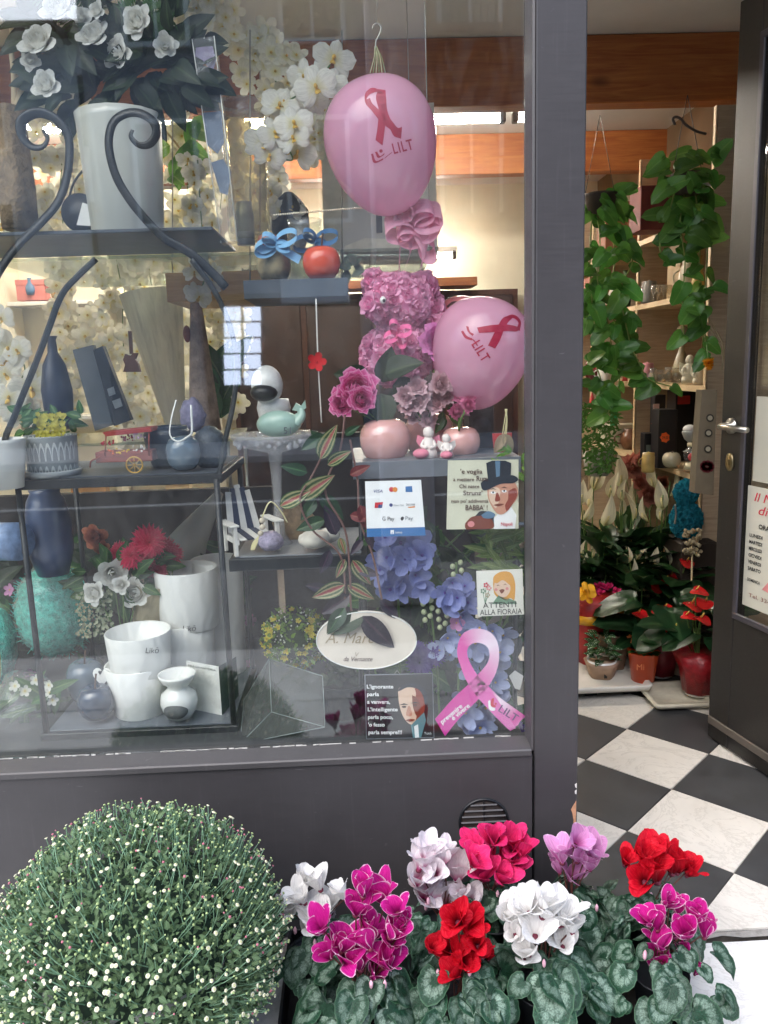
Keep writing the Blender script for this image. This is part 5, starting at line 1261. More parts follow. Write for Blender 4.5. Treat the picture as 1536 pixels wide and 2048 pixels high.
for x in (269,):
    c, s = pxm(x, 930, .225); wh = MB(); R_ = 16*s
    wh.tube([c+Vector((R_*cos(a), 0, R_*sin(a))) for a in [2*pi*k/24 for k in range(25)]], .0022, 6)
    for k in range(8): wh.tube([c, c+Vector((R_*cos(k*pi/4), 0, R_*sin(k*pi/4)))], .001, 5)
    wh.ball(tuple(c), .003, 8, 6); wh.build('wheel', mat('yellow_wood', 'B08A3A', .6), ct)
tube_px(MB(), [(200, 915, .235), (183, 922, .235), (180, 935, .235)], .002, 6).build('shaft', m_rw, ct)
for cx, cy, m_ in ((215, 885, 'A02840'), (245, 903, 'D8B428'), (277, 897, 'EDE8E0'), (225, 906, 'D86A3A'), (255, 876, '7A2A44'), (280, 872, 'C8B0D0')):
    q = MB()
    for k in range(16): q.ball(tuple(PY(cx+rnd(-13, 13), cy+rnd(-6, 6), .245+rnd(-.008, .01))), rnd(.0018, .0032), 6, 4)
    q.build('tiny_flowers', mat('tiny_'+m_, m_, .7), ct, 'stuff')
m_steelblue = mat('steel_blue_glaze', '51616E', .15, .12, 10, coat=.6); m_navy = mat('navy_glaze', '26364C', .12, .2, 10, coat=.7)
apple('smoky blue glazed apple on the middle shelf', 367, 940, 872, 35, .24, m_steelblue, None, 0)
t = thing('dark_bowl', 'dark navy feather-patterned bowl behind the smoky apple', 'bowl', PY(335, 930, .34)); lathe_px(338, .34, [(0, 935), (30, 935), (42, 905), (46, 868), (40, 852), (36, 856), (40, 880), (0, 900)], 32).build('body', mat('feather_navy', '1E2630', .35, .5, 30, .5), t)
t = thing('woven_ball', 'large dark blue-grey woven ball at the right end of the middle shelf', 'ornament', PY(420, 945, .30)); q = MB(); ball_px(q, 420, 898, 34, 46, .30, nu=40, nv=28, warp=lambda q: 1+.03*sin(q.z*38+4*sin(q.x*9))); q.build('body', mat('woven_dark', '3A424C', .35, .4, 50, .7), t)
t = thing('white_ribbon', 'thin white ribbon loop hanging over the smoky apple', 'ribbon', PY(360, 850, .22)); tube_px(MB(), [(352, 800, .21), (342, 840, .21), (340, 870, .21), (356, 883, .205), (378, 872, .21), (384, 860, .21), (382, 810, .21)], .003, 6, flat=.3).build('loop', m_white, t)
t = thing('wooden_cone', 'tall pale driftwood cone tree with a bird hole', 'ornament', PY(398, 860, .7))
lathe_px(397, .7, [(30, 862), (28, 830), (18, 700), (10, 600), (4, 520), (0, 505)], 14, rib=.12, nrib=5).build('cone', mat('driftwood', 'A8907C', .9, .3, 30, .8, bdist=.008), t)
q = MB(); ball_px(q, 374, 668, 8, 17, .69, nu=10, nv=8); q.build('bird', mat('rust_brown', '8A4A2C', .7), t)
q = MB(); ball_px(q, 386, 830, 26, 34, .66, nu=14, nv=10, warp=lambda q: 1+.1*sin(q.x*9+q.z*7)); tag(q.build('lavender_bundle', mat('lavender_fluff', 'A8A0BC', .9, .3, 50, .8)), 'lavender-coloured fluffy bundle at the foot of the driftwood cone', 'ornament')
t = thing('paper_cone', 'big frosted paper cone leaning behind the rack', 'packaging', PY(345, 795, .9)); c0, c1 = PY(302, 585, .9), PY(352, 850, .88); s = mpp(c0)
q = MB(); q.tube([c0, c1], [62*s, 20*s], 24, cap=False); q.build('sheet', petal('frosted_paper', 'E8E2D0', None, None, .6), t)
bx = thing('picture_album', 'dark grey album leaning with two small printed squares', 'album', PY(230, 855, .75))
prism_px(MB(), [(145, 700), (185, 690), (225, 850), (190, 862)], .75, .03).build('cover', mat('album_light', '70767C', .5), bx); prism_px(MB(), [(186, 700), (205, 692), (262, 840), (228, 852)], .745, .03).build('spine', mat('album_dark', '2E3236', .5), bx)
for poly in ([(214, 778), (227, 773), (231, 788), (218, 793)], [(224, 802), (240, 796), (245, 812), (230, 818)]): prism_px(MB(), poly, .742, .002).build('printed_square', mat('print_grey', 'A8ACB0', .5), bx)
t = thing('toy_guitar', 'small brown wooden guitar hanging among the cream flowers', 'ornament', PY(264, 745, 1.0)); m_gt = mat('guitar_brown', '6A4230', .5)
prism_px(MB(), [(246, 744), (280, 744), (276, 728), (270, 718), (274, 706), (266, 706), (260, 712), (250, 708), (246, 720), (250, 730)], 1.0, .02).build('body', m_gt, t); tube_px(MB(), [(259, 663, 1.0), (258, 545, 1.0)], .0008, 4, k=1).build('thread', m_white, t); prism_px(MB(), [(259, 708), (265, 708), (262, 662), (256, 662)], 1.0, .012).build('neck', m_gt, t)
t = thing('navy_vase', 'dark navy bottle vase among the left orchids', 'vase', PY(110, 860, .6)); lathe_px(112, .6, [(0, 860), (26, 858), (30, 780), (22, 730), (10, 705), (8, 680), (12, 672), (0, 672)], 24).build('body', mat('navy_matte', '232C42', .4, .2, 20), t)
t = thing('green_bottle_plant', 'broad dark green leaves beside the driftwood cone', 'plant', PY(440, 860, .8))
for k in range(16): put('leaf', leaf_mesh(m_mid, .45, 'ovate'), frame(PY(440+rnd(-16, 16), 790+rnd(-50, 50), .8+rnd(0, .1)), (rnd(-.7, .7), -.2, 1), (rnd(-.4, .4), -1, .2), rnd(.09, .15)), t)

# ================================================================== lower right rack shelf: deck chair, shells
m_navyp = mat('navy_paint', '26304A', .5, .1, 30); m_wp = mat('white_wood', 'DEDBD4', .6, .06, 40, .15)
cb = PY(502, 1092, .26); cb.z = zr_+.02
chn = thing('toy_deck_chair', 'miniature white and navy slatted garden chair on the lower shelf', 'toy chair', cb)
MC = Matrix.Translation(cb) @ Matrix.Rotation(radians(28), 4, 'Z')
for k in range(5):
    x = (k-2)*.0185; h = .135-.008*abs(k-2); m_ = m_wp if k % 2 == 0 else m_navyp
    MB().box((0, 0, h/2), (.0165, .004, h), M=MC @ Matrix.Translation((x*1.0, .035, .03)) @ Matrix.Rotation(radians(-20), 4, 'X') @ Matrix.Rotation(radians(-(k-2)*3), 4, 'Y'), bev=.001).build('back_slat', m_, chn)
    MB().box((x, -.008, .045), (.0165, .085, .004), M=MC @ Matrix.Rotation(radians(6), 4, 'X'), bev=.001).build('seat_slat', m_, chn)
for sg in (-1, 1):
    MB().box((sg*.058, -.005, .075), (.024, .10, .005), M=MC, bev=.001).build('arm_rest', m_wp, chn)
    MB().box((sg*.055, -.045, .036), (.009, .012, .073), M=MC, bev=.001).build('front_leg', m_wp, chn)
    MB().box((sg*.055, .032, .036), (.009, .012, .073), M=MC, bev=.001).build('rear_leg', m_wp, chn)
    MB().box((sg*.0495, .0, .034), (.006, .10, .014), M=MC, bev=.001).build('side_rail', m_wp, chn)
t = thing('shell_net', 'small lavender net of shells with wooden beads beside the toy chair', 'ornament', PY(545, 1095, .2))
q = MB(); ball_px(q, 541, 1082, 26, 20, .21, nu=22, nv=14, warp=lambda q: 1+.06*sin(q.x*20)*sin(q.z*18)); q.build('net', mat('net_lavender', '9A92A8', .8, .35, 120, .8), t)
for k, (x, y) in enumerate(((524, 1041), (525, 1054), (521, 1067))): q = MB(); ball_px(q, x, y, 6, 6, .2, nu=10, nv=8); q.build('bead', mat('bead_wood', 'C8BCA8', .6), t)
tube_px(MB(), [(524, 1035, .2), (540, 1004, .21), (560, 1020, .22), (575, 1045, .22)], .0018, 5).build('cord', mat('raffia_pale', 'D8CFA0', .8), t)
for k in range(7): tube_px(MB(), [(521, 1070, .2), (515-k*1.5, 1085, .2), (508-k, 1100, .2)], .0012, 5).build('fringe', mat('raffia_pale', 'D8CFA0', .8), t)
t = thing('burlap_bag', 'folded brown burlap heap behind the shells', 'bag', PY(595, 1095, .4)); q = MB(); ball_px(q, 590, 1055, 42, 48, .42, nu=18, nv=12, warp=lambda q: 1+.15*sin(q.x*7+q.z*5)*sin(q.z*6)); q.build('cloth', mat('burlap', '8A7458', .95, .25, 60, .8), t)
for lab, pts, Y in (('larger white shell on the lower shelf under the striped vine', (632, 1078, 36, 18), .22), ('smaller white shell behind the larger one on the lower shelf', (660, 1070, 25, 15), .27)):
    t = thing('white_shell', lab, 'shell', PY(pts[0], pts[1]+pts[3], Y)); q = MB(); ball_px(q, *pts, Y, nu=30, nv=14, warp=lambda q: 1+.035*sin(q.x*26)-.2*q.x*(q.x > 0)); q.build('shell', mat('shell_white', 'DAD4C8', .5, .1, 40, .3), t)

# ================================================================== striped inch plant trailing down the middle
m_tr = leafmat('inch_leaf', '3A5A34', None, .35, .25, .15, [(.0, '8E443E'), (.14, '8A4A42'), (.24, '9E9068'), (.34, '8E8A62'), (.40, '2E4C28'), (.58, '2C4A28'), (.66, '8A8A60'), (.8, '9A946C'), (.86, '385A30'), (1.0, '2E4A2C')])
m_trd = leafmat('inch_leaf_dark', '2A2030', '4A3040', .35, .15, .25); m_trg = leafmat('inch_leaf_green', '24402A', '4A6A44', .35, .15, .25); m_trr = leafmat('inch_leaf_red', '6A3028', '8A5A44', .4, .2, .25)
tp = thing('inch_plant', 'striped inch plant trailing down the middle of the window', 'plant', PY(665, 860, .2))
vines = [[(690, 830, .2), (680, 900, .16), (650, 980, .13), (690, 1060, .11), (700, 1150, .1), (705, 1230, .09), (740, 1260, .085)], [(660, 880, .2), (625, 950, .14), (600, 1000, .12), (625, 1060, .12), (680, 1110, .11), (690, 1190, .1), (680, 1230, .1)], [(700, 880, .2), (715, 960, .15), (720, 1040, .12), (745, 1110, .1), (760, 1180, .09), (770, 1240, .08)]]
for v in vines: tube_px(MB(), v, .0026, 6).build('vine', mat('vine_stem', '6A4A44', .6), tp)
LF = [(640, 918, 672, 848, .15, 0), (655, 930, 702, 900, .15, 0), (560, 1012, 622, 980, .13, 0), (600, 998, 668, 948, .13, 0), (632, 998, 600, 1042, .13, 2), (640, 990, 690, 1040, .13, 2), (650, 1040, 590, 1060, .13, 2), (672, 1070, 650, 1010, .12, 1), (720, 1010, 735, 1062, .12, 3), (700, 1030, 745, 1040, .12, 3), (680, 1075, 690, 1110, .11, 0), (725, 1080, 700, 1110, .11, 1), (735, 1060, 745, 1100, .11, 1), (690, 1118, 672, 1158, .11, 0), (705, 1120, 742, 1172, .1, 0), (660, 1100, 640, 1150, .12, 1), (690, 1170, 622, 1196, .1, 0), (695, 1170, 750, 1200, .1, 0), (700, 1190, 640, 1230, .1, 1), (690, 1215, 652, 1272, .075, 2), (728, 1228, 655, 1270, .075, 2), (725, 1232, 790, 1300, .07, 1), (760, 1200, 800, 1240, .08, 1), (650, 870, 600, 900, .17, 2), (690, 870, 720, 850, .17, 2), (660, 900, 620, 860, .18, 2), (615, 945, 560, 930, .15, 2), (700, 950, 740, 930, .15, 3), (655, 1180, 610, 1170, .11, 1), (715, 1140, 760, 1150, .1, 1)]
for x0, y0, x1, y1, Y, c in LF:
    a, b_2 = PY(x0, y0, Y), PY(x1, y1, Y-.012); put('leaf', leaf_mesh([m_tr, m_trd, m_trg, m_trr][c], .46, 'ovate', .22, .12, 6, 8), frame(a, b_2-a, (rnd(-.3, .3), -1, .35), (b_2-a).length*.98), tp)

# ================================================================== white pots, burner, box, blue apples on the bottom rack shelf
def emboss():
    t = NT('embossed_white'); tc = t.n('ShaderNodeTexCoord'); t.b.inputs['Base Color'].default_value = (*srgb('E6E6E2'), 1); t.b.inputs['Roughness'].default_value = .38
    t.l(t.ramp(t.noise(8), [(.3, srgb('E0E0DC')), (.7, srgb('EAEAE6'))]), t.b.inputs['Base Color'])
    w = t.n('ShaderNodeTexWave'); w.inputs['Scale'].default_value = 9; w.inputs['Distortion'].default_value = 9; w.inputs['Detail'].default_value = 2; t.l(tc.outputs['Object'], w.inputs['Vector']); t.bump(w.outputs['Fac'], .35, .004); return t.m
m_emb = emboss(); m_ink = mat('ink', '2A2C30', .6)
def likopot(lab, cx, Y, rim, bot, r1, r0, txt, tilt=0):
    t = thing('white_planter', lab, 'pot', PY(cx, bot, Y), 'embossed white planters')
    lathe_px(cx, Y, [(0, bot), (r0*.94, bot), (r0, bot-4), (r1, rim), (r1-1, rim-1.5), (r1-4, rim), (r0-5, bot-12), (0, bot-12)], 48).build('body', m_emb, t)
    if txt:
        x, y, h = txt; Yf = Y-(r0+(r1-r0)*.5)*mpp(PY(cx, y, Y))*sqrt(max(0, 1-((x+14-cx)/r1)**2))-.0025
        text_on('lettering', 'Likō', Plane(Yf), x, y, h, m_ink, t, shear=.15)
    return t
likopot('tall white embossed planter at the top of the back stack', 380, .42, 1136, 1252, 62, 57, None)
likopot('wide white embossed planter behind the rack leg right of the stack', 452, .54, 1118, 1400, 50, 42, None)
likopot('tall white embossed planter at the bottom of the back stack', 380, .42, 1240, 1412, 60, 50, (364, 1262, 11))
likopot('small white embossed bowl planter tilted on top of its twin', 283, .27, 1262, 1345, 64, 58, (290, 1306, 11))
likopot('small white embossed bowl planter standing at the bottom on the rack shelf', 283, .27, 1326, 1424, 63, 50, (253, 1356, 12))
t = thing('oil_burner', 'white ceramic oil burner with round opening', 'burner', PY(358, 1432, .2)); m_por = mat('porcelain', 'E4E4E0', .2, .03, 12, coat=.5)
lathe_px(358, .2, [(0, 1432), (24, 1432), (33, 1418), (37, 1402), (34, 1386), (22, 1376), (20, 1370), (30, 1362), (37, 1350), (37, 1346), (34, 1347), (22, 1360), (0, 1364)], 36).build('body', m_por, t)
q = MB(); c, s = pxm(358, 1410, .2); q.ball((c.x, c.y-27*s, c.z), (24*s, 16*s, 17*s), 20, 12); q.build('opening', mat('burner_shade', '5A5C5E', .6, .2, 20), t)
t = thing('fragrance_box', 'white fragrance carton with dark green side behind the oil burner', 'carton', PY(410, 1415, .26))
q = MB(); A, B, C_ = PY(372, 1322, .27), PY(437, 1334, .22), PY(472, 1314, .34); zb = zl+.014
for nm, p, q2, m_ in (('front', A, B, mat('carton_white', 'DADBD6', .6)), ('side', B, C_, mat('carton_green', '2E4A44', .5))):
    q = MB(); q.add([(p.x, p.y, p.z), (q2.x, q2.y, q2.z), (q2.x, q2.y, zb), (p.x, p.y, zb), (p.x, p.y+.004, p.z), (q2.x, q2.y+.004, q2.z), (q2.x, q2.y+.004, zb), (p.x, p.y+.004, zb)], [(0, 1, 2, 3), (7, 6, 5, 4), (0, 4, 5, 1), (3, 2, 6, 7), (0, 3, 7, 4), (1, 5, 6, 2)], smooth=False); q.build(nm, m_, t)
tm = text_mb('FRAGRANTERIA', .0075); q = MB(); w_ = max(v[0] for v in tm.v); dd = (B-A)/w_*.86
q.add([A+(B-A)*.06+dd*v[0]+Vector((0, -.0012, v[1]-.013)) for v in tm.v], tm.f, smooth=False); q.build('lettering', m_ink, t)
apple('larger pale blue glazed apple at the back of the bottom shelf', 172, 1402, 1322, 38, .30, m_steelblue, None, 26); apple('small shiny dark blue apple at the front of the bottom shelf', 192, 1436, 1372, 36, .215, m_navy, None, 28)
t = thing('heart_tag', 'white heart-shaped paper tag on the blue apple', 'tag', PY(205, 1350, .24)); hp_ = []
for k in range(24):
    a = 2*pi*k/24; hp_.append((204+17*sin(a)**3*1.1, 1352-(13*cos(a)-5*cos(2*a)-2*cos(3*a)-cos(4*a))*1.35))
prism_px(MB(), hp_, .235, .0012).build('card', m_white, t); prism_px(MB(), [(200, 1350), (196, 1344), (198, 1341), (200, 1343), (202, 1341), (204, 1344)], .2335, .0005).build('printed_heart', m_ink, t)
t = thing('grey_plate', 'pale grey plate lying under the bottom shelf', 'plate', PY(370, 1490, .14)); lathe_px(370, .20, [(0, 1492), (70, 1492), (86, 1480), (84, 1479), (68, 1487), (0, 1487)], 36).build('body', mat('plate_grey', '8C98A2', .4), t)

# ================================================================== left column: bouquets, turquoise sisal, blue vase, tin
m_pinkd = petal('dahlia_red', 'E8406A', 'F29AA8', None, .3, edge_at=.92); DA = flower('dahlia', m_pinkd); m_mar = petal('maroon', 'B82A50', 'D8687C', None, .25); MU = flower('mum', m_mar); m_or = petal('salmon', 'D8886A', None, 'C84A3A', .3)
bouquet('dahlia_bouquet', 'crimson pink dahlias behind the white roses', 'bouquet', [(298, 1084, 36), (262, 1112, 28), (240, 1106, 24), (285, 1118, 24)], DA, .40, [(270, 1130, 60, 30, 14, .05)], ML, (.05, .08), (290, 1300))
bouquet('chrysanthemum_bouquet', 'maroon spider chrysanthemums beside the cellophane cone', 'bouquet', [(326, 1100, 28), (345, 1108, 22), (300, 1135, 20), (318, 1142, 18)], MU, .43, None, None, stem_to=(320, 1300))
bouquet('tulip_bunch', 'salmon striped bloom beside the rack leg above the white roses', 'bouquet', [(193, 1072, 26), (205, 1098, 16)], flower('rose', m_or), .5, None, None, stem_to=(200, 1280))
bouquet('white_rose_bunch', 'two large white roses with small sprays in front of the dahlias', 'bouquet', [(224, 1146, 31), (274, 1184, 32), (190, 1186, 24), (243, 1170, 18)], RS, .36, [(225, 1165, 62, 45, 26, .05)], ML, (.04, .07), (250, 1300))
sp = MB()
for k in range(220): sp.merge(bl_, aim(PY(185+rnd(-32, 40), 1225+rnd(-45, 50), .36+rnd(-.03, .03)), (rnd(-.6, .6), -1, rnd(-.3, .8)), rnd(.003, .006)))
tag(sp.build('baby_breath', [petal('breath', 'A8B094', None, None, .3), m_lip], None), 'frothy grey-green filler spray below the white roses', 'flowers')
tag(tag(bpy.data.objects['baby_breath'], kind='stuff'))
t = thing('cellophane_cone', 'milky cellophane cone standing behind the tall white planters', 'packaging', PY(380, 1140, .5))
q = MB(); q.tube([PY(440, 985, .66), PY(385, 1070, .66), PY(345, 1150, .66)], [.012, .05, .09], 20, cap=False); q.build('sheet', clearmat('milky_cello', 'F4F0E6', 1.4, .38, .2, .3, 10), t)
t = thing('tissue_wrap', 'cream tissue wrap around the rose bunch', 'packaging', PY(300, 1300, .42)); q = MB(); q.tube([PY(285, 1300, .43), PY(300, 1230, .43), PY(318, 1160, .43)], [.02, .05, .075], 20, cap=False); q.build('sheet', petal('tissue', 'D8CCAC', None, None, .5), t)
t = thing('blue_vase', 'large dusky blue round vase on the left side of the rack', 'vase', PY(100, 1150, .36)); lathe_px(98, .37, [(0, 1150), (30, 1148), (44, 1100), (44, 1040), (36, 1000), (28, 985), (30, 978), (0, 978)], 32).build('body', mat('dusky_blue', '39496A', .3, .15, 8, coat=.3), t)
t = thing('blue_tin', 'pale blue patterned tin lying at the left edge', 'tin', PY(10, 1122, .3)); c0, c1 = PY(-5, 1083, .3), PY(38, 1083, .26); s = mpp(c0)
q = MB(); q.tube([c0, c1], 38*s, 24); q.build('body', mat('tin_blue', '7A92B8', .35, .35, 45), t); q = MB(); q.tube([c0-Vector((.006, -.003, 0)), c0+Vector((.006, -.003, 0))], 39*s, 24); q.build('rim', m_steel, t)
m_turq = mat('turquoise_sisal', '54D0BC', .9, .35, 70, 1.0, bdist=.01)
t = thing('sisal_bag', 'turquoise sisal in a clear bag on the left', 'bag', PY(125, 1310, .45)); q = MB(); ball_px(q, 108, 1222, 68, 88, .47, dep=64, nu=40, nv=28, warp=lambda q: 1+.05*sin(q.x*13+q.z*9)+.04*sin(q.y*17+q.z*15)); q.build('sisal', m_turq, t)
h_ = MB()
for k in range(500):
    d = Vector((rnd(-1, 1), rnd(-1, .3), rnd(-1, 1))).normalized(); p, s = pxm(108, 1222, .47); p = p+Vector((d.x*69*s, d.y*61*s, d.z*87*s)); e = Vector((rnd(-1, 1), rnd(-.4, .2), rnd(-1, 1))).normalized()*rnd(.012, .03); h_.tube([p-e, p+d*.004, p+e], .0007, 3, cap=False)
h_.build('fibres', m_turq, t, 'stuff'); q = MB(); ball_px(q, 108, 1220, 74, 97, .46, dep=66, nu=24, nv=16, warp=lambda q: 1+.04*sin(q.x*7+q.z*11)); q.build('bag', m_cello, t)
t = thing('sisal_bag', 'smaller turquoise sisal bundle cut off at the left edge', 'bag', PY(-10, 1350, .5)); q = MB(); ball_px(q, -12, 1290, 42, 80, .5, nu=24, nv=18, warp=lambda q: 1+.07*sin(q.x*13+q.z*9)); q.build('sisal', m_turq, t)
pl3 = thing('wrapped_plant', 'cellophane-wrapped green plant with small white flowers at the lower left', 'plant', PY(50, 1500, .3))
for k in range(46): put('leaf', leaf_mesh(m_mid, .3, 'lance', .15, .4), frame(PY(rnd(-20, 110), rnd(1380, 1500), .3+rnd(-.06, .12)), (rnd(-1, 1), rnd(-.6, .2), rnd(-.3, 1)), (0, -1, .5), rnd(.06, .11)), pl3)
for x, y in ((30, 1372), (50, 1382), (72, 1360), (100, 1385), (105, 1400), (98, 1370), (60, 1490), (45, 1500)): put('blossom', BLW, aim(PY(x, y, .24), (rnd(-.5, .5), -1, rnd(-.2, .6)), 12*mpp(PY(x, y, .24))), pl3)
q = MB(); ball_px(q, 55, 1440, 78, 100, .32, nu=24, nv=16, warp=lambda q: 1+.06*sin(q.x*7+q.z*11)); q.build('cellophane', m_cello, pl3)
# ================================================================== centre bottom: yellow bush, clear wedge vase, ribbed bucket
t = thing('yellow_bush', 'yellow and white flowering ball bush behind the oval sign', 'plant', PY(590, 1340, .36)); q = MB(); ball_px(q, 592, 1274, 50, 46, .38, nu=16, nv=12); q.build('inner_growth', mat('bush_core', '2A3A20', .9), t)
f_ = MB(); l2 = leaf_mb(.5, 'ovate', .1, .2, 2, 3); w_ = MB()
for k in range(700):
    d = Vector((rnd(-1, 1), rnd(-1, .4), rnd(-1, 1))).normalized(); p, s = pxm(592, 1274, .38); p = p+Vector((d.x*66*s, d.y*62*s, d.z*58*s))*rnd(.8, 1.05)
    (w_.ball(tuple(p), rnd(.0015, .003), 5, 4) if k % 3 == 0 else f_.merge(l2, frame(p, d+Vector((rnd(-1, 1), rnd(-1, 1), rnd(-1, 1))), d, rnd(.012, .022))))
f_.build('foliage', leafmat('bush_leaf', '6E8A34', None, .5), t, 'stuff'); w_.build('tiny_blossoms', mat('breath_white', 'D8DAC8', .8), t, 'stuff')
YB = flower('blossom', petal('yellow_petal', 'D2C446', None, 'B89A28', .3), m_lip)
for k in range(44):
    d = Vector((rnd(-1, 1), rnd(-1, 0), rnd(-1, 1))).normalized(); p, s = pxm(592, 1274, .38); p = p+Vector((d.x*66*s, d.y*62*s, d.z*58*s))*1.04; put('blossom', YB, aim(p, d+Vector((0, -.4, 0)), rnd(.008, .012), rnd(0, 6)), t)
t = thing('wedge_vase', 'clear plastic wedge-shaped vase lying on its side', 'vase', PY(560, 1480, .2)); m_wg = clearmat('wedge_clear', 'B8C4C2', 1.5, .07, .03)
P6 = dict(A=(538, 1318, .30), B=(645, 1352, .12), C=(650, 1454, .10), D=(543, 1424, .17), E=(480, 1488, .12), F=(488, 1400, .28), G=(545, 1398, .28), H=(580, 1410, .26), I=(580, 1432, .2))
P6 = {k: PY(*v) for k, v in P6.items()}
for f in ('ABCD', 'ADEF', 'DCE', 'GHID'): q = MB(); v_ = [P6[k] for k in f]; q.add(v_+[p+Vector((.0, .004, .0)) for p in v_], [list(range(len(v_))), list(range(len(v_), 2*len(v_)))[::-1]], smooth=False); q.build('wall', m_wg, t)
m_edge2 = mat('clear_rim', '8A9694', .15, .05, 20, coat=.5)
for a_, b_2 in ('AB', 'BC', 'CD', 'DA', 'DE', 'EF', 'FA', 'CE', 'GH', 'HI', 'ID', 'DG'): q = MB(); q.tube([P6[a_], P6[b_2]], .0010, 5); q.build('rim', m_edge2, t)
t = thing('ribbed_bucket', 'black ribbed metal bucket with dried dark flowers', 'bucket', PY(690, 1480, .24)); lathe_px(690, .25, [(0, 1482), (36, 1482), (38, 1474), (46, 1368), (48, 1362), (44, 1362), (40, 1380), (0, 1384)], 72, rib=.02, nrib=24).build('body', m_black, t)
for k in range(40): put('leaf', DL, frame(PY(690+rnd(-36, 36), 1350+rnd(-22, 22), .25+rnd(-.03, .04)), (rnd(-1, 1), rnd(-.6, .2), rnd(0, 1)), (0, -1, .5), rnd(.02, .035)), t)

# ================================================================== blue delphiniums on the right
m_blue = petal('delphinium_blue', '9CA4D8', None, '7A82C4', .35); m_pblue = petal('delphinium_pale', 'BAC4E8', None, '98A2D4', .35); m_purp = petal('purple_petal', '6A4AA8', None, '4A2A88', .3); m_pk = petal('pink_petal', 'D89AC4', None, None, .3)
BB = flower('bell', m_blue, m_purp); BP = flower('bell', m_pblue, m_lip); BU = flower('dahlia', m_purp); BK = flower('bell', m_pk, m_lip)
def stalk(lab, top, bot, pts, me, r, Y, group='artificial blue delphiniums', extra=None):
    t = thing('delphinium', lab, 'flowers', PY(*bot, Y), group); tube_px(MB(), [(*top, Y), ((top[0]+bot[0])/2+4, (top[1]+bot[1])/2, Y+.01), (*bot, Y)], .003, 6).build('stem', m_gst, t)
    for x, y in pts: put('blossom', me, aim(PY(x, y, Y-rnd(0, .05)), (rnd(-.7, .7), -1, rnd(-.3, .7)), r*rnd(.8, 1.2)*mpp(PY(x, y, Y)), rnd(0, 6)), t)
    for x, y in (extra or []): q = MB(); ball_px(q, x, y, 5.5, 6, Y-.01, nu=8, nv=6); q.build('bud', mat('bud_pale_green', 'BCC49A', .6), t)
stalk('blue delphinium just below the payment card', (790, 1060), (800, 1470), [(770, 1075), (800, 1085), (835, 1095), (775, 1115), (810, 1120), (790, 1145), (830, 1150), (760, 1140), (805, 1170), (850, 1175), (845, 1110), (780, 1180)], BB, 32, .2)
bs = lambda x, y, n: [(x+(-1)**k*7*(1+.3*sin(k)), y+k*8) for k in range(n)]
stalk('blue delphinium with pale bud tip left of the girl tile', (912, 1125), (915, 1470), [(905, 1165), (930, 1172), (890, 1185), (915, 1195), (895, 1210), (935, 1205), (925, 1230)], BB, 24, .16, extra=bs(914, 1125, 4))
stalk('pale blue delphinium hanging low behind the ribbon sticker', (975, 1230), (950, 1475), [(960, 1255), (985, 1262), (950, 1285), (980, 1292), (1005, 1270), (930, 1300), (965, 1315), (895, 1275), (1000, 1305), (920, 1270), (985, 1335), (945, 1335), (960, 1365), (990, 1365)], BP, 26, .15)
stalk('pale blue delphinium at the foot of the ribbon sticker', (945, 1400), (945, 1478), [(930, 1425), (955, 1432), (940, 1450), (970, 1415), (985, 1395), (925, 1400), (960, 1455), (1000, 1380)], BP, 26, .14)
stalk('white bud sprig between the delphiniums', (860, 1205), (880, 1460), [(880, 1300), (900, 1310)], BP, 18, .17, extra=bs(855, 1200, 6)+bs(885, 1215, 6)+bs(938, 1190, 5))
t = thing('purple_aster', 'violet double asters right of the oval sign', 'flowers', PY(850, 1470, .17)); tube_px(MB(), [(850, 1320, .18), (855, 1470, .18)], .003, 6, k=1).build('stem', m_gst, t)
for x, y, r in ((840, 1325, 30), (868, 1308, 26), (835, 1300, 20), (1030, 1460, 24), (1005, 1462, 18)): put('flower', BU, aim(PY(x, y, .15), (rnd(-.4, .4), -1, .3), r*mpp(PY(x, y, .15)), rnd(0, 6)), t)
t = thing('pink_bloom', 'single pink bloom among the blue delphiniums', 'flowers', PY(913, 1260, .13)); put('blossom', BK, aim(PY(913, 1246, .13), (0, -1, .3), .02), t); tube_px(MB(), [(913, 1246, .14), (915, 1340, .18)], .002, 5, k=1).build('stem', m_gst, t)
t = thing('foliage_bank', 'dark artificial leaves filling the right of the window bottom', 'plant', PY(900, 1480, .3))
for k in range(190):
    x, y = rnd(735, 1052), rnd(1050, 1470); put('leaf', DL if random.random() < .6 else ML, frame(PY(x, y, rnd(.22, .42)), (rnd(-1, 1), rnd(-.5, .2), rnd(-.6, 1)), (rnd(-.5, .5), -1, rnd(0, .6)), rnd(.05, .10)), t)
tm_ = MB()
for k in range(14): tube_px(tm_, [(rnd(750, 1045), 1475, .32), (rnd(750, 1045), 1250, .34), (rnd(750, 1045), 1060, .36)], .003, 5)
tm_.build('stems', m_gst, t, 'stuff')
m_lance = leafmat('lance_leaf', '5E7A3A', '8AA060', .5, .3, .2)
t = thing('leafy_spray', 'light green lance-leaved spray under the top hat plaque', 'plant', PY(1010, 1140, .16))
tube_px(MB(), [(1000, 1060, .17), (1005, 1100, .16), (1015, 1150, .16)], .002, 5).build('stem', m_gst, t)
for k in range(44): put('leaf', leaf_mesh(m_lance, .22, 'lance', .12, .25), frame(PY(rnd(960, 1048), rnd(1045, 1150), rnd(.12, .2)), (rnd(-1, 1), rnd(-.4, .1), rnd(-1, .5)), (rnd(-.3, .3), -1, .3), rnd(.05, .08)), t)
t = thing('leafy_spray', 'fresh green leaves above the top hat plaque at the window edge', 'plant', PY(1020, 930, .15))
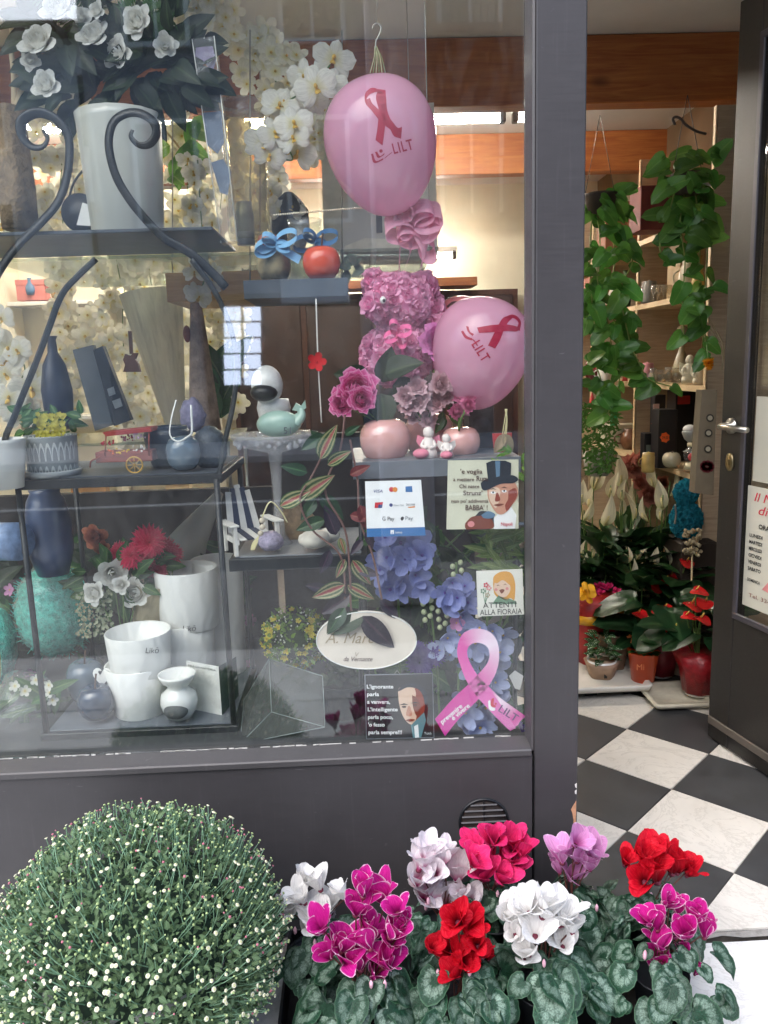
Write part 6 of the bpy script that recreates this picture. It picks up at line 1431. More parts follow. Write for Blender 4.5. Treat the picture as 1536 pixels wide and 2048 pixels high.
for k in range(26): put('leaf', leaf_mesh(m_lime, .35, 'ovate', .12, .25), frame(PY(rnd(985, 1050), rnd(898, 960), rnd(.12, .2)), (rnd(-1, 1), rnd(-.4, .1), rnd(-.4, .8)), (rnd(-.3, .3), -1, .3), rnd(.03, .05)), t)
t = thing('plant_tag', 'pale nursery tag on the delphinium stem near the ribbon sticker', 'tag', PY(1030, 1370, .13)); prism_px(MB(), [(1018, 1352), (1030, 1341), (1047, 1352), (1040, 1380), (1030, 1377)], .13, .001).build('card', m_white, t)
t = thing('shade_backdrop', 'added dark panels in place of the shade behind the lower display', 'stand', (.0, .75, .456)); MB().box((.05, .82, .80), (.62, .05, .68)).build('panel', m_dark, t)  # added dark panels: the shade behind the display is put into their colour

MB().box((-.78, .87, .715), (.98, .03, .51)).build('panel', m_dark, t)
t = thing('foliage_bank', 'dark mixed leaves filling the space behind the iron rack', 'plant', (-.7, .7, .456))
for k in range(150):
    x, y = rnd(-20, 520), rnd(1090, 1480); put('leaf', DL if random.random() < .55 else ML, frame(PY(x, y, rnd(.60, .82)), (rnd(-1, 1), rnd(-.5, .2), rnd(-.4, 1)), (rnd(-.5, .5), -1, rnd(0, .6)), rnd(.06, .11)), t)
for x, y in ((20, 1180), (60, 1350), (150, 1340), (470, 1190), (500, 1240), (455, 1400), (120, 1100), (500, 1330), (330, 1440), (250, 1450)): put('blossom', BLW if x % 20 else flower('blossom', m_pk, m_lip), aim(PY(x, y, .6), (rnd(-.4, .4), -1, .3), .02, rnd(0, 6)), t)
# small clutter on the display floor and the shelves
for lab, cx, yb, r, h, Y, c in (('small amber glass bottle under the lower rack shelf', 470, 1482, 11, 52, .3, '7A4A1E'), ('squat green glass pot under the lower rack shelf', 500, 1476, 15, 34, .42, '3A5A44'), ('little blue ceramic vase on the upper back shelf', 60, 590, 9, 34, 3.1, '4A6A8A'), ('little ochre ceramic vase on the upper back shelf', 110, 596, 8, 26, 3.1, 'B08A4A'), ('small teal bottle on the back shelf behind the toy cart', 280, 826, 8, 40, 3.1, '2E6A6A'), ('small rust-red vase on the back shelf near the album', 215, 826, 10, 30, 3.1, '8A3A2A'), ('white bud vase on the back shelf at the far left', 30, 826, 8, 36, 3.1, 'D8D4C8'), ('dark green bottle on the back shelf beside the wooden cone', 420, 826, 8, 46, 3.1, '2A4A34'), ('small violet vase beside the cake stand foot', 600, 1088, 12, 40, .42, '5A4A7A')):
    t = thing('small_vase', lab, 'vase', PY(cx, yb, Y), 'small vases and bottles'); lathe_px(cx, Y, [(0, yb), (r*.8, yb), (r, yb-h*.25), (r*.95, yb-h*.5), (r*.4, yb-h*.75), (r*.38, yb-h*.92), (r*.5, yb-h), (r*.38, yb-h), (0, yb-h*.9)], 18).build('body', mat('vase_'+c, c, .2, .2, 20, coat=.4), t)

# ================================================================== cards and plaques behind the glass
GY = .0585
def card(name, lab, cat, corners, m, Y=GY, th=.002):
    c = PY((corners[0][0]+corners[2][0])/2, corners[2][1], Y); t = thing(name, lab, cat, c); prism_px(MB(), corners, Y, th).build('panel', m, t); return t
_lift = [0]
def pr(t, name, pts, m, lvl=1, Y=GY):
    mb = MB(); poly_on(mb, Plane(Y), pts, .00035*lvl); return mb.build(name, m, t)
def ell(x, y, rx, ry, n=22, rot=0): return [(x+rx*cos(a)*cos(rot)-ry*sin(a)*sin(rot), y+rx*cos(a)*sin(rot)+ry*sin(a)*cos(rot)) for a in [2*pi*k/n for k in range(n)]]
def sm(pts, n=4): q = smooth_path([Vector((x, y, 0)) for x, y in pts+[pts[0]]], n); return [(p.x, p.y) for p in q[:-1]]
ink = lambda n, c: mat('ink_'+n, c, .55, .04, 20)
I = {k: ink(k, c) for k, c in dict(white='F0F0F0', black='16161A', navy='22387A', red='C8202C', orange='E08A2A', blue='2E6CA8', grey='7C8088', dkbrown='4A2418', skin='C89078', skinl='E0C0A8', skind='8C3A28', hat='1C2430', hatl='5A7A96', cream='D4D2BC', brown='7A3A28', teal='5A8A92', hair='D89A3A', pinkish='D88A8A', green='6A8A70', magenta='D0249A', pinkl='E870BC', palepink='F0D4E8', crimson='C8143C', script='A89880', plum='5A2A6A', tile='E0DED4').items()}
# ---- payment card
pc = card('payment_card', 'white payment methods card with blue foot on the glass', 'card', [(730, 963), (842, 960), (851, 1071), (734, 1074)], I['white'])
pr(pc, 'blue_band', [(733.5, 1057), (850, 1054), (851, 1071), (734, 1074)], I['blue'])
P0 = Plane(GY)
def T(t, s, x, y, h, m, **k): return text_on('lettering', s, P0, x, y, h, m, t, **k)
T(pc, 'VISA', 746, 985, 6, I['navy'], shear=.2, wpx=18); pr(pc, 'logo', ell(783, 979, 5, 5), I['red']); pr(pc, 'logo', ell(790, 979, 5, 5), I['orange'], 2); pr(pc, 'logo', [(811, 973), (824, 972), (825, 984), (811, 984)], I['blue'])
pr(pc, 'logo', [(750, 1005), (766, 1004), (764, 1016), (749, 1016)], I['red']); pr(pc, 'logo', [(757, 1009), (765, 1009), (764, 1016), (756, 1016)], I['navy'], 2); pr(pc, 'logo', ell(782, 1010, 3.5, 3.5), I['navy']); T(pc, 'Diners Club', 787, 1012, 4, I['grey'], wpx=20); T(pc, 'DISCOVER', 812, 1011, 4, I['black'], wpx=18); pr(pc, 'logo', [(815, 1014), (830, 1012), (830, 1015), (818, 1016)], I['orange'])
T(pc, 'G Pay', 764, 1041, 8, I['black'], wpx=24); T(pc, 'Pay', 810, 1040, 8, I['grey'], wpx=15); pr(pc, 'logo', sm([(803, 1034), (806, 1033), (808, 1036), (806, 1040), (803, 1041), (801, 1037)]), I['black'])
pr(pc, 'logo', [(781, 1060), (788, 1060), (788, 1068), (781, 1068)], I['white'], 2); T(pc, 's', 783, 1067, 5, I['blue'], lift=.0016); T(pc, 'sumup', 790, 1066.5, 5, I['white'], wpx=14)
# ---- plaque with the man in a top hat
ph = card('sign_plaque', 'cream plaque with a man in a top hat and handwritten verse', 'plaque', [(896, 921), (1037, 919), (1037, 1057), (893, 1059)], I['cream'])
pr(ph, 'picture', [(1008, 1000), (1020, 1010), (1033, 1030), (1030, 1057), (988, 1058), (984, 1040), (994, 1030)], I['white'])
pr(ph, 'picture', sm([(952, 1030), (962, 1022), (984, 1026), (988, 1042), (984, 1057), (952, 1058), (940, 1050)]), I['hat'])
pr(ph, 'picture', sm([(934, 1042), (945, 1033), (970, 1032), (984, 1040), (986, 1056), (950, 1058), (932, 1058), (930, 1048)]), I['brown'], 2); pr(ph, 'picture', ell(942, 1048, 7, 6), I['pinkish'], 3)
pr(ph, 'picture', sm([(974, 976), (978, 966), (1000, 960), (1026, 962), (1036, 980), (1034, 996), (1024, 1010), (1010, 1026), (996, 1028), (984, 1014), (976, 996)]), I['skin'], 3)
pr(ph, 'picture', sm([(978, 980), (990, 974), (1000, 980), (998, 1000), (992, 1016), (984, 1008), (978, 996)]), I['skinl'], 4); pr(ph, 'picture', sm([(1016, 982), (1030, 976), (1034, 990), (1026, 1006), (1014, 1022), (1010, 1010), (1016, 998)]), I['skind'], 4)
for x, y in ((986, 985), (1008, 982)): pr(ph, 'picture', ell(x, y, 5, 2.6), I['white'], 5); pr(ph, 'picture', ell(x, y-.6, 2, 2), I['black'], 6); pr(ph, 'picture', [(x-7, y-6), (x, y-9), (x+7, y-6), (x, y-7)], I['black'], 5)
pr(ph, 'picture', sm([(992, 986), (996, 986), (1000, 1000), (990, 1002)]), I['skind'], 5); pr(ph, 'picture', sm([(986, 1010), (996, 1007), (1008, 1008), (997, 1012)]), I['brown'], 6)
pr(ph, 'picture', sm([(961, 966), (972, 958), (1000, 955), (1024, 950), (1036, 958), (1026, 966), (1000, 968), (974, 980), (964, 978)]), I['hat'], 5)
pr(ph, 'picture', [(972, 926), (984, 921), (1010, 921), (1022, 926), (1021, 956), (976, 962)], I['hat'], 6); pr(ph, 'picture', [(990, 922), (1000, 922), (999, 952), (992, 954)], I['hatl'], 7)
pr(ph, 'picture', sm([(962, 1030), (976, 1022), (990, 1028), (984, 1036), (968, 1036)]), I['hatl'], 5)
for s, x, y, h, w in (("'e voglia", 920, 947, 8, 44), ('a mettere', 906, 962, 6.5, 42), ('Rum', 952, 962, 9, 22), ('Chi nasce', 918, 976, 6.5, 40), ("Strunz'", 926, 990, 8, 38), ("nun po' addiventà", 902, 1005, 6, 74), ("BABBA' !", 930, 1020, 9, 44)): T(ph, s, x, y, h*1.15, I['dkbrown'], wpx=w, lift=.0026, bold=.02)
T(ph, 'Napoli', 1001, 1051, 7, I['crimson'], wpx=23, lift=.0026, bold=.02)
# ---- tile with the flower girl
gt = card('ceramic_tile', 'small white tile with a drawn smiling red-haired girl', 'tile', [(953, 1143), (1045, 1139), (1048, 1229), (956, 1233)], I['tile'], GY, .006)
pr(gt, 'picture', sm([(986, 1168), (988, 1152), (1004, 1143), (1022, 1146), (1030, 1165), (1030, 1190), (1028, 1200), (1020, 1196), (1010, 1200), (990, 1190)]), I['hair'])
pr(gt, 'picture', sm([(989, 1166), (1002, 1158), (1018, 1166), (1020, 1182), (1010, 1194), (996, 1190), (988, 1178)]), I['skinl'], 2); pr(gt, 'picture', sm([(988, 1164), (998, 1152), (1014, 1156), (1020, 1170), (1006, 1160), (994, 1166)]), I['hair'], 3)
for x, y in ((996, 1172), (1010, 1170)): pr(gt, 'picture', [(x-4, y), (x, y-3), (x+4, y), (x, y-1.5)], I['dkbrown'], 4)
pr(gt, 'picture', sm([(998, 1180), (1004, 1178), (1009, 1180), (1003, 1187)]), I['brown'], 4); pr(gt, 'picture', ell(1014, 1177, 3, 3), I['pinkish'], 4); pr(gt, 'picture', ell(992, 1179, 3, 3), I['pinkish'], 4)
pr(gt, 'picture', [(998, 1189), (1012, 1189), (1018, 1197), (1032, 1202), (1034, 1208), (984, 1208), (992, 1197)], I['green'])
for x, y, c in ((972, 1170, 'crimson'), (978, 1176, 'pinkish'), (966, 1182, 'green'), (975, 1190, 'script')):
    for k in range(5): pr(gt, 'picture', ell(x+3.6*cos(k*1.257), y+3.6*sin(k*1.257), 2, 2, 8), I[c], 2)
    pr(gt, 'picture', [(x-.6, y+4), (x+.6, y+4), (971, 1207), (969.6, 1207)], I['green'], 1)
T(gt, 'ATTENTI', 966, 1216, 11, I['black'], wpx=66, rot=-2); T(gt, 'ALLA FIORAIA', 960, 1230, 11, I['black'], wpx=84, rot=-2)
# ---- oval sign
ov = thing('oval_sign', 'cream oval sign with faded script half covered by leaves', 'sign', PY(732, 1338, .072)); prism_px(MB(), ell(733, 1281, 101, 58, 48), .072, .008).build('panel', mat('oval_cream', 'DDD2C4', .6, .05, 10), ov)
rim = MB(); rim.tube([PY(x, y, .0715) for x, y in ell(733, 1281, 100, 57, 48)+[ell(733, 1281, 100, 57, 48)[0]]], .0014, 6); rim.build('rim', m_white, ov)
po_ = Plane(.072)
text_on('lettering', 'A. Marc', po_, 650, 1286, 22, I['script'], ov, shear=.35, wpx=100); text_on('lettering', 'da Vernante', po_, 686, 1322, 9, I['dkbrown'], ov, shear=.3, wpx=58); text_on('lettering', 'V', po_, 708, 1313, 9, I['script'], ov, shear=.3)
# ---- black plaque with the portrait
pk = card('sign_plaque', 'black plaque with white sayings and a painted portrait of a man', 'plaque', [(730, 1350), (865, 1347), (868, 1475), (733, 1478)], I['black'], GY, .004)
fr2 = MB(); cs = [(730, 1350), (865, 1347), (868, 1475), (733, 1478), (730, 1350)]; fr2.tube([PY(x, y, GY) for x, y in cs], .0013, 4); fr2.build('border', I['grey'], pk)
q = MB(); q.tube([PY(788, 1349, GY), PY(794, 1341, GY), PY(800, 1348, GY)], .0008, 4); q.build('hanger', m_steel, pk)
pr(pk, 'picture', sm([(796, 1384), (800, 1374), (816, 1369), (836, 1372), (848, 1388), (850, 1410), (846, 1430), (836, 1446), (826, 1450), (814, 1444), (804, 1428), (798, 1406)]), I['skinl'])
pr(pk, 'picture', sm([(828, 1372), (846, 1384), (850, 1408), (846, 1430), (832, 1446), (834, 1420), (826, 1404), (832, 1390)]), I['skind'], 2); pr(pk, 'picture', sm([(824, 1390), (834, 1396), (842, 1414), (834, 1432), (826, 1414)]), I['brown'], 3)
pr(pk, 'picture', sm([(796, 1382), (802, 1372), (820, 1366), (840, 1370), (852, 1386), (854, 1408), (850, 1410), (846, 1392), (836, 1378), (816, 1374), (802, 1380)]), I['hat'], 4)
for x, y in ((808, 1412), (830, 1409)): pr(pk, 'picture', [(x-9, y-3), (x, y-6), (x+9, y-3), (x, y-3)], I['black'], 5); pr(pk, 'picture', ell(x, y+1, 4.5, 2), I['dkbrown'], 5)
pr(pk, 'picture', sm([(816, 1412), (820, 1412), (824, 1430), (812, 1430)]), I['skin'], 5); pr(pk, 'picture', sm([(810, 1440), (820, 1437), (830, 1439), (820, 1443)]), I['brown'], 5)
pr(pk, 'picture', [(822, 1450), (848, 1424), (852, 1440), (842, 1475), (826, 1475)], I['teal'], 3); pr(pk, 'picture', [(828, 1452), (836, 1448), (838, 1474), (830, 1475)], I['white'], 4)
for k, s in enumerate(("L'ignorante", 'parla', 'a vanvera,', "L'intelligente", 'parla poco,', "'o fesso", 'parla sempre!!!')): T(pk, s, 733+k*.6, 1376+k*15.2, 7.5, I['white'], wpx=(53, 24, 46, 60, 50, 33, 67)[k], bold=.035, lift=.0024)
T(pk, 'Totò', 848, 1468, 5, I['white'], lift=.0024)
# ---- pink ribbon sticker
def gradmat():
    t = NT('ribbon_gradient'); a = t.attr(); c = t.ramp(a.outputs[1], [(0, srgb('D0249A')), (.16, srgb('D43AA0')), (.34, srgb('F2DCEC')), (.42, srgb('F0D0E6')), (.58, srgb('D62C9C')), (.75, srgb('E05AB0')), (1, srgb('E27CC0'))]); t.l(c, t.b.inputs['Base Color']); t.b.inputs['Roughness'].default_value = .45; return t.m
rb = thing('ribbon_sticker', 'pink awareness ribbon sticker at the lower right of the glass', 'sticker', PY(958, 1468, GY)); m_gr = gradmat()
def band(name, A, B, lvl):
    A, B = smooth_path([Vector((*p, 0)) for p in A], 5), smooth_path([Vector((*p, 0)) for p in B], 5); N = len(A)-1; mb = MB()
    mb.grid(2, N, lambda u, v: Plane(GY)(*(A[int(round(v*N))].lerp(B[int(round(v*N))], u)).xy, .0004*lvl)); mb.add([Plane(GY)(*(A[i].lerp(B[i], u)).xy, .0004*lvl-.0008) for i in (0, N) for u in (0, 1)], [(0, 1, 3, 2)] if False else []); mb.build(name, m_gr, rb)
band('band', [(870, 1438), (905, 1398), (945, 1360), (975, 1325), (978, 1302), (970, 1290), (955, 1285), (940, 1290), (934, 1304), (940, 1325), (955, 1350), (985, 1385), (1028, 1450), (1030, 1456)],
     [(890, 1472), (920, 1435), (962, 1392), (992, 1345), (998, 1300), (985, 1268), (955, 1257), (925, 1268), (914, 1302), (922, 1335), (935, 1365), (960, 1400), (1015, 1457), (1022, 1457)], 2)
band('band', [(945, 1378), (985, 1420), (1016, 1457), (1036, 1450)], [(965, 1360), (1000, 1395), (1048, 1430), (1046, 1432)], 1)
text_on('lettering', 'prevenire', P0, 884, 1448, 9, I['white'], rb, rot=-40, shear=.1, wpx=54, lift=.002, bold=.03); text_on('lettering', 'è vivere', P0, 906, 1441, 9, I['white'], rb, rot=-40, shear=.1, wpx=44, lift=.002, bold=.03)
text_on('lettering', 'LILT', P0, 994, 1420, 15, I['plum'], rb, rot=33, wpx=42, lift=.002, bold=.01)
pr(rb, 'emblem', sm([(976, 1402), (980, 1400), (982, 1412), (990, 1416), (988, 1421), (978, 1418)]), I['white'], 4); pr(rb, 'emblem', sm([(983, 1397), (988, 1396), (987, 1408), (992, 1411), (988, 1414), (981, 1410)]), I['crimson'], 5); pr(rb, 'emblem', ell(991, 1407, 2.2, 2.2, 10), I['crimson'], 5)
# ================================================================== papers on the door
def dpl(u, z, lift=.0): return MD @ Vector((u, -.0135+lift, z))
def dcard(name, lab, u0, u1, z0, z1, m):
    t = thing(name, lab, 'notice', tuple(dpl((u0+u1)/2, z0))); q = MB(); q.box(((u0+u1)/2, -.0145, (z0+z1)/2), (abs(u1-u0), .001, z1-z0), M=MD); q.build('sheet', m, t); return t
def dtext(t, s, u, z, h, m, w=None, shear=0, bold=0):
    tm = text_mb(s, h/.7, shear, bold=bold*h); k = w/max(v[0] for v in tm.v) if w else 1; q = MB()
    q.add([dpl(u-v[0]*k, z+v[1], .0012) for v in tm.v], tm.f, smooth=False); q.build('lettering', m, t)
def uz(x, y):
    d = ray(x, y); n = dn; p0 = HN; k = (p0-CAMP).dot(n)/d.dot(n); p = CAMP+d*k; return (p-HN).dot(du), p.z
m_pap = mat('paper_grey', 'BDBCAE', .8, .03, 8)
ua, za = uz(1506, 793); ub, zb_ = uz(1497, 962); u2, z2 = uz(1488, 968); u3, z3 = uz(1484, 1212)
n1 = dcard('door_notice', 'grey paper notice high on the open door', .32, min(ua, DW-ST-.03), zb_, za, m_pap)
ul = min(ua, DW-ST-.03)
dtext(n1, 'SI AVV', ul-.10, za-.085, .010, I['black'], .09); dtext(n1, 'CONT', ul-.10, za-.115, .010, I['black'], .06); dtext(n1, 'UN', ul-.11, za-.165, .020, I['black'], .045); dtext(n1, 'V', ul-.13, za-.215, .020, I['black'], .02)
ul2 = min(u2, DW-ST-.022); n2 = dcard('door_notice', 'opening hours sheet with red script below the grey notice', .32, ul2, z3, z2-.004, mat('paper_white', 'CFCDBE', .8, .03, 8))
dtext(n2, 'Il Mondo', ul2-.03, z2-.05, .028, I['crimson'], .2, .25); dtext(n2, 'di Mari', ul2-.05, z2-.09, .028, I['crimson'], .18, .25); dtext(n2, 'ORARIO NEGOZIO', ul2-.06, z2-.135, .014, I['black'], .2, 0, .04)
for k, s in enumerate(('LUNEDI', 'MARTEDI', 'MERCOLEDI', 'GIOVEDI', 'VENERDI', 'SABATO')):
    dtext(n2, s, ul2-.02, z2-.168-k*.022, .011, I['black'], .06, 0, .04); dtext(n2, '8.30 -', ul2-.12, z2-.168-k*.022, .011, I['black'], .05, 0, .04)
dtext(n2, 'DOMENICA', ul2-.02, z2-.315, .010, I['black'], .06, 0, .03); dtext(n2, 'Tel. 334/85', ul2-.03, z3+.035, .013, I['brown'], .14)
q = MB(); q.prism([(ul2-.09, z3+.075), (ul2-.13, z3+.12), (ul2-.19, z3+.12), (ul2-.21, z3+.08), (ul2-.15, z3+.065)], lambda a, b_, t: tuple(dpl(a, b_, t)), .0004, .0008); q.build('printed_flower', I['pinkish'], n2)
# ---- long cardboard hang tag by the door handle
bg = thing('bottle_bag', 'narrow cardboard bottle carrier with red emblem beside the door edge', 'packaging', PY(1410, 990, 1.15))
prism_px(MB(), [(1404, 780), (1434, 780), (1427, 990), (1389, 986), (1396, 880)], 1.15, .05).build('panel', mat('kraft_grey', '6E6452', .8, .1, 20), bg)
pb = Plane(1.148)
for k in range(9):
    a = 2*pi*k/9; mb = MB(); poly_on(mb, pb, ell(1414+9*cos(a), 933+7*sin(a), 6, 6, 10), .0006); mb.build('emblem', ink('wine', '5E1A22'), bg)
for x, y in ((1420, 836), (1417, 866), (1416, 898)): mb = MB(); poly_on(mb, pb, ell(x, y, 8, 8, 16), .0006); mb.build('round_symbol', ink('kraft_dark', '2A261E'), bg); mb = MB(); poly_on(mb, pb, ell(x, y, 5, 5, 12), .0012); mb.build('round_symbol', ink('kraft_pale', 'A09A86'), bg)

# ================================================================== INSIDE THE DOORWAY
# ---- wooden shelf unit along the right wall
XF, XB, Y0, Y1 = 1.50, 1.93, 1.74, 4.3
su = thing('shelf_unit', 'pale wooden shelf unit along the right wall of the shop', 'shelving', (1.58, 3.0, 0))
zs = [PY(1395, 958, 1.77).z, PY(1408, 778, 1.77).z, PY(1405, 588, 1.77).z, PY(1405, 430, 1.77).z, .22]
YP = [Y0, 2.62, 3.45, Y1]
for y in YP: MB().box(((XF+XB)/2+.005, y, 1.17), (XB-XF-.01, .022, 2.34)).build('partition', m_shelfwood, su); MB().box((XF+.003, y, 1.17), (.004, .023, 2.34)).build('edge_strip', m_edge, su)
for z in zs:
    for a, b_ in zip(YP, YP[1:]): MB().box(((XF+XB)/2, (a+b_)/2, z), (XB-XF, b_-a-.024, .026)).build('shelf', m_edge, su)
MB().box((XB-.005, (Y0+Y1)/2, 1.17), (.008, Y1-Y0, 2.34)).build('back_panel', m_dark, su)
def on_shelf(x, Y, k): return Vector((PY(x, 800, Y).x, Y, zs[k]+.0135))
def bx3(lab, x, Y, k, w, d, h, m, name='gift_box', cat='box'):
    p = on_shelf(x, Y, k); t = thing(name, lab, cat, p); MB().box((p.x, p.y, p.z+h/2), (w, d, h), bev=.002).build('body', m, t); return t, p
m_orl = mat('price_orange', 'F0641E', .6, .04, 10); m_blk = mat('black_carton', '141316', .4, .2, 10)
def star(t, x, y, Y, r, txt):
    P_ = Plane(Y); n = 14; mb = MB(); poly_on(mb, P_, [(x+r*(1 if k % 2 else .82)*cos(2*pi*k/n/1), y+r*1.1*(1 if k % 2 else .82)*sin(2*pi*k/n)) for k in range(n)], 0); o = mb.build('price_tag', m_orl, t); text_on('lettering', txt, P_, x-r*.6, y+r*.3, r*.55, I['black'], t, wpx=r*1.2)
t, p = bx3('black tall gift box with an orange price tag', 1330, 2.1, 0, .09, .1, .28, m_blk); star(t, 1330, 875, 2.045, 10, '39,00')
t, p = bx3('narrow black bottle box with pale label and orange tag', 1316, 2.3, 0, .055, .06, .34, m_blk); star(t, 1310, 847, 2.265, 8, '25')
q = MB(); slab_px(q, 1307, 808, 1318, 838, 2.262, .004); q.build('label', mat('label_pink', 'D8B0A4', .6), t)
t, p = bx3('small black perfume carton with a grey window', 1297, 2.2, 0, .05, .06, .16, m_blk); q = MB(); slab_px(q, 1293, 890, 1303, 912, 2.165, .003); q.build('window', mat('label_grey', '7A8078', .4), t)
t, p = bx3('dark box with a red price tag in the shadow', 1362, 2.35, 0, .10, .12, .42, m_blk); q = MB(); slab_px(q, 1356, 792, 1380, 808, 2.284, .003); q.build('price_tag', mat('price_red', 'C0302C', .6), t)
apple('pale beige ceramic apple on the wooden shelf', 1343, 935, 905, 18, 1.95, mat('beige_glaze', 'B8AE92', .25, .08, 12, coat=.5), None, 4)
t = thing('candle_cup', 'white candle in a cup on a thin stand', 'candle', PY(1379, 905, 1.9)); lathe_px(1379, 1.9, [(0, 905), (12, 903), (3, 898), (2, 885), (10, 878), (15, 866), (15, 862), (0, 861)], 18).build('cup', mat('cup_grey', '9A9C98', .3), t); q = MB(); ball_px(q, 1379, 858, 13, 9, 1.9); q.build('candle', m_white, t)
t = thing('snow_globe', 'little glass globe with a red figure on the shelf end', 'ornament', PY(1383, 935, 1.85)); q = MB(); ball_px(q, 1383, 910, 15, 18, 1.85); q.build('globe', clearmat('globe_glass', 'FFFFFF', 1.5, .04), t); q = MB(); ball_px(q, 1383, 914, 7, 8, 1.85); q.build('figure', mat('figure_red', 'A8242C', .5), t); lathe_px(1383, 1.85, [(0, 938), (14, 938), (12, 926), (0, 925)], 16).build('base', mat('base_cream', 'C8BC9A', .5), t); lathe_px(1384, 1.85, [(9, 893), (9, 886), (0, 885)], 12).build('cap', mat('base_cream', 'C8BC9A', .5), t)
# middle shelf: white angels, glass jars
m_angel = mat('angel_cream', 'D8D2BE', .7, .08, 40, .4)
def cherub(lab, x, yb, h, Y):
    t = thing('angel_statuette', lab, 'figurine', PY(x, yb, Y), 'cream angel statuettes'); k = h/60
    q = MB(); lathe_px(x, Y, [(0, yb), (14*k, yb), (15*k, yb-10*k), (9*k, yb-26*k), (10*k, yb-38*k), (4*k, yb-43*k)], 14, q); ball_px(q, x+1*k, yb-50*k, 8*k, 9*k, Y, nu=12, nv=8, warp=lambda v: 1+.1*sin(v.x*13)*sin(v.z*12))
    tube_px(q, [(x-9*k, yb-34*k, Y), (x-14*k, yb-22*k, Y-.015), (x-4*k, yb-16*k, Y-.025)], .008*k, 6); ball_px(q, x-8*k, yb-7*k, 8*k, 7*k, Y-.015, nu=10, nv=6); q.build('body', m_angel, t)
    for sg in (-1, 1): prism_px(MB(), [(x+sg*5*k, yb-38*k), (x+sg*18*k, yb-44*k), (x+sg*19*k, yb-24*k), (x+sg*9*k, yb-18*k)], Y+.012, .008).build('wing', m_angel, t)
cherub('taller cream angel statuette on the middle shelf', 1378, 767, 58, 2.0); cherub('cream angel statuette leaning at the right end of the middle shelf', 1397, 768, 46, 1.92)
m_jar = clearmat('jar_clear', 'EEE8DA', 1.5, .22, .03)
for k, (x, r, h, lab) in enumerate(((1306, 9, 28, 'leftmost clear ornament jar beside the hanging vine'), (1320, 10, 24, 'second clear ornament jar on the middle shelf'), (1337, 10, 30, 'third clear ornament jar on the middle shelf'), (1352, 11, 28, 'clear ornament jar right beside the taller angel'))):
    t = thing('ornament_jar', lab, 'jar', PY(x, 764, 2.2), 'clear ornament jars'); lathe_px(x, 2.2, [(0, 764), (r, 764), (r*1.1, 764-h*.5), (r*.6, 764-h*.8), (r*.8, 764-h), (0, 764-h)], 14).build('jar', m_jar, t); q = MB(); ball_px(q, x, 764-h*.4, r*.7, h*.28, 2.2, nu=8, nv=6); q.build('filling', mat('jar_fill', 'A89C86', .8, .3, 60), t)
t = thing('tall_decanter', 'tall pale decanter standing behind the angels', 'bottle', PY(1365, 740, 2.35)); lathe_px(1363, 2.35, [(0, 768), (16, 766), (18, 740), (10, 712), (5, 700), (6, 672), (12, 664), (9, 654), (0, 650)], 18).build('body', mat('decanter', '9A9078', .25, .1, 20), t)
t = thing('red_lantern', 'small dark red glass lantern on the deep middle shelf', 'lantern', PY(1186, 760, 3.0)); lathe_px(1186, 3.0, [(0, 760), (14, 760), (16, 735), (12, 715), (0, 712)], 16).build('glass', mat('red_glass', '6A1A1E', .15, .2, 40, coat=.5), t); tube_px(MB(), [(1174, 716, 3.0), (1186, 700, 3.0), (1198, 716, 3.0)], .003, 5).build('handle', m_iron, t)
t = thing('small_figurine', 'small red and white figurine under the hanging vine', 'figurine', PY(1250, 762, 2.75)); lathe_px(1250, 2.75, [(0, 762), (6, 762), (4, 750), (0, 748)], 10).build('body', mat('fig_red', 'A83030', .5), t); q = MB(); ball_px(q, 1251, 744, 4, 4, 2.75, nu=8, nv=6); q.build('head', m_white, t)
t = thing('small_figurine', 'tiny red gnome on the lower deep shelf', 'figurine', PY(1184, 815, 3.2)); lathe_px(1184, 3.2, [(0, 815), (7, 813), (5, 800), (2, 788), (0, 784)], 10).build('body', mat('fig_red', 'A83030', .5), t); q = MB(); ball_px(q, 1186, 799, 3.5, 3.5, 3.2, nu=8, nv=6); q.build('face', mat('fig_face', 'D8C0B0', .6), t)
t, p = bx3('cream carton box with a green bottle on the lower deep shelf', 1238, 3.0, 0, .2, .14, .14, mat('carton_cream', 'C8BFA4', .7)); q = MB(); q.tube([(p.x-.06, p.y-.1, p.z+.14), (p.x-.06, p.y-.1, p.z+.26)], .022, 12); q.build('bottle', mat('green_plastic', '1E8A4A', .3), t)
for lab, x, Y, k, w, h, c in (('dark red book-like box on the upper shelf', 1300, 2.3, 3, .2, .2, '5A1A1A'), ('brown box on the upper shelf behind the vine', 1230, 3.0, 3, .2, .26, '7A4A30'), ('tan sculpture block on the third shelf', 1362, 2.3, 2, .12, .26, 'A08A66'), ('terracotta pot-like box on the deep upper shelf', 1200, 3.2, 2, .2, .2, '8A4A34')):
    bx3(lab, x, Y, k, w, .16, h, mat('box_'+c, c, .6, .15, 12))
t = thing('wine_glass_set', 'small glass set on the third shelf between the vines', 'glasses', PY(1318, 600, 2.3))
for x in (1308, 1318, 1328, 1338): lathe_px(x, 2.3, [(0, 602), (5, 601), (1, 598), (1, 590), (6, 582), (6, 570)], 12).build('glass', m_jar, t)

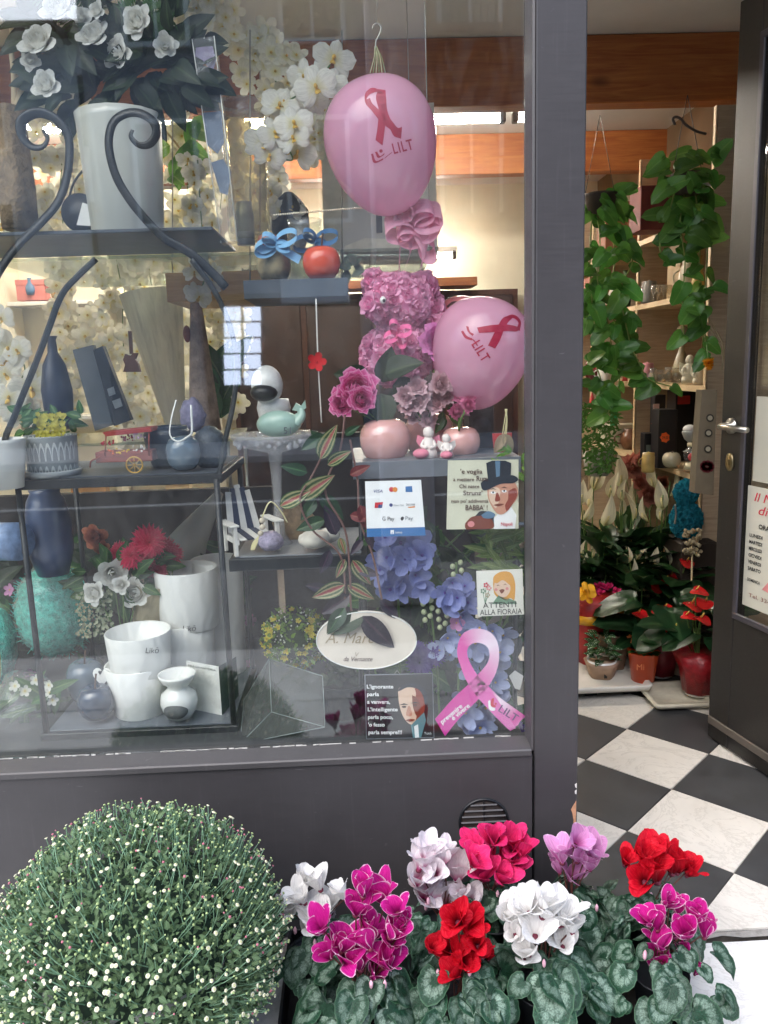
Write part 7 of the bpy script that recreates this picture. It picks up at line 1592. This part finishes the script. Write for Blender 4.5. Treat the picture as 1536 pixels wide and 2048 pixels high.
# ---- hanging pothos vines
def hleaf(seed, m):
    rr = random.Random(seed); mb = MB(); nr, na = 3, 16; vs = [(0, .06, 0)]; ps = [(.5, .1, 0)]; cu = rr.uniform(.1, .35)
    for j in range(1, nr+1):
        for i in range(na):
            a = 2*pi*i/na; t_ = j/nr; rad = .52*(1+.75*max(0, cos(a))**5)*(1-.6*max(0, cos(a-pi))**7); x, y = sin(a)*rad*.95*t_, .5*0+cos(a)*rad*t_+.36*t_*0+.34
            x, y = sin(a)*rad*t_*.92, .34*t_+cos(a)*rad*t_+.05*(1-t_)
            vs.append((x, y, abs(x)*cu-.25*y*y+.02*sin(a*3))); ps.append((.5+x, max(0, y), 0))
    fs = [(0, 1+i, 1+(i+1) % na) for i in range(na)]+[(1+j*na+i, 1+(j+1)*na+i, 1+(j+1)*na+(i+1) % na, 1+j*na+(i+1) % na) for j in range(nr-1) for i in range(na)]
    mb.add(vs, fs, 0, None, ps); return mb.mesh('leaf', m)
m_poth = leafmat('pothos_leaf', '4A7A32', '648E46', .3, .25, .35, vw=.02); m_pothl = leafmat('pothos_light', '82AE4C', '86AC54', .35, .35, .2, vw=.02)
HL = [hleaf(s, m_poth) for s in range(3)]+[hleaf(9, m_pothl)]
def pothos(lab, pot, vines, extra, Y, sz, seed):
    rr = random.Random(seed); t = thing('pothos_plant', lab, 'plant', PY(pot[0], pot[1], Y), 'hanging pothos plants')
    lathe_px(pot[0], Y, [(0, pot[1]+30), (24, pot[1]+30), (32, pot[1]-8), (34, pot[1]-12), (30, pot[1]-12), (0, pot[1])], 20).build('pot', mat('hanging_pot', '3A2E26', .6), t)
    for sg in (-1, 1): tube_px(MB(), [(pot[0]+sg*30, pot[1]-10, Y), (pot[0], pot[1]-170, Y)], .0015, 4, k=1).build('hanger', m_iron, t)
    for v in vines:
        q = smooth_path([PY(x, y, Y+dy) for x, y, dy in v], 6); MB().tube(q, .0028, 5).build('vine', mat('pothos_vine', '7A8A44', .5), t)
        for i in range(2, len(q), 3):
            p = q[i]; sg = rr.choice((-1, 1)); d = Vector((sg*rr.uniform(.4, 1), rr.uniform(-.6, .3), rr.uniform(-.9, .2)))
            put('leaf', rr.choice(HL[:3]+HL), frame(p, d, Vector((rr.uniform(-.4, .4), -1, rr.uniform(.2, .8))), rr.uniform(*sz)), t)
    for x, y, n, rx, ry in extra:
        for k in range(n): put('leaf', rr.choice(HL[:3]), frame(PY(x+rr.uniform(-rx, rx), y+rr.uniform(-ry, ry), Y+rr.uniform(-.1, .08)), (rr.uniform(-1, 1), rr.uniform(-.6, .2), rr.uniform(-1, .5)), (rr.uniform(-.4, .4), -1, rr.uniform(.2, .8)), rr.uniform(*sz)), t)
pothos('hanging pothos vine beside the grey post inside the doorway', (1200, 400), [[(1190, 410, 0), (1200, 480, -.03), (1195, 560, -.02), (1215, 640, 0), (1225, 700, 0), (1240, 750, .02), (1225, 800, 0), (1215, 830, 0)], [(1210, 410, 0), (1240, 470, .03), (1265, 520, 0), (1240, 580, 0), (1250, 640, 0), (1262, 690, 0), (1282, 735, 0), (1300, 760, 0), (1350, 775, 0)], [(1185, 420, 0), (1180, 500, 0), (1182, 580, 0), (1190, 650, 0), (1185, 700, 0), (1205, 770, 0)], [(1215, 420, .05), (1230, 520, .05), (1215, 600, .05), (1245, 680, .05), (1250, 720, .05)]], [(1215, 420, 12, 40, 40), (1215, 540, 10, 35, 50), (1190, 640, 16, 24, 90), (1240, 690, 12, 38, 60), (1190, 760, 10, 22, 40)], 1.55, (.042, .085), 3)
pothos('hanging pothos vine in front of the open door edge', (1375, 360), [[(1370, 380, 0), (1360, 450, -.02), (1370, 520, 0), (1365, 600, 0), (1368, 680, 0)], [(1390, 380, 0), (1400, 460, 0), (1400, 540, 0), (1410, 620, 0), (1412, 690, 0), (1420, 715, 0)], [(1350, 380, 0), (1335, 440, 0), (1320, 490, 0), (1330, 530, 0)], [(1400, 380, .05), (1415, 450, .05), (1412, 560, .05), (1405, 700, .05)]], [(1375, 340, 20, 50, 40), (1360, 410, 12, 50, 35), (1380, 470, 8, 40, 35), (1395, 570, 8, 30, 60)], 1.35, (.042, .085), 4)
ar = MB(); tube_px(ar, [(1405, 610, 1.34), (1425, 650, 1.34), (1446, 690, 1.34), (1444, 740, 1.34)], .003, 5); tube_px(ar, [(1410, 640, 1.34), (1440, 690, 1.34), (1447, 720, 1.34)], .003, 5); ar.build('aerial_root', mat('root_pale', '9A8A6A', .7), bpy.data.objects['pothos_plant.001'])
t = thing('hanging_flower', 'yellow-orange bird of paradise bloom hanging by the door edge', 'flower', PY(1417, 740, 1.3)); put('flower', flower('dahlia', petal('orange_petal', 'E89A1E', None, 'C8501E', .3)), aim(PY(1417, 725, 1.3), (0, -.5, -1), (.02, .02, .05)), t); tube_px(MB(), [(1414, 690, 1.32), (1417, 725, 1.3)], .003, 5, k=1).build('stem', m_gst, t)
# ---- trailing basket plant
t = thing('trailing_plant', 'bushy light green trailing plant below the vine', 'plant', PY(1200, 900, 1.9)); lathe_px(1195, 1.95, [(0, 950), (22, 950), (30, 905), (0, 900)], 18).build('pot', mat('white_pot_dim', 'A8A498', .5), t)
f_ = MB(); l2 = leaf_mb(.4, 'ovate', .1, .3, 2, 3); m_tfl = leafmat('trail_leaf', '4E7A34', None, .5, .3, .2)
for k in range(850):
    a = rnd(-1, 1); y = 805+rnd(0, 1)**1.3*140; w = 40*(1-.35*(y-805)/140); f_.merge(l2, frame(PY(1200+a*w, y, 1.85+rnd(-.1, .1)), (rnd(-1, 1), rnd(-.6, .2), rnd(-1, .3)), (0, -1, .4), rnd(.014, .03)))
f_.build('foliage', m_tfl, t, 'stuff')

# ---- peace lilies
m_spa = petal('spathe_cream', 'E4DCC0', None, 'C8C890', .4); m_spx = mat('spadix', 'D8C890', .7, .2, 80); m_ll = leafmat('lily_leaf', '1C3A1C', '3A5A34', .3, .12, .25)
sm_ = MB(); sm_.grid(4, 6, lambda u, v: ((2*u-1)*.215*sin(pi*min(1, v**.7))**.9, -.16*abs(2*u-1)*sin(pi*v)+.22*v*v, v)); sm_.tube([(0, -.08, .1), (0, -.12, .25), (0, -.11, .42)], .035, 6, mat=1); SPA = sm_.mesh('spathe', [m_spa, m_spx]); LLm = leaf_mesh(m_ll, .34, 'lance', .2, .45, 4, 8)
def lily(lab, base, Y, spots, nl, ht, seed, sz=.085):
    rr = random.Random(seed); p0 = PZ(base[0], base[1], 0) if Y is None else Vector((PY(base[0], base[1], Y).x, Y, 0)); t = thing('peace_lily', lab, 'plant', p0, 'peace lilies')
    MB().lathe([(.055, 0), (.075, .13), (.078, .13), (.068, .118)], 20, p0).build('pot', m_bpot, t); cr = p0+Vector((0, 0, .13))
    for k in range(nl):
        a = rr.uniform(0, 2*pi); h = rr.uniform(.35, 1)*ht; o = rr.uniform(.05, .16); e = cr+Vector((cos(a)*o, sin(a)*o, h*.55)); MB().tube([cr, (cr+e)*.5+Vector((0, 0, .02)), e], .0025, 4).build('leaf_stalk', m_gst, t)
        put('leaf', LLm, frame(e, Vector((cos(a)*.8, sin(a)*.8, rr.uniform(.2, 1.2))), (-cos(a)*.6, -sin(a)*.6, .8), rr.uniform(.17, .27)), t)
    for x, y in spots:
        e = PY(x, y, p0.y+rr.uniform(-.08, .08)); MB().tube(smooth_path([cr, (cr+e)*.5+Vector((0, .02, .02)), e], 4), .0028, 5).build('flower_stalk', m_gst, t)
        s = sz*rr.uniform(.8, 1.25); put('spathe', SPA, Matrix.Translation(e-Vector((0, 0, s*.5))) @ Euler((rr.uniform(-.3, .35), rr.uniform(-.45, .45), rr.uniform(-1.4, 1.4))).to_matrix().to_4x4() @ Matrix.Diagonal((s, s, s, 1)), t)
lily('tall peace lily right beside the grey post', (1185, 1250), 2.05, [(1188, 950), (1186, 993), (1168, 1020), (1208, 1020), (1160, 985)], 34, .62, 1, .135)
lily('tall peace lily in the middle of the doorway', (1250, 1250), 2.15, [(1221, 971), (1240, 942), (1244, 980), (1266, 1012), (1275, 990), (1240, 1010)], 36, .62, 2, .135)
lily('tall peace lily in front of the salmon peonies', (1320, 1250), 2.0, [(1313, 948), (1326, 990), (1298, 1018), (1340, 962), (1364, 945), (1326, 1020)], 34, .6, 3, .13)
lily('low peace lily with a bunch of short spathes', (1280, 1290), 1.75, [(1257, 1110), (1274, 1106), (1288, 1114), (1306, 1116), (1288, 1142), (1262, 1138)], 34, .42, 4, .085)
lily('low peace lily with few blooms near the shelf end', (1350, 1280), 1.8, [(1340, 1110), (1386, 1085)], 24, .42, 5, .08)
lily('low peace lily in the shade next to the post', (1185, 1290), 1.9, [(1184, 1098), (1170, 1120), (1166, 1100)], 26, .42, 6, .08)
lily('dark leafy peace lily without blooms filling the middle', (1230, 1270), 1.95, [], 44, .58, 8)
# ---- salmon peonies, teal rose bear
m_sal = petal('salmon_peony', 'D08A7A', None, 'B85A4A', .3)
bouquet('peony_bouquet', 'salmon pink peonies behind the tall peace lilies', 'bouquet', [(1266, 932, 26), (1284, 920, 20), (1290, 965, 18), (1308, 975, 20), (1278, 965, 16), (1298, 990, 22), (1250, 940, 14), (1325, 965, 14)], flower('carnation', m_sal), 2.3, None, None, stem_to=(1285, 1080), stemm=m_gst)
TL_ = flower('foamrose', foamrose_mat('foam_teal', '2A8CA0'))
tb = rosefigure('rose_bear', 'teal foam rose bear standing in the doorway', [(1372, 1040, 32, 38, 28, 0), (1372, 985, 24, 26, 22, 0)], 1.72, TL_, 9, mat('teal_core', '1E6A7C', .9)); tube_px(MB(), [(1350, 1008, 1.66), (1352, 1030, 1.655), (1349, 1048, 1.655)], .004, 6).build('ribbon', m_steel, tb)
lp = PY(1372, 1078, 1.72); tag(MB().box((lp.x+.03, 1.74, lp.z/2), (.16, .2, lp.z-.002), bev=.006).build('plinth_box', mat('plinth_wood', '2E241C', .7, .2, 10)), 'dark wooden plinth under the teal rose bear', 'plinth')
t = thing('dried_bouquet', 'pale dried seed-head bunch below the teal bear', 'bouquet', PY(1382, 1100, 1.55))
q = MB()
for k in range(60): ball_px(q, 1385+rnd(-18, 18), 1085+rnd(-26, 26), 4, 4, 1.55+rnd(-.04, .04), nu=6, nv=4)
q.build('seed_heads', mat('dried', 'A89A7C', .9, .3, 40), t, 'stuff'); tube_px(MB(), [(1385, 1085, 1.56), (1380, 1330, 1.58)], .004, 5, k=1).build('stems', m_bst, t)
# ---- anthuriums
def anth_mb():
    mb = MB(); nr, na = 3, 16; vs = [(0, 0, 0)]
    for j in range(1, nr+1):
        for i in range(na):
            a = 2*pi*i/na; r = .8*(1+.35*max(0, cos(a))**4)*(1-.4*max(0, cos(a-pi))**7)*j/nr; vs.append((sin(a)*r*.95, cos(a)*r+.2*j/nr, .12*sin(a*2)*j/nr-.1*(cos(a)*r)**2))
    fs = [(0, 1+i, 1+(i+1) % na) for i in range(na)]+[(1+j*na+i, 1+(j+1)*na+i, 1+(j+1)*na+(i+1) % na, 1+j*na+(i+1) % na) for j in range(nr-1) for i in range(na)]
    mb.add(vs, fs); mb.tube([(0, 0, .03), (0, .15, .3), (0, .3, .62)], [.08, .075, .04], 7, mat=1); return mb.mesh('spathe', [mat('anthurium_red', 'B81A1E', .18, .1, 20, coat=.6), mat('anthurium_spadix', 'E0BC5A', .5)])
AN = anth_mb(); ALf = [hleaf(21, leafmat('anthurium_leaf', '16301A', '2E4A2C', .28, .1, .2))]
def anthurium(lab, base, Y, spots, nl, seed, wrapm):
    rr = random.Random(seed); p0 = Vector((PY(base[0], base[1], Y).x, Y, .03)); t = thing('anthurium', lab, 'plant', p0, 'red anthuriums')
    MB().lathe([(.05, 0), (.06, .11), (.055, .11)], 18, p0).build('pot', m_white, t); q = MB(); q.lathe([(.056, .01), (.07, .1), (.1, .17)], 26, p0, rib=.06, nrib=7); q.build('wrap', wrapm, t); cr = p0+Vector((0, 0, .12))
    for x, y in spots:
        e = PY(x, y, Y+rr.uniform(-.1, .04)); MB().tube(smooth_path([cr, (cr+e)*.5+Vector((0, .02, .02)), e], 4), .003, 5).build('flower_stalk', m_gst, t); put('spathe', AN, frame(e, (rr.uniform(-.8, .8), -.7, -.15), (rr.uniform(-.2, .2), -.5, 1), rr.uniform(.036, .052)), t)
    for k in range(nl):
        a = rr.uniform(0, 2*pi); e = cr+Vector((cos(a)*rr.uniform(.03, .1), sin(a)*rr.uniform(.03, .1), rr.uniform(.06, .24))); put('leaf', ALf[0], frame(e, (cos(a), sin(a), rr.uniform(-.4, .5)), (0, -.3, 1), rr.uniform(.10, .16)), t)
m_redw = mat('red_foil', '8A1820', .3, .3, 40, .5); m_clr = m_cello
anthurium('red anthurium with three open spathes by the door', (1395, 1385), 1.22, [(1392, 1180), (1384, 1206), (1412, 1202), (1352, 1256), (1372, 1230), (1402, 1235)], 14, 1, m_redw)
anthurium('red anthurium behind the orange pot', (1320, 1350), 1.42, [(1312, 1218), (1292, 1240), (1330, 1214), (1300, 1260), (1278, 1225)], 10, 2, mat('dark_red_wrap', '6A1A24', .4, .3, 30))
anthurium('red anthurium farther back near the shelf', (1345, 1290), 1.68, [(1332, 1160), (1322, 1172), (1374, 1122), (1342, 1150), (1360, 1170), (1346, 1186)], 10, 3, m_clr)
# ---- gift-wrapped plant, kalanchoes, orange pot, spotted plant, trays
t = thing('wrapped_gift_plant', 'red-wrapped plant with a yellow ribbon beside the post', 'plant', PY(1190, 1240, 1.6)); q = MB(); p = Vector((PY(1185, 1240, 1.6).x, 1.6, .0)); q.lathe([(.08, .0), (.10, .15), (.125, .27), (.14, .33)], 28, p, rib=.08, nrib=6); q.build('wrap', mat('red_wrap', 'A82420', .5, .2, 20), t)
q = MB(); q.lathe([(.1235, .235), (.127, .235), (.132, .275), (.128, .275)], 28, p, rib=.05, nrib=6); bow(q, 1172, 1183, 1.44, 18, 4, .3, .03); q.build('ribbon', mat('yellow_ribbon', 'E0A21E', .4), t)
for k in range(14): put('flower', flower('minirose', petal('fuchsia', 'C82A6A', None, None, .3)), aim(p+Vector((rnd(-.1, .1), rnd(-.12, .05), .34+rnd(0, .05))), (rnd(-.4, .4), -.6, 1), .02), t)
def kal(lab, x, Y, zb, r, potm, cols, h, seed, shape='wrap', leafm=None):
    rr = random.Random(seed); p = Vector((PY(x, 1300, Y).x, Y, zb)); t = thing('kalanchoe', lab, 'plant', p, 'small flowering pot plants')
    pts = [(r*.72, 0), (r, h), (r*1.02, h), (r*.94, h*.94), (r*.6, h*.7)]; MB().lathe(pts, 28, p, rib=.05 if shape == 'wrap' else 0, nrib=7).build('pot', potm, t)
    bl = MB(); bm = flower('blossom', petal('kal_'+cols[0], cols[0], None, None, .3), m_lip)
    for k in range(34):
        a = rr.uniform(0, 2*pi); o = sqrt(rr.random())*r*1.05; put('blossom', bm, aim(p+Vector((o*cos(a), o*sin(a), h+.045+.03*(1-o/r)+rr.uniform(-.01, .012))), (cos(a)*.5, sin(a)*.5-.4, 1), rr.uniform(.008, .013)), t)
    for k in range(16):
        a = rr.uniform(0, 2*pi); put('leaf', ML, frame(p+Vector((r*.5*cos(a), r*.5*sin(a), h*.95)), (cos(a), sin(a), .5), (0, 0, 1), rr.uniform(.04, .06)), t)
    return t, p
m_kr = mat('kraft_paper', 'A88C76', .8, .12, 30, .3)
kal('pink kalanchoe in kraft paper close to the post', 1180, 1.62, .03, .07, m_kr, ('D87A82',), .15, 1)
kal('magenta kalanchoe in kraft paper behind the spotted plant', 1225, 1.5, .03, .07, m_kr, ('C83A7A',), .17, 2)
t, p = kal('orange pot with small orange blooms on the white tray', 1287, 1.34, .045, .062, mat('orange_ceramic', 'D8501E', .35, .06, 14, coat=.3), ('D8784A',), .125, 3, 'plain')
text_on('lettering', 'Mi', Plane(p.y-.064), 1272, 1340, 12, mat('faint_print', 'E88A5A', .5), t)
t = thing('spotted_plant', 'white-spotted dark green plant in a white pot on the tray', 'plant', PY(1200, 1350, 1.4)); p = Vector((PY(1203, 1345, 1.4).x, 1.4, .045)); MB().lathe([(.045, 0), (.062, .075), (.06, .075), (.05, .06)], 24, p).build('pot', m_white, t); MB().box((p.x, p.y-.055, p.z+.035), (.012, .004, .05)).build('plant_label', m_black, t)
m_spot = None
ts = NT('spotted_leaf'); vo = ts.n('ShaderNodeTexVoronoi'); vo.inputs['Scale'].default_value = 7; tcx = ts.n('ShaderNodeTexCoord'); ts.l(tcx.outputs['Object'], vo.inputs['Vector']); ts.l(ts.ramp(vo.outputs['Distance'], [(.22, srgb('DCE4CC')), (.3, srgb('1E4A1E'))]), ts.b.inputs['Base Color']); ts.b.inputs['Roughness'].default_value = .4
SL = leaf_mesh(ts.m, .55, 'ovate', .15, .3)
for k in range(46):
    a = rnd(0, 2*pi); e = p+Vector((.03*cos(a), .03*sin(a), .07+rnd(0, .11))); put('leaf', SL, frame(e, (cos(a), sin(a)-.2, rnd(0, .9)), (0, -.4, 1), rnd(.04, .06)), t)
q = MB(); q.lathe([(.05, .0), (.066, .05), (.072, .065)], 26, p, rib=.06, nrib=5); q.build('paper_collar', m_kr, t)
def rtray(name, lab, cx, cy, w, d, z0, z1, m, feet=None):
    t = thing(name, lab, 'tray', (cx, cy, 0)); r = .03
    def outline(o): return [(cx+sx*(w/2-r)+(r+o)*cos(a), cy+sy*(d/2-r)+(r+o)*sin(a)) for sx, sy, a0 in ((1, 1, 0), (-1, 1, pi/2), (-1, -1, pi), (1, -1, 3*pi/2)) for a in [a0+pi/2*k/5 for k in range(6)]]
    O, I_ = outline(0), outline(-.02); O0 = outline(-.012); n = len(O); mb = MB()
    mb.add([(x, y, z0) for x, y in O0]+[(x, y, z1-.006) for x, y in O]+[(x, y, z1) for x, y in outline(-.004)]+[(x, y, z1) for x, y in I_]+[(x, y, z1-.018) for x, y in outline(-.028)], [(k*n+i, k*n+(i+1) % n, (k+1)*n+(i+1) % n, (k+1)*n+i) for k in range(4) for i in range(n)]+[list(range(4*n, 5*n)), list(range(n))[::-1]]); mb.build('body', m, t)
    if feet:
        for sx in (-1, 0, 1):
            for sy in (-1, 1): MB().box((cx+sx*(w/2-.06), cy+sy*(d/2-.06), z0/2), (.05, .05, z0-.001)).build('foot', m, t)
    return t
c1 = PZ(1335, 1395, .03); tx = .86
rtray('plant_tray', 'black plastic plant tray on feet under the white tray', .90, 1.5, .44, .46, .022, .034, m_black, True); rtray('plant_tray', 'white moulded plant tray on the tiled floor', .90, 1.485, .47, .5, .036, .062, mat('tray_white', 'D6D4CC', .4, .04, 10))
wp = Vector((1.21, 1.23, 0)); t = rtray('plant_tray', 'small pale plant dish next to the open door', wp.x, wp.y, .24, .24, .012, .032, mat('dish_pale', 'BDB8A6', .5))

# ---- more small stock on the wooden shelves
for lab, x, Y, k, r, h, c, sh in (('small brass candlestick at the front of the third shelf', 1388, 1.9, 2, .03, .16, 'A8863E', 0), ('cream jug on the third shelf near its end', 1368, 2.0, 2, .045, .15, 'CFC4A8', 1), ('little grey owl-like pot on the third shelf', 1292, 2.5, 2, .04, .11, '7C7C78', 2), ('white sugar pot on the deep third shelf', 1225, 3.1, 2, .05, .13, 'D4CFC2', 1), ('green bottle on the deep third shelf', 1245, 3.2, 2, .035, .24, '3A5A3A', 0), ('red candle jar on the deep middle shelf', 1215, 3.1, 1, .045, .12, '9A2A2A', 2), ('white mug on the deep middle shelf next to the red lantern', 1208, 2.9, 1, .04, .09, 'D8D6CE', 2), ('brown teapot on the deep lower shelf', 1262, 2.9, 0, .06, .12, '6A4630', 1), ('gold-lidded jar on the lower shelf front', 1300, 1.95, 0, .03, .09, 'B89A5A', 2), ('pink candle jar on the middle shelf near the decanter', 1292, 2.4, 1, .035, .10, 'C88A90', 2), ('tall ivory vase on the upper shelf beside the brown box', 1345, 2.2, 3, .05, .22, 'C8BEA4', 0), ('blue-grey pot on the upper shelf near the door', 1395, 1.95, 3, .06, .16, '6A7480', 1)):
    p = on_shelf(x, Y, k); t = thing('shelf_ornament', lab, 'ornament', p, 'small stock on the wooden shelves')
    pr_ = ([(0, 0), (.8, 0), (1, .2), (.9, .45), (.35, .7), (.3, .9), (.45, 1), (.3, 1), (0, .95)], [(0, 0), (.6, 0), (1, .4), (.9, .75), (.6, .9), (.65, 1), (.5, 1), (0, .9)], [(0, 0), (.95, 0), (1, .1), (1, .8), (.9, .86), (.92, 1), (.2, 1.02), (0, 1.08)])[sh]
    MB().lathe([(a_*r, b_2*h) for a_, b_2 in pr_], 18, p).build('body', mat('stock_'+c, c, .3, .15, 25, coat=.3), t)
    if sh != 0: q = MB(); q.tube(smooth_path([p+Vector((-r*.9, 0, h*.75)), p+Vector((-r*1.5, 0, h*.6)), p+Vector((-r*1.4, 0, h*.35)), p+Vector((-r*.9, 0, h*.3))], 4), r*.09, 6); q.build('handle', mat('stock_'+c, c), t)
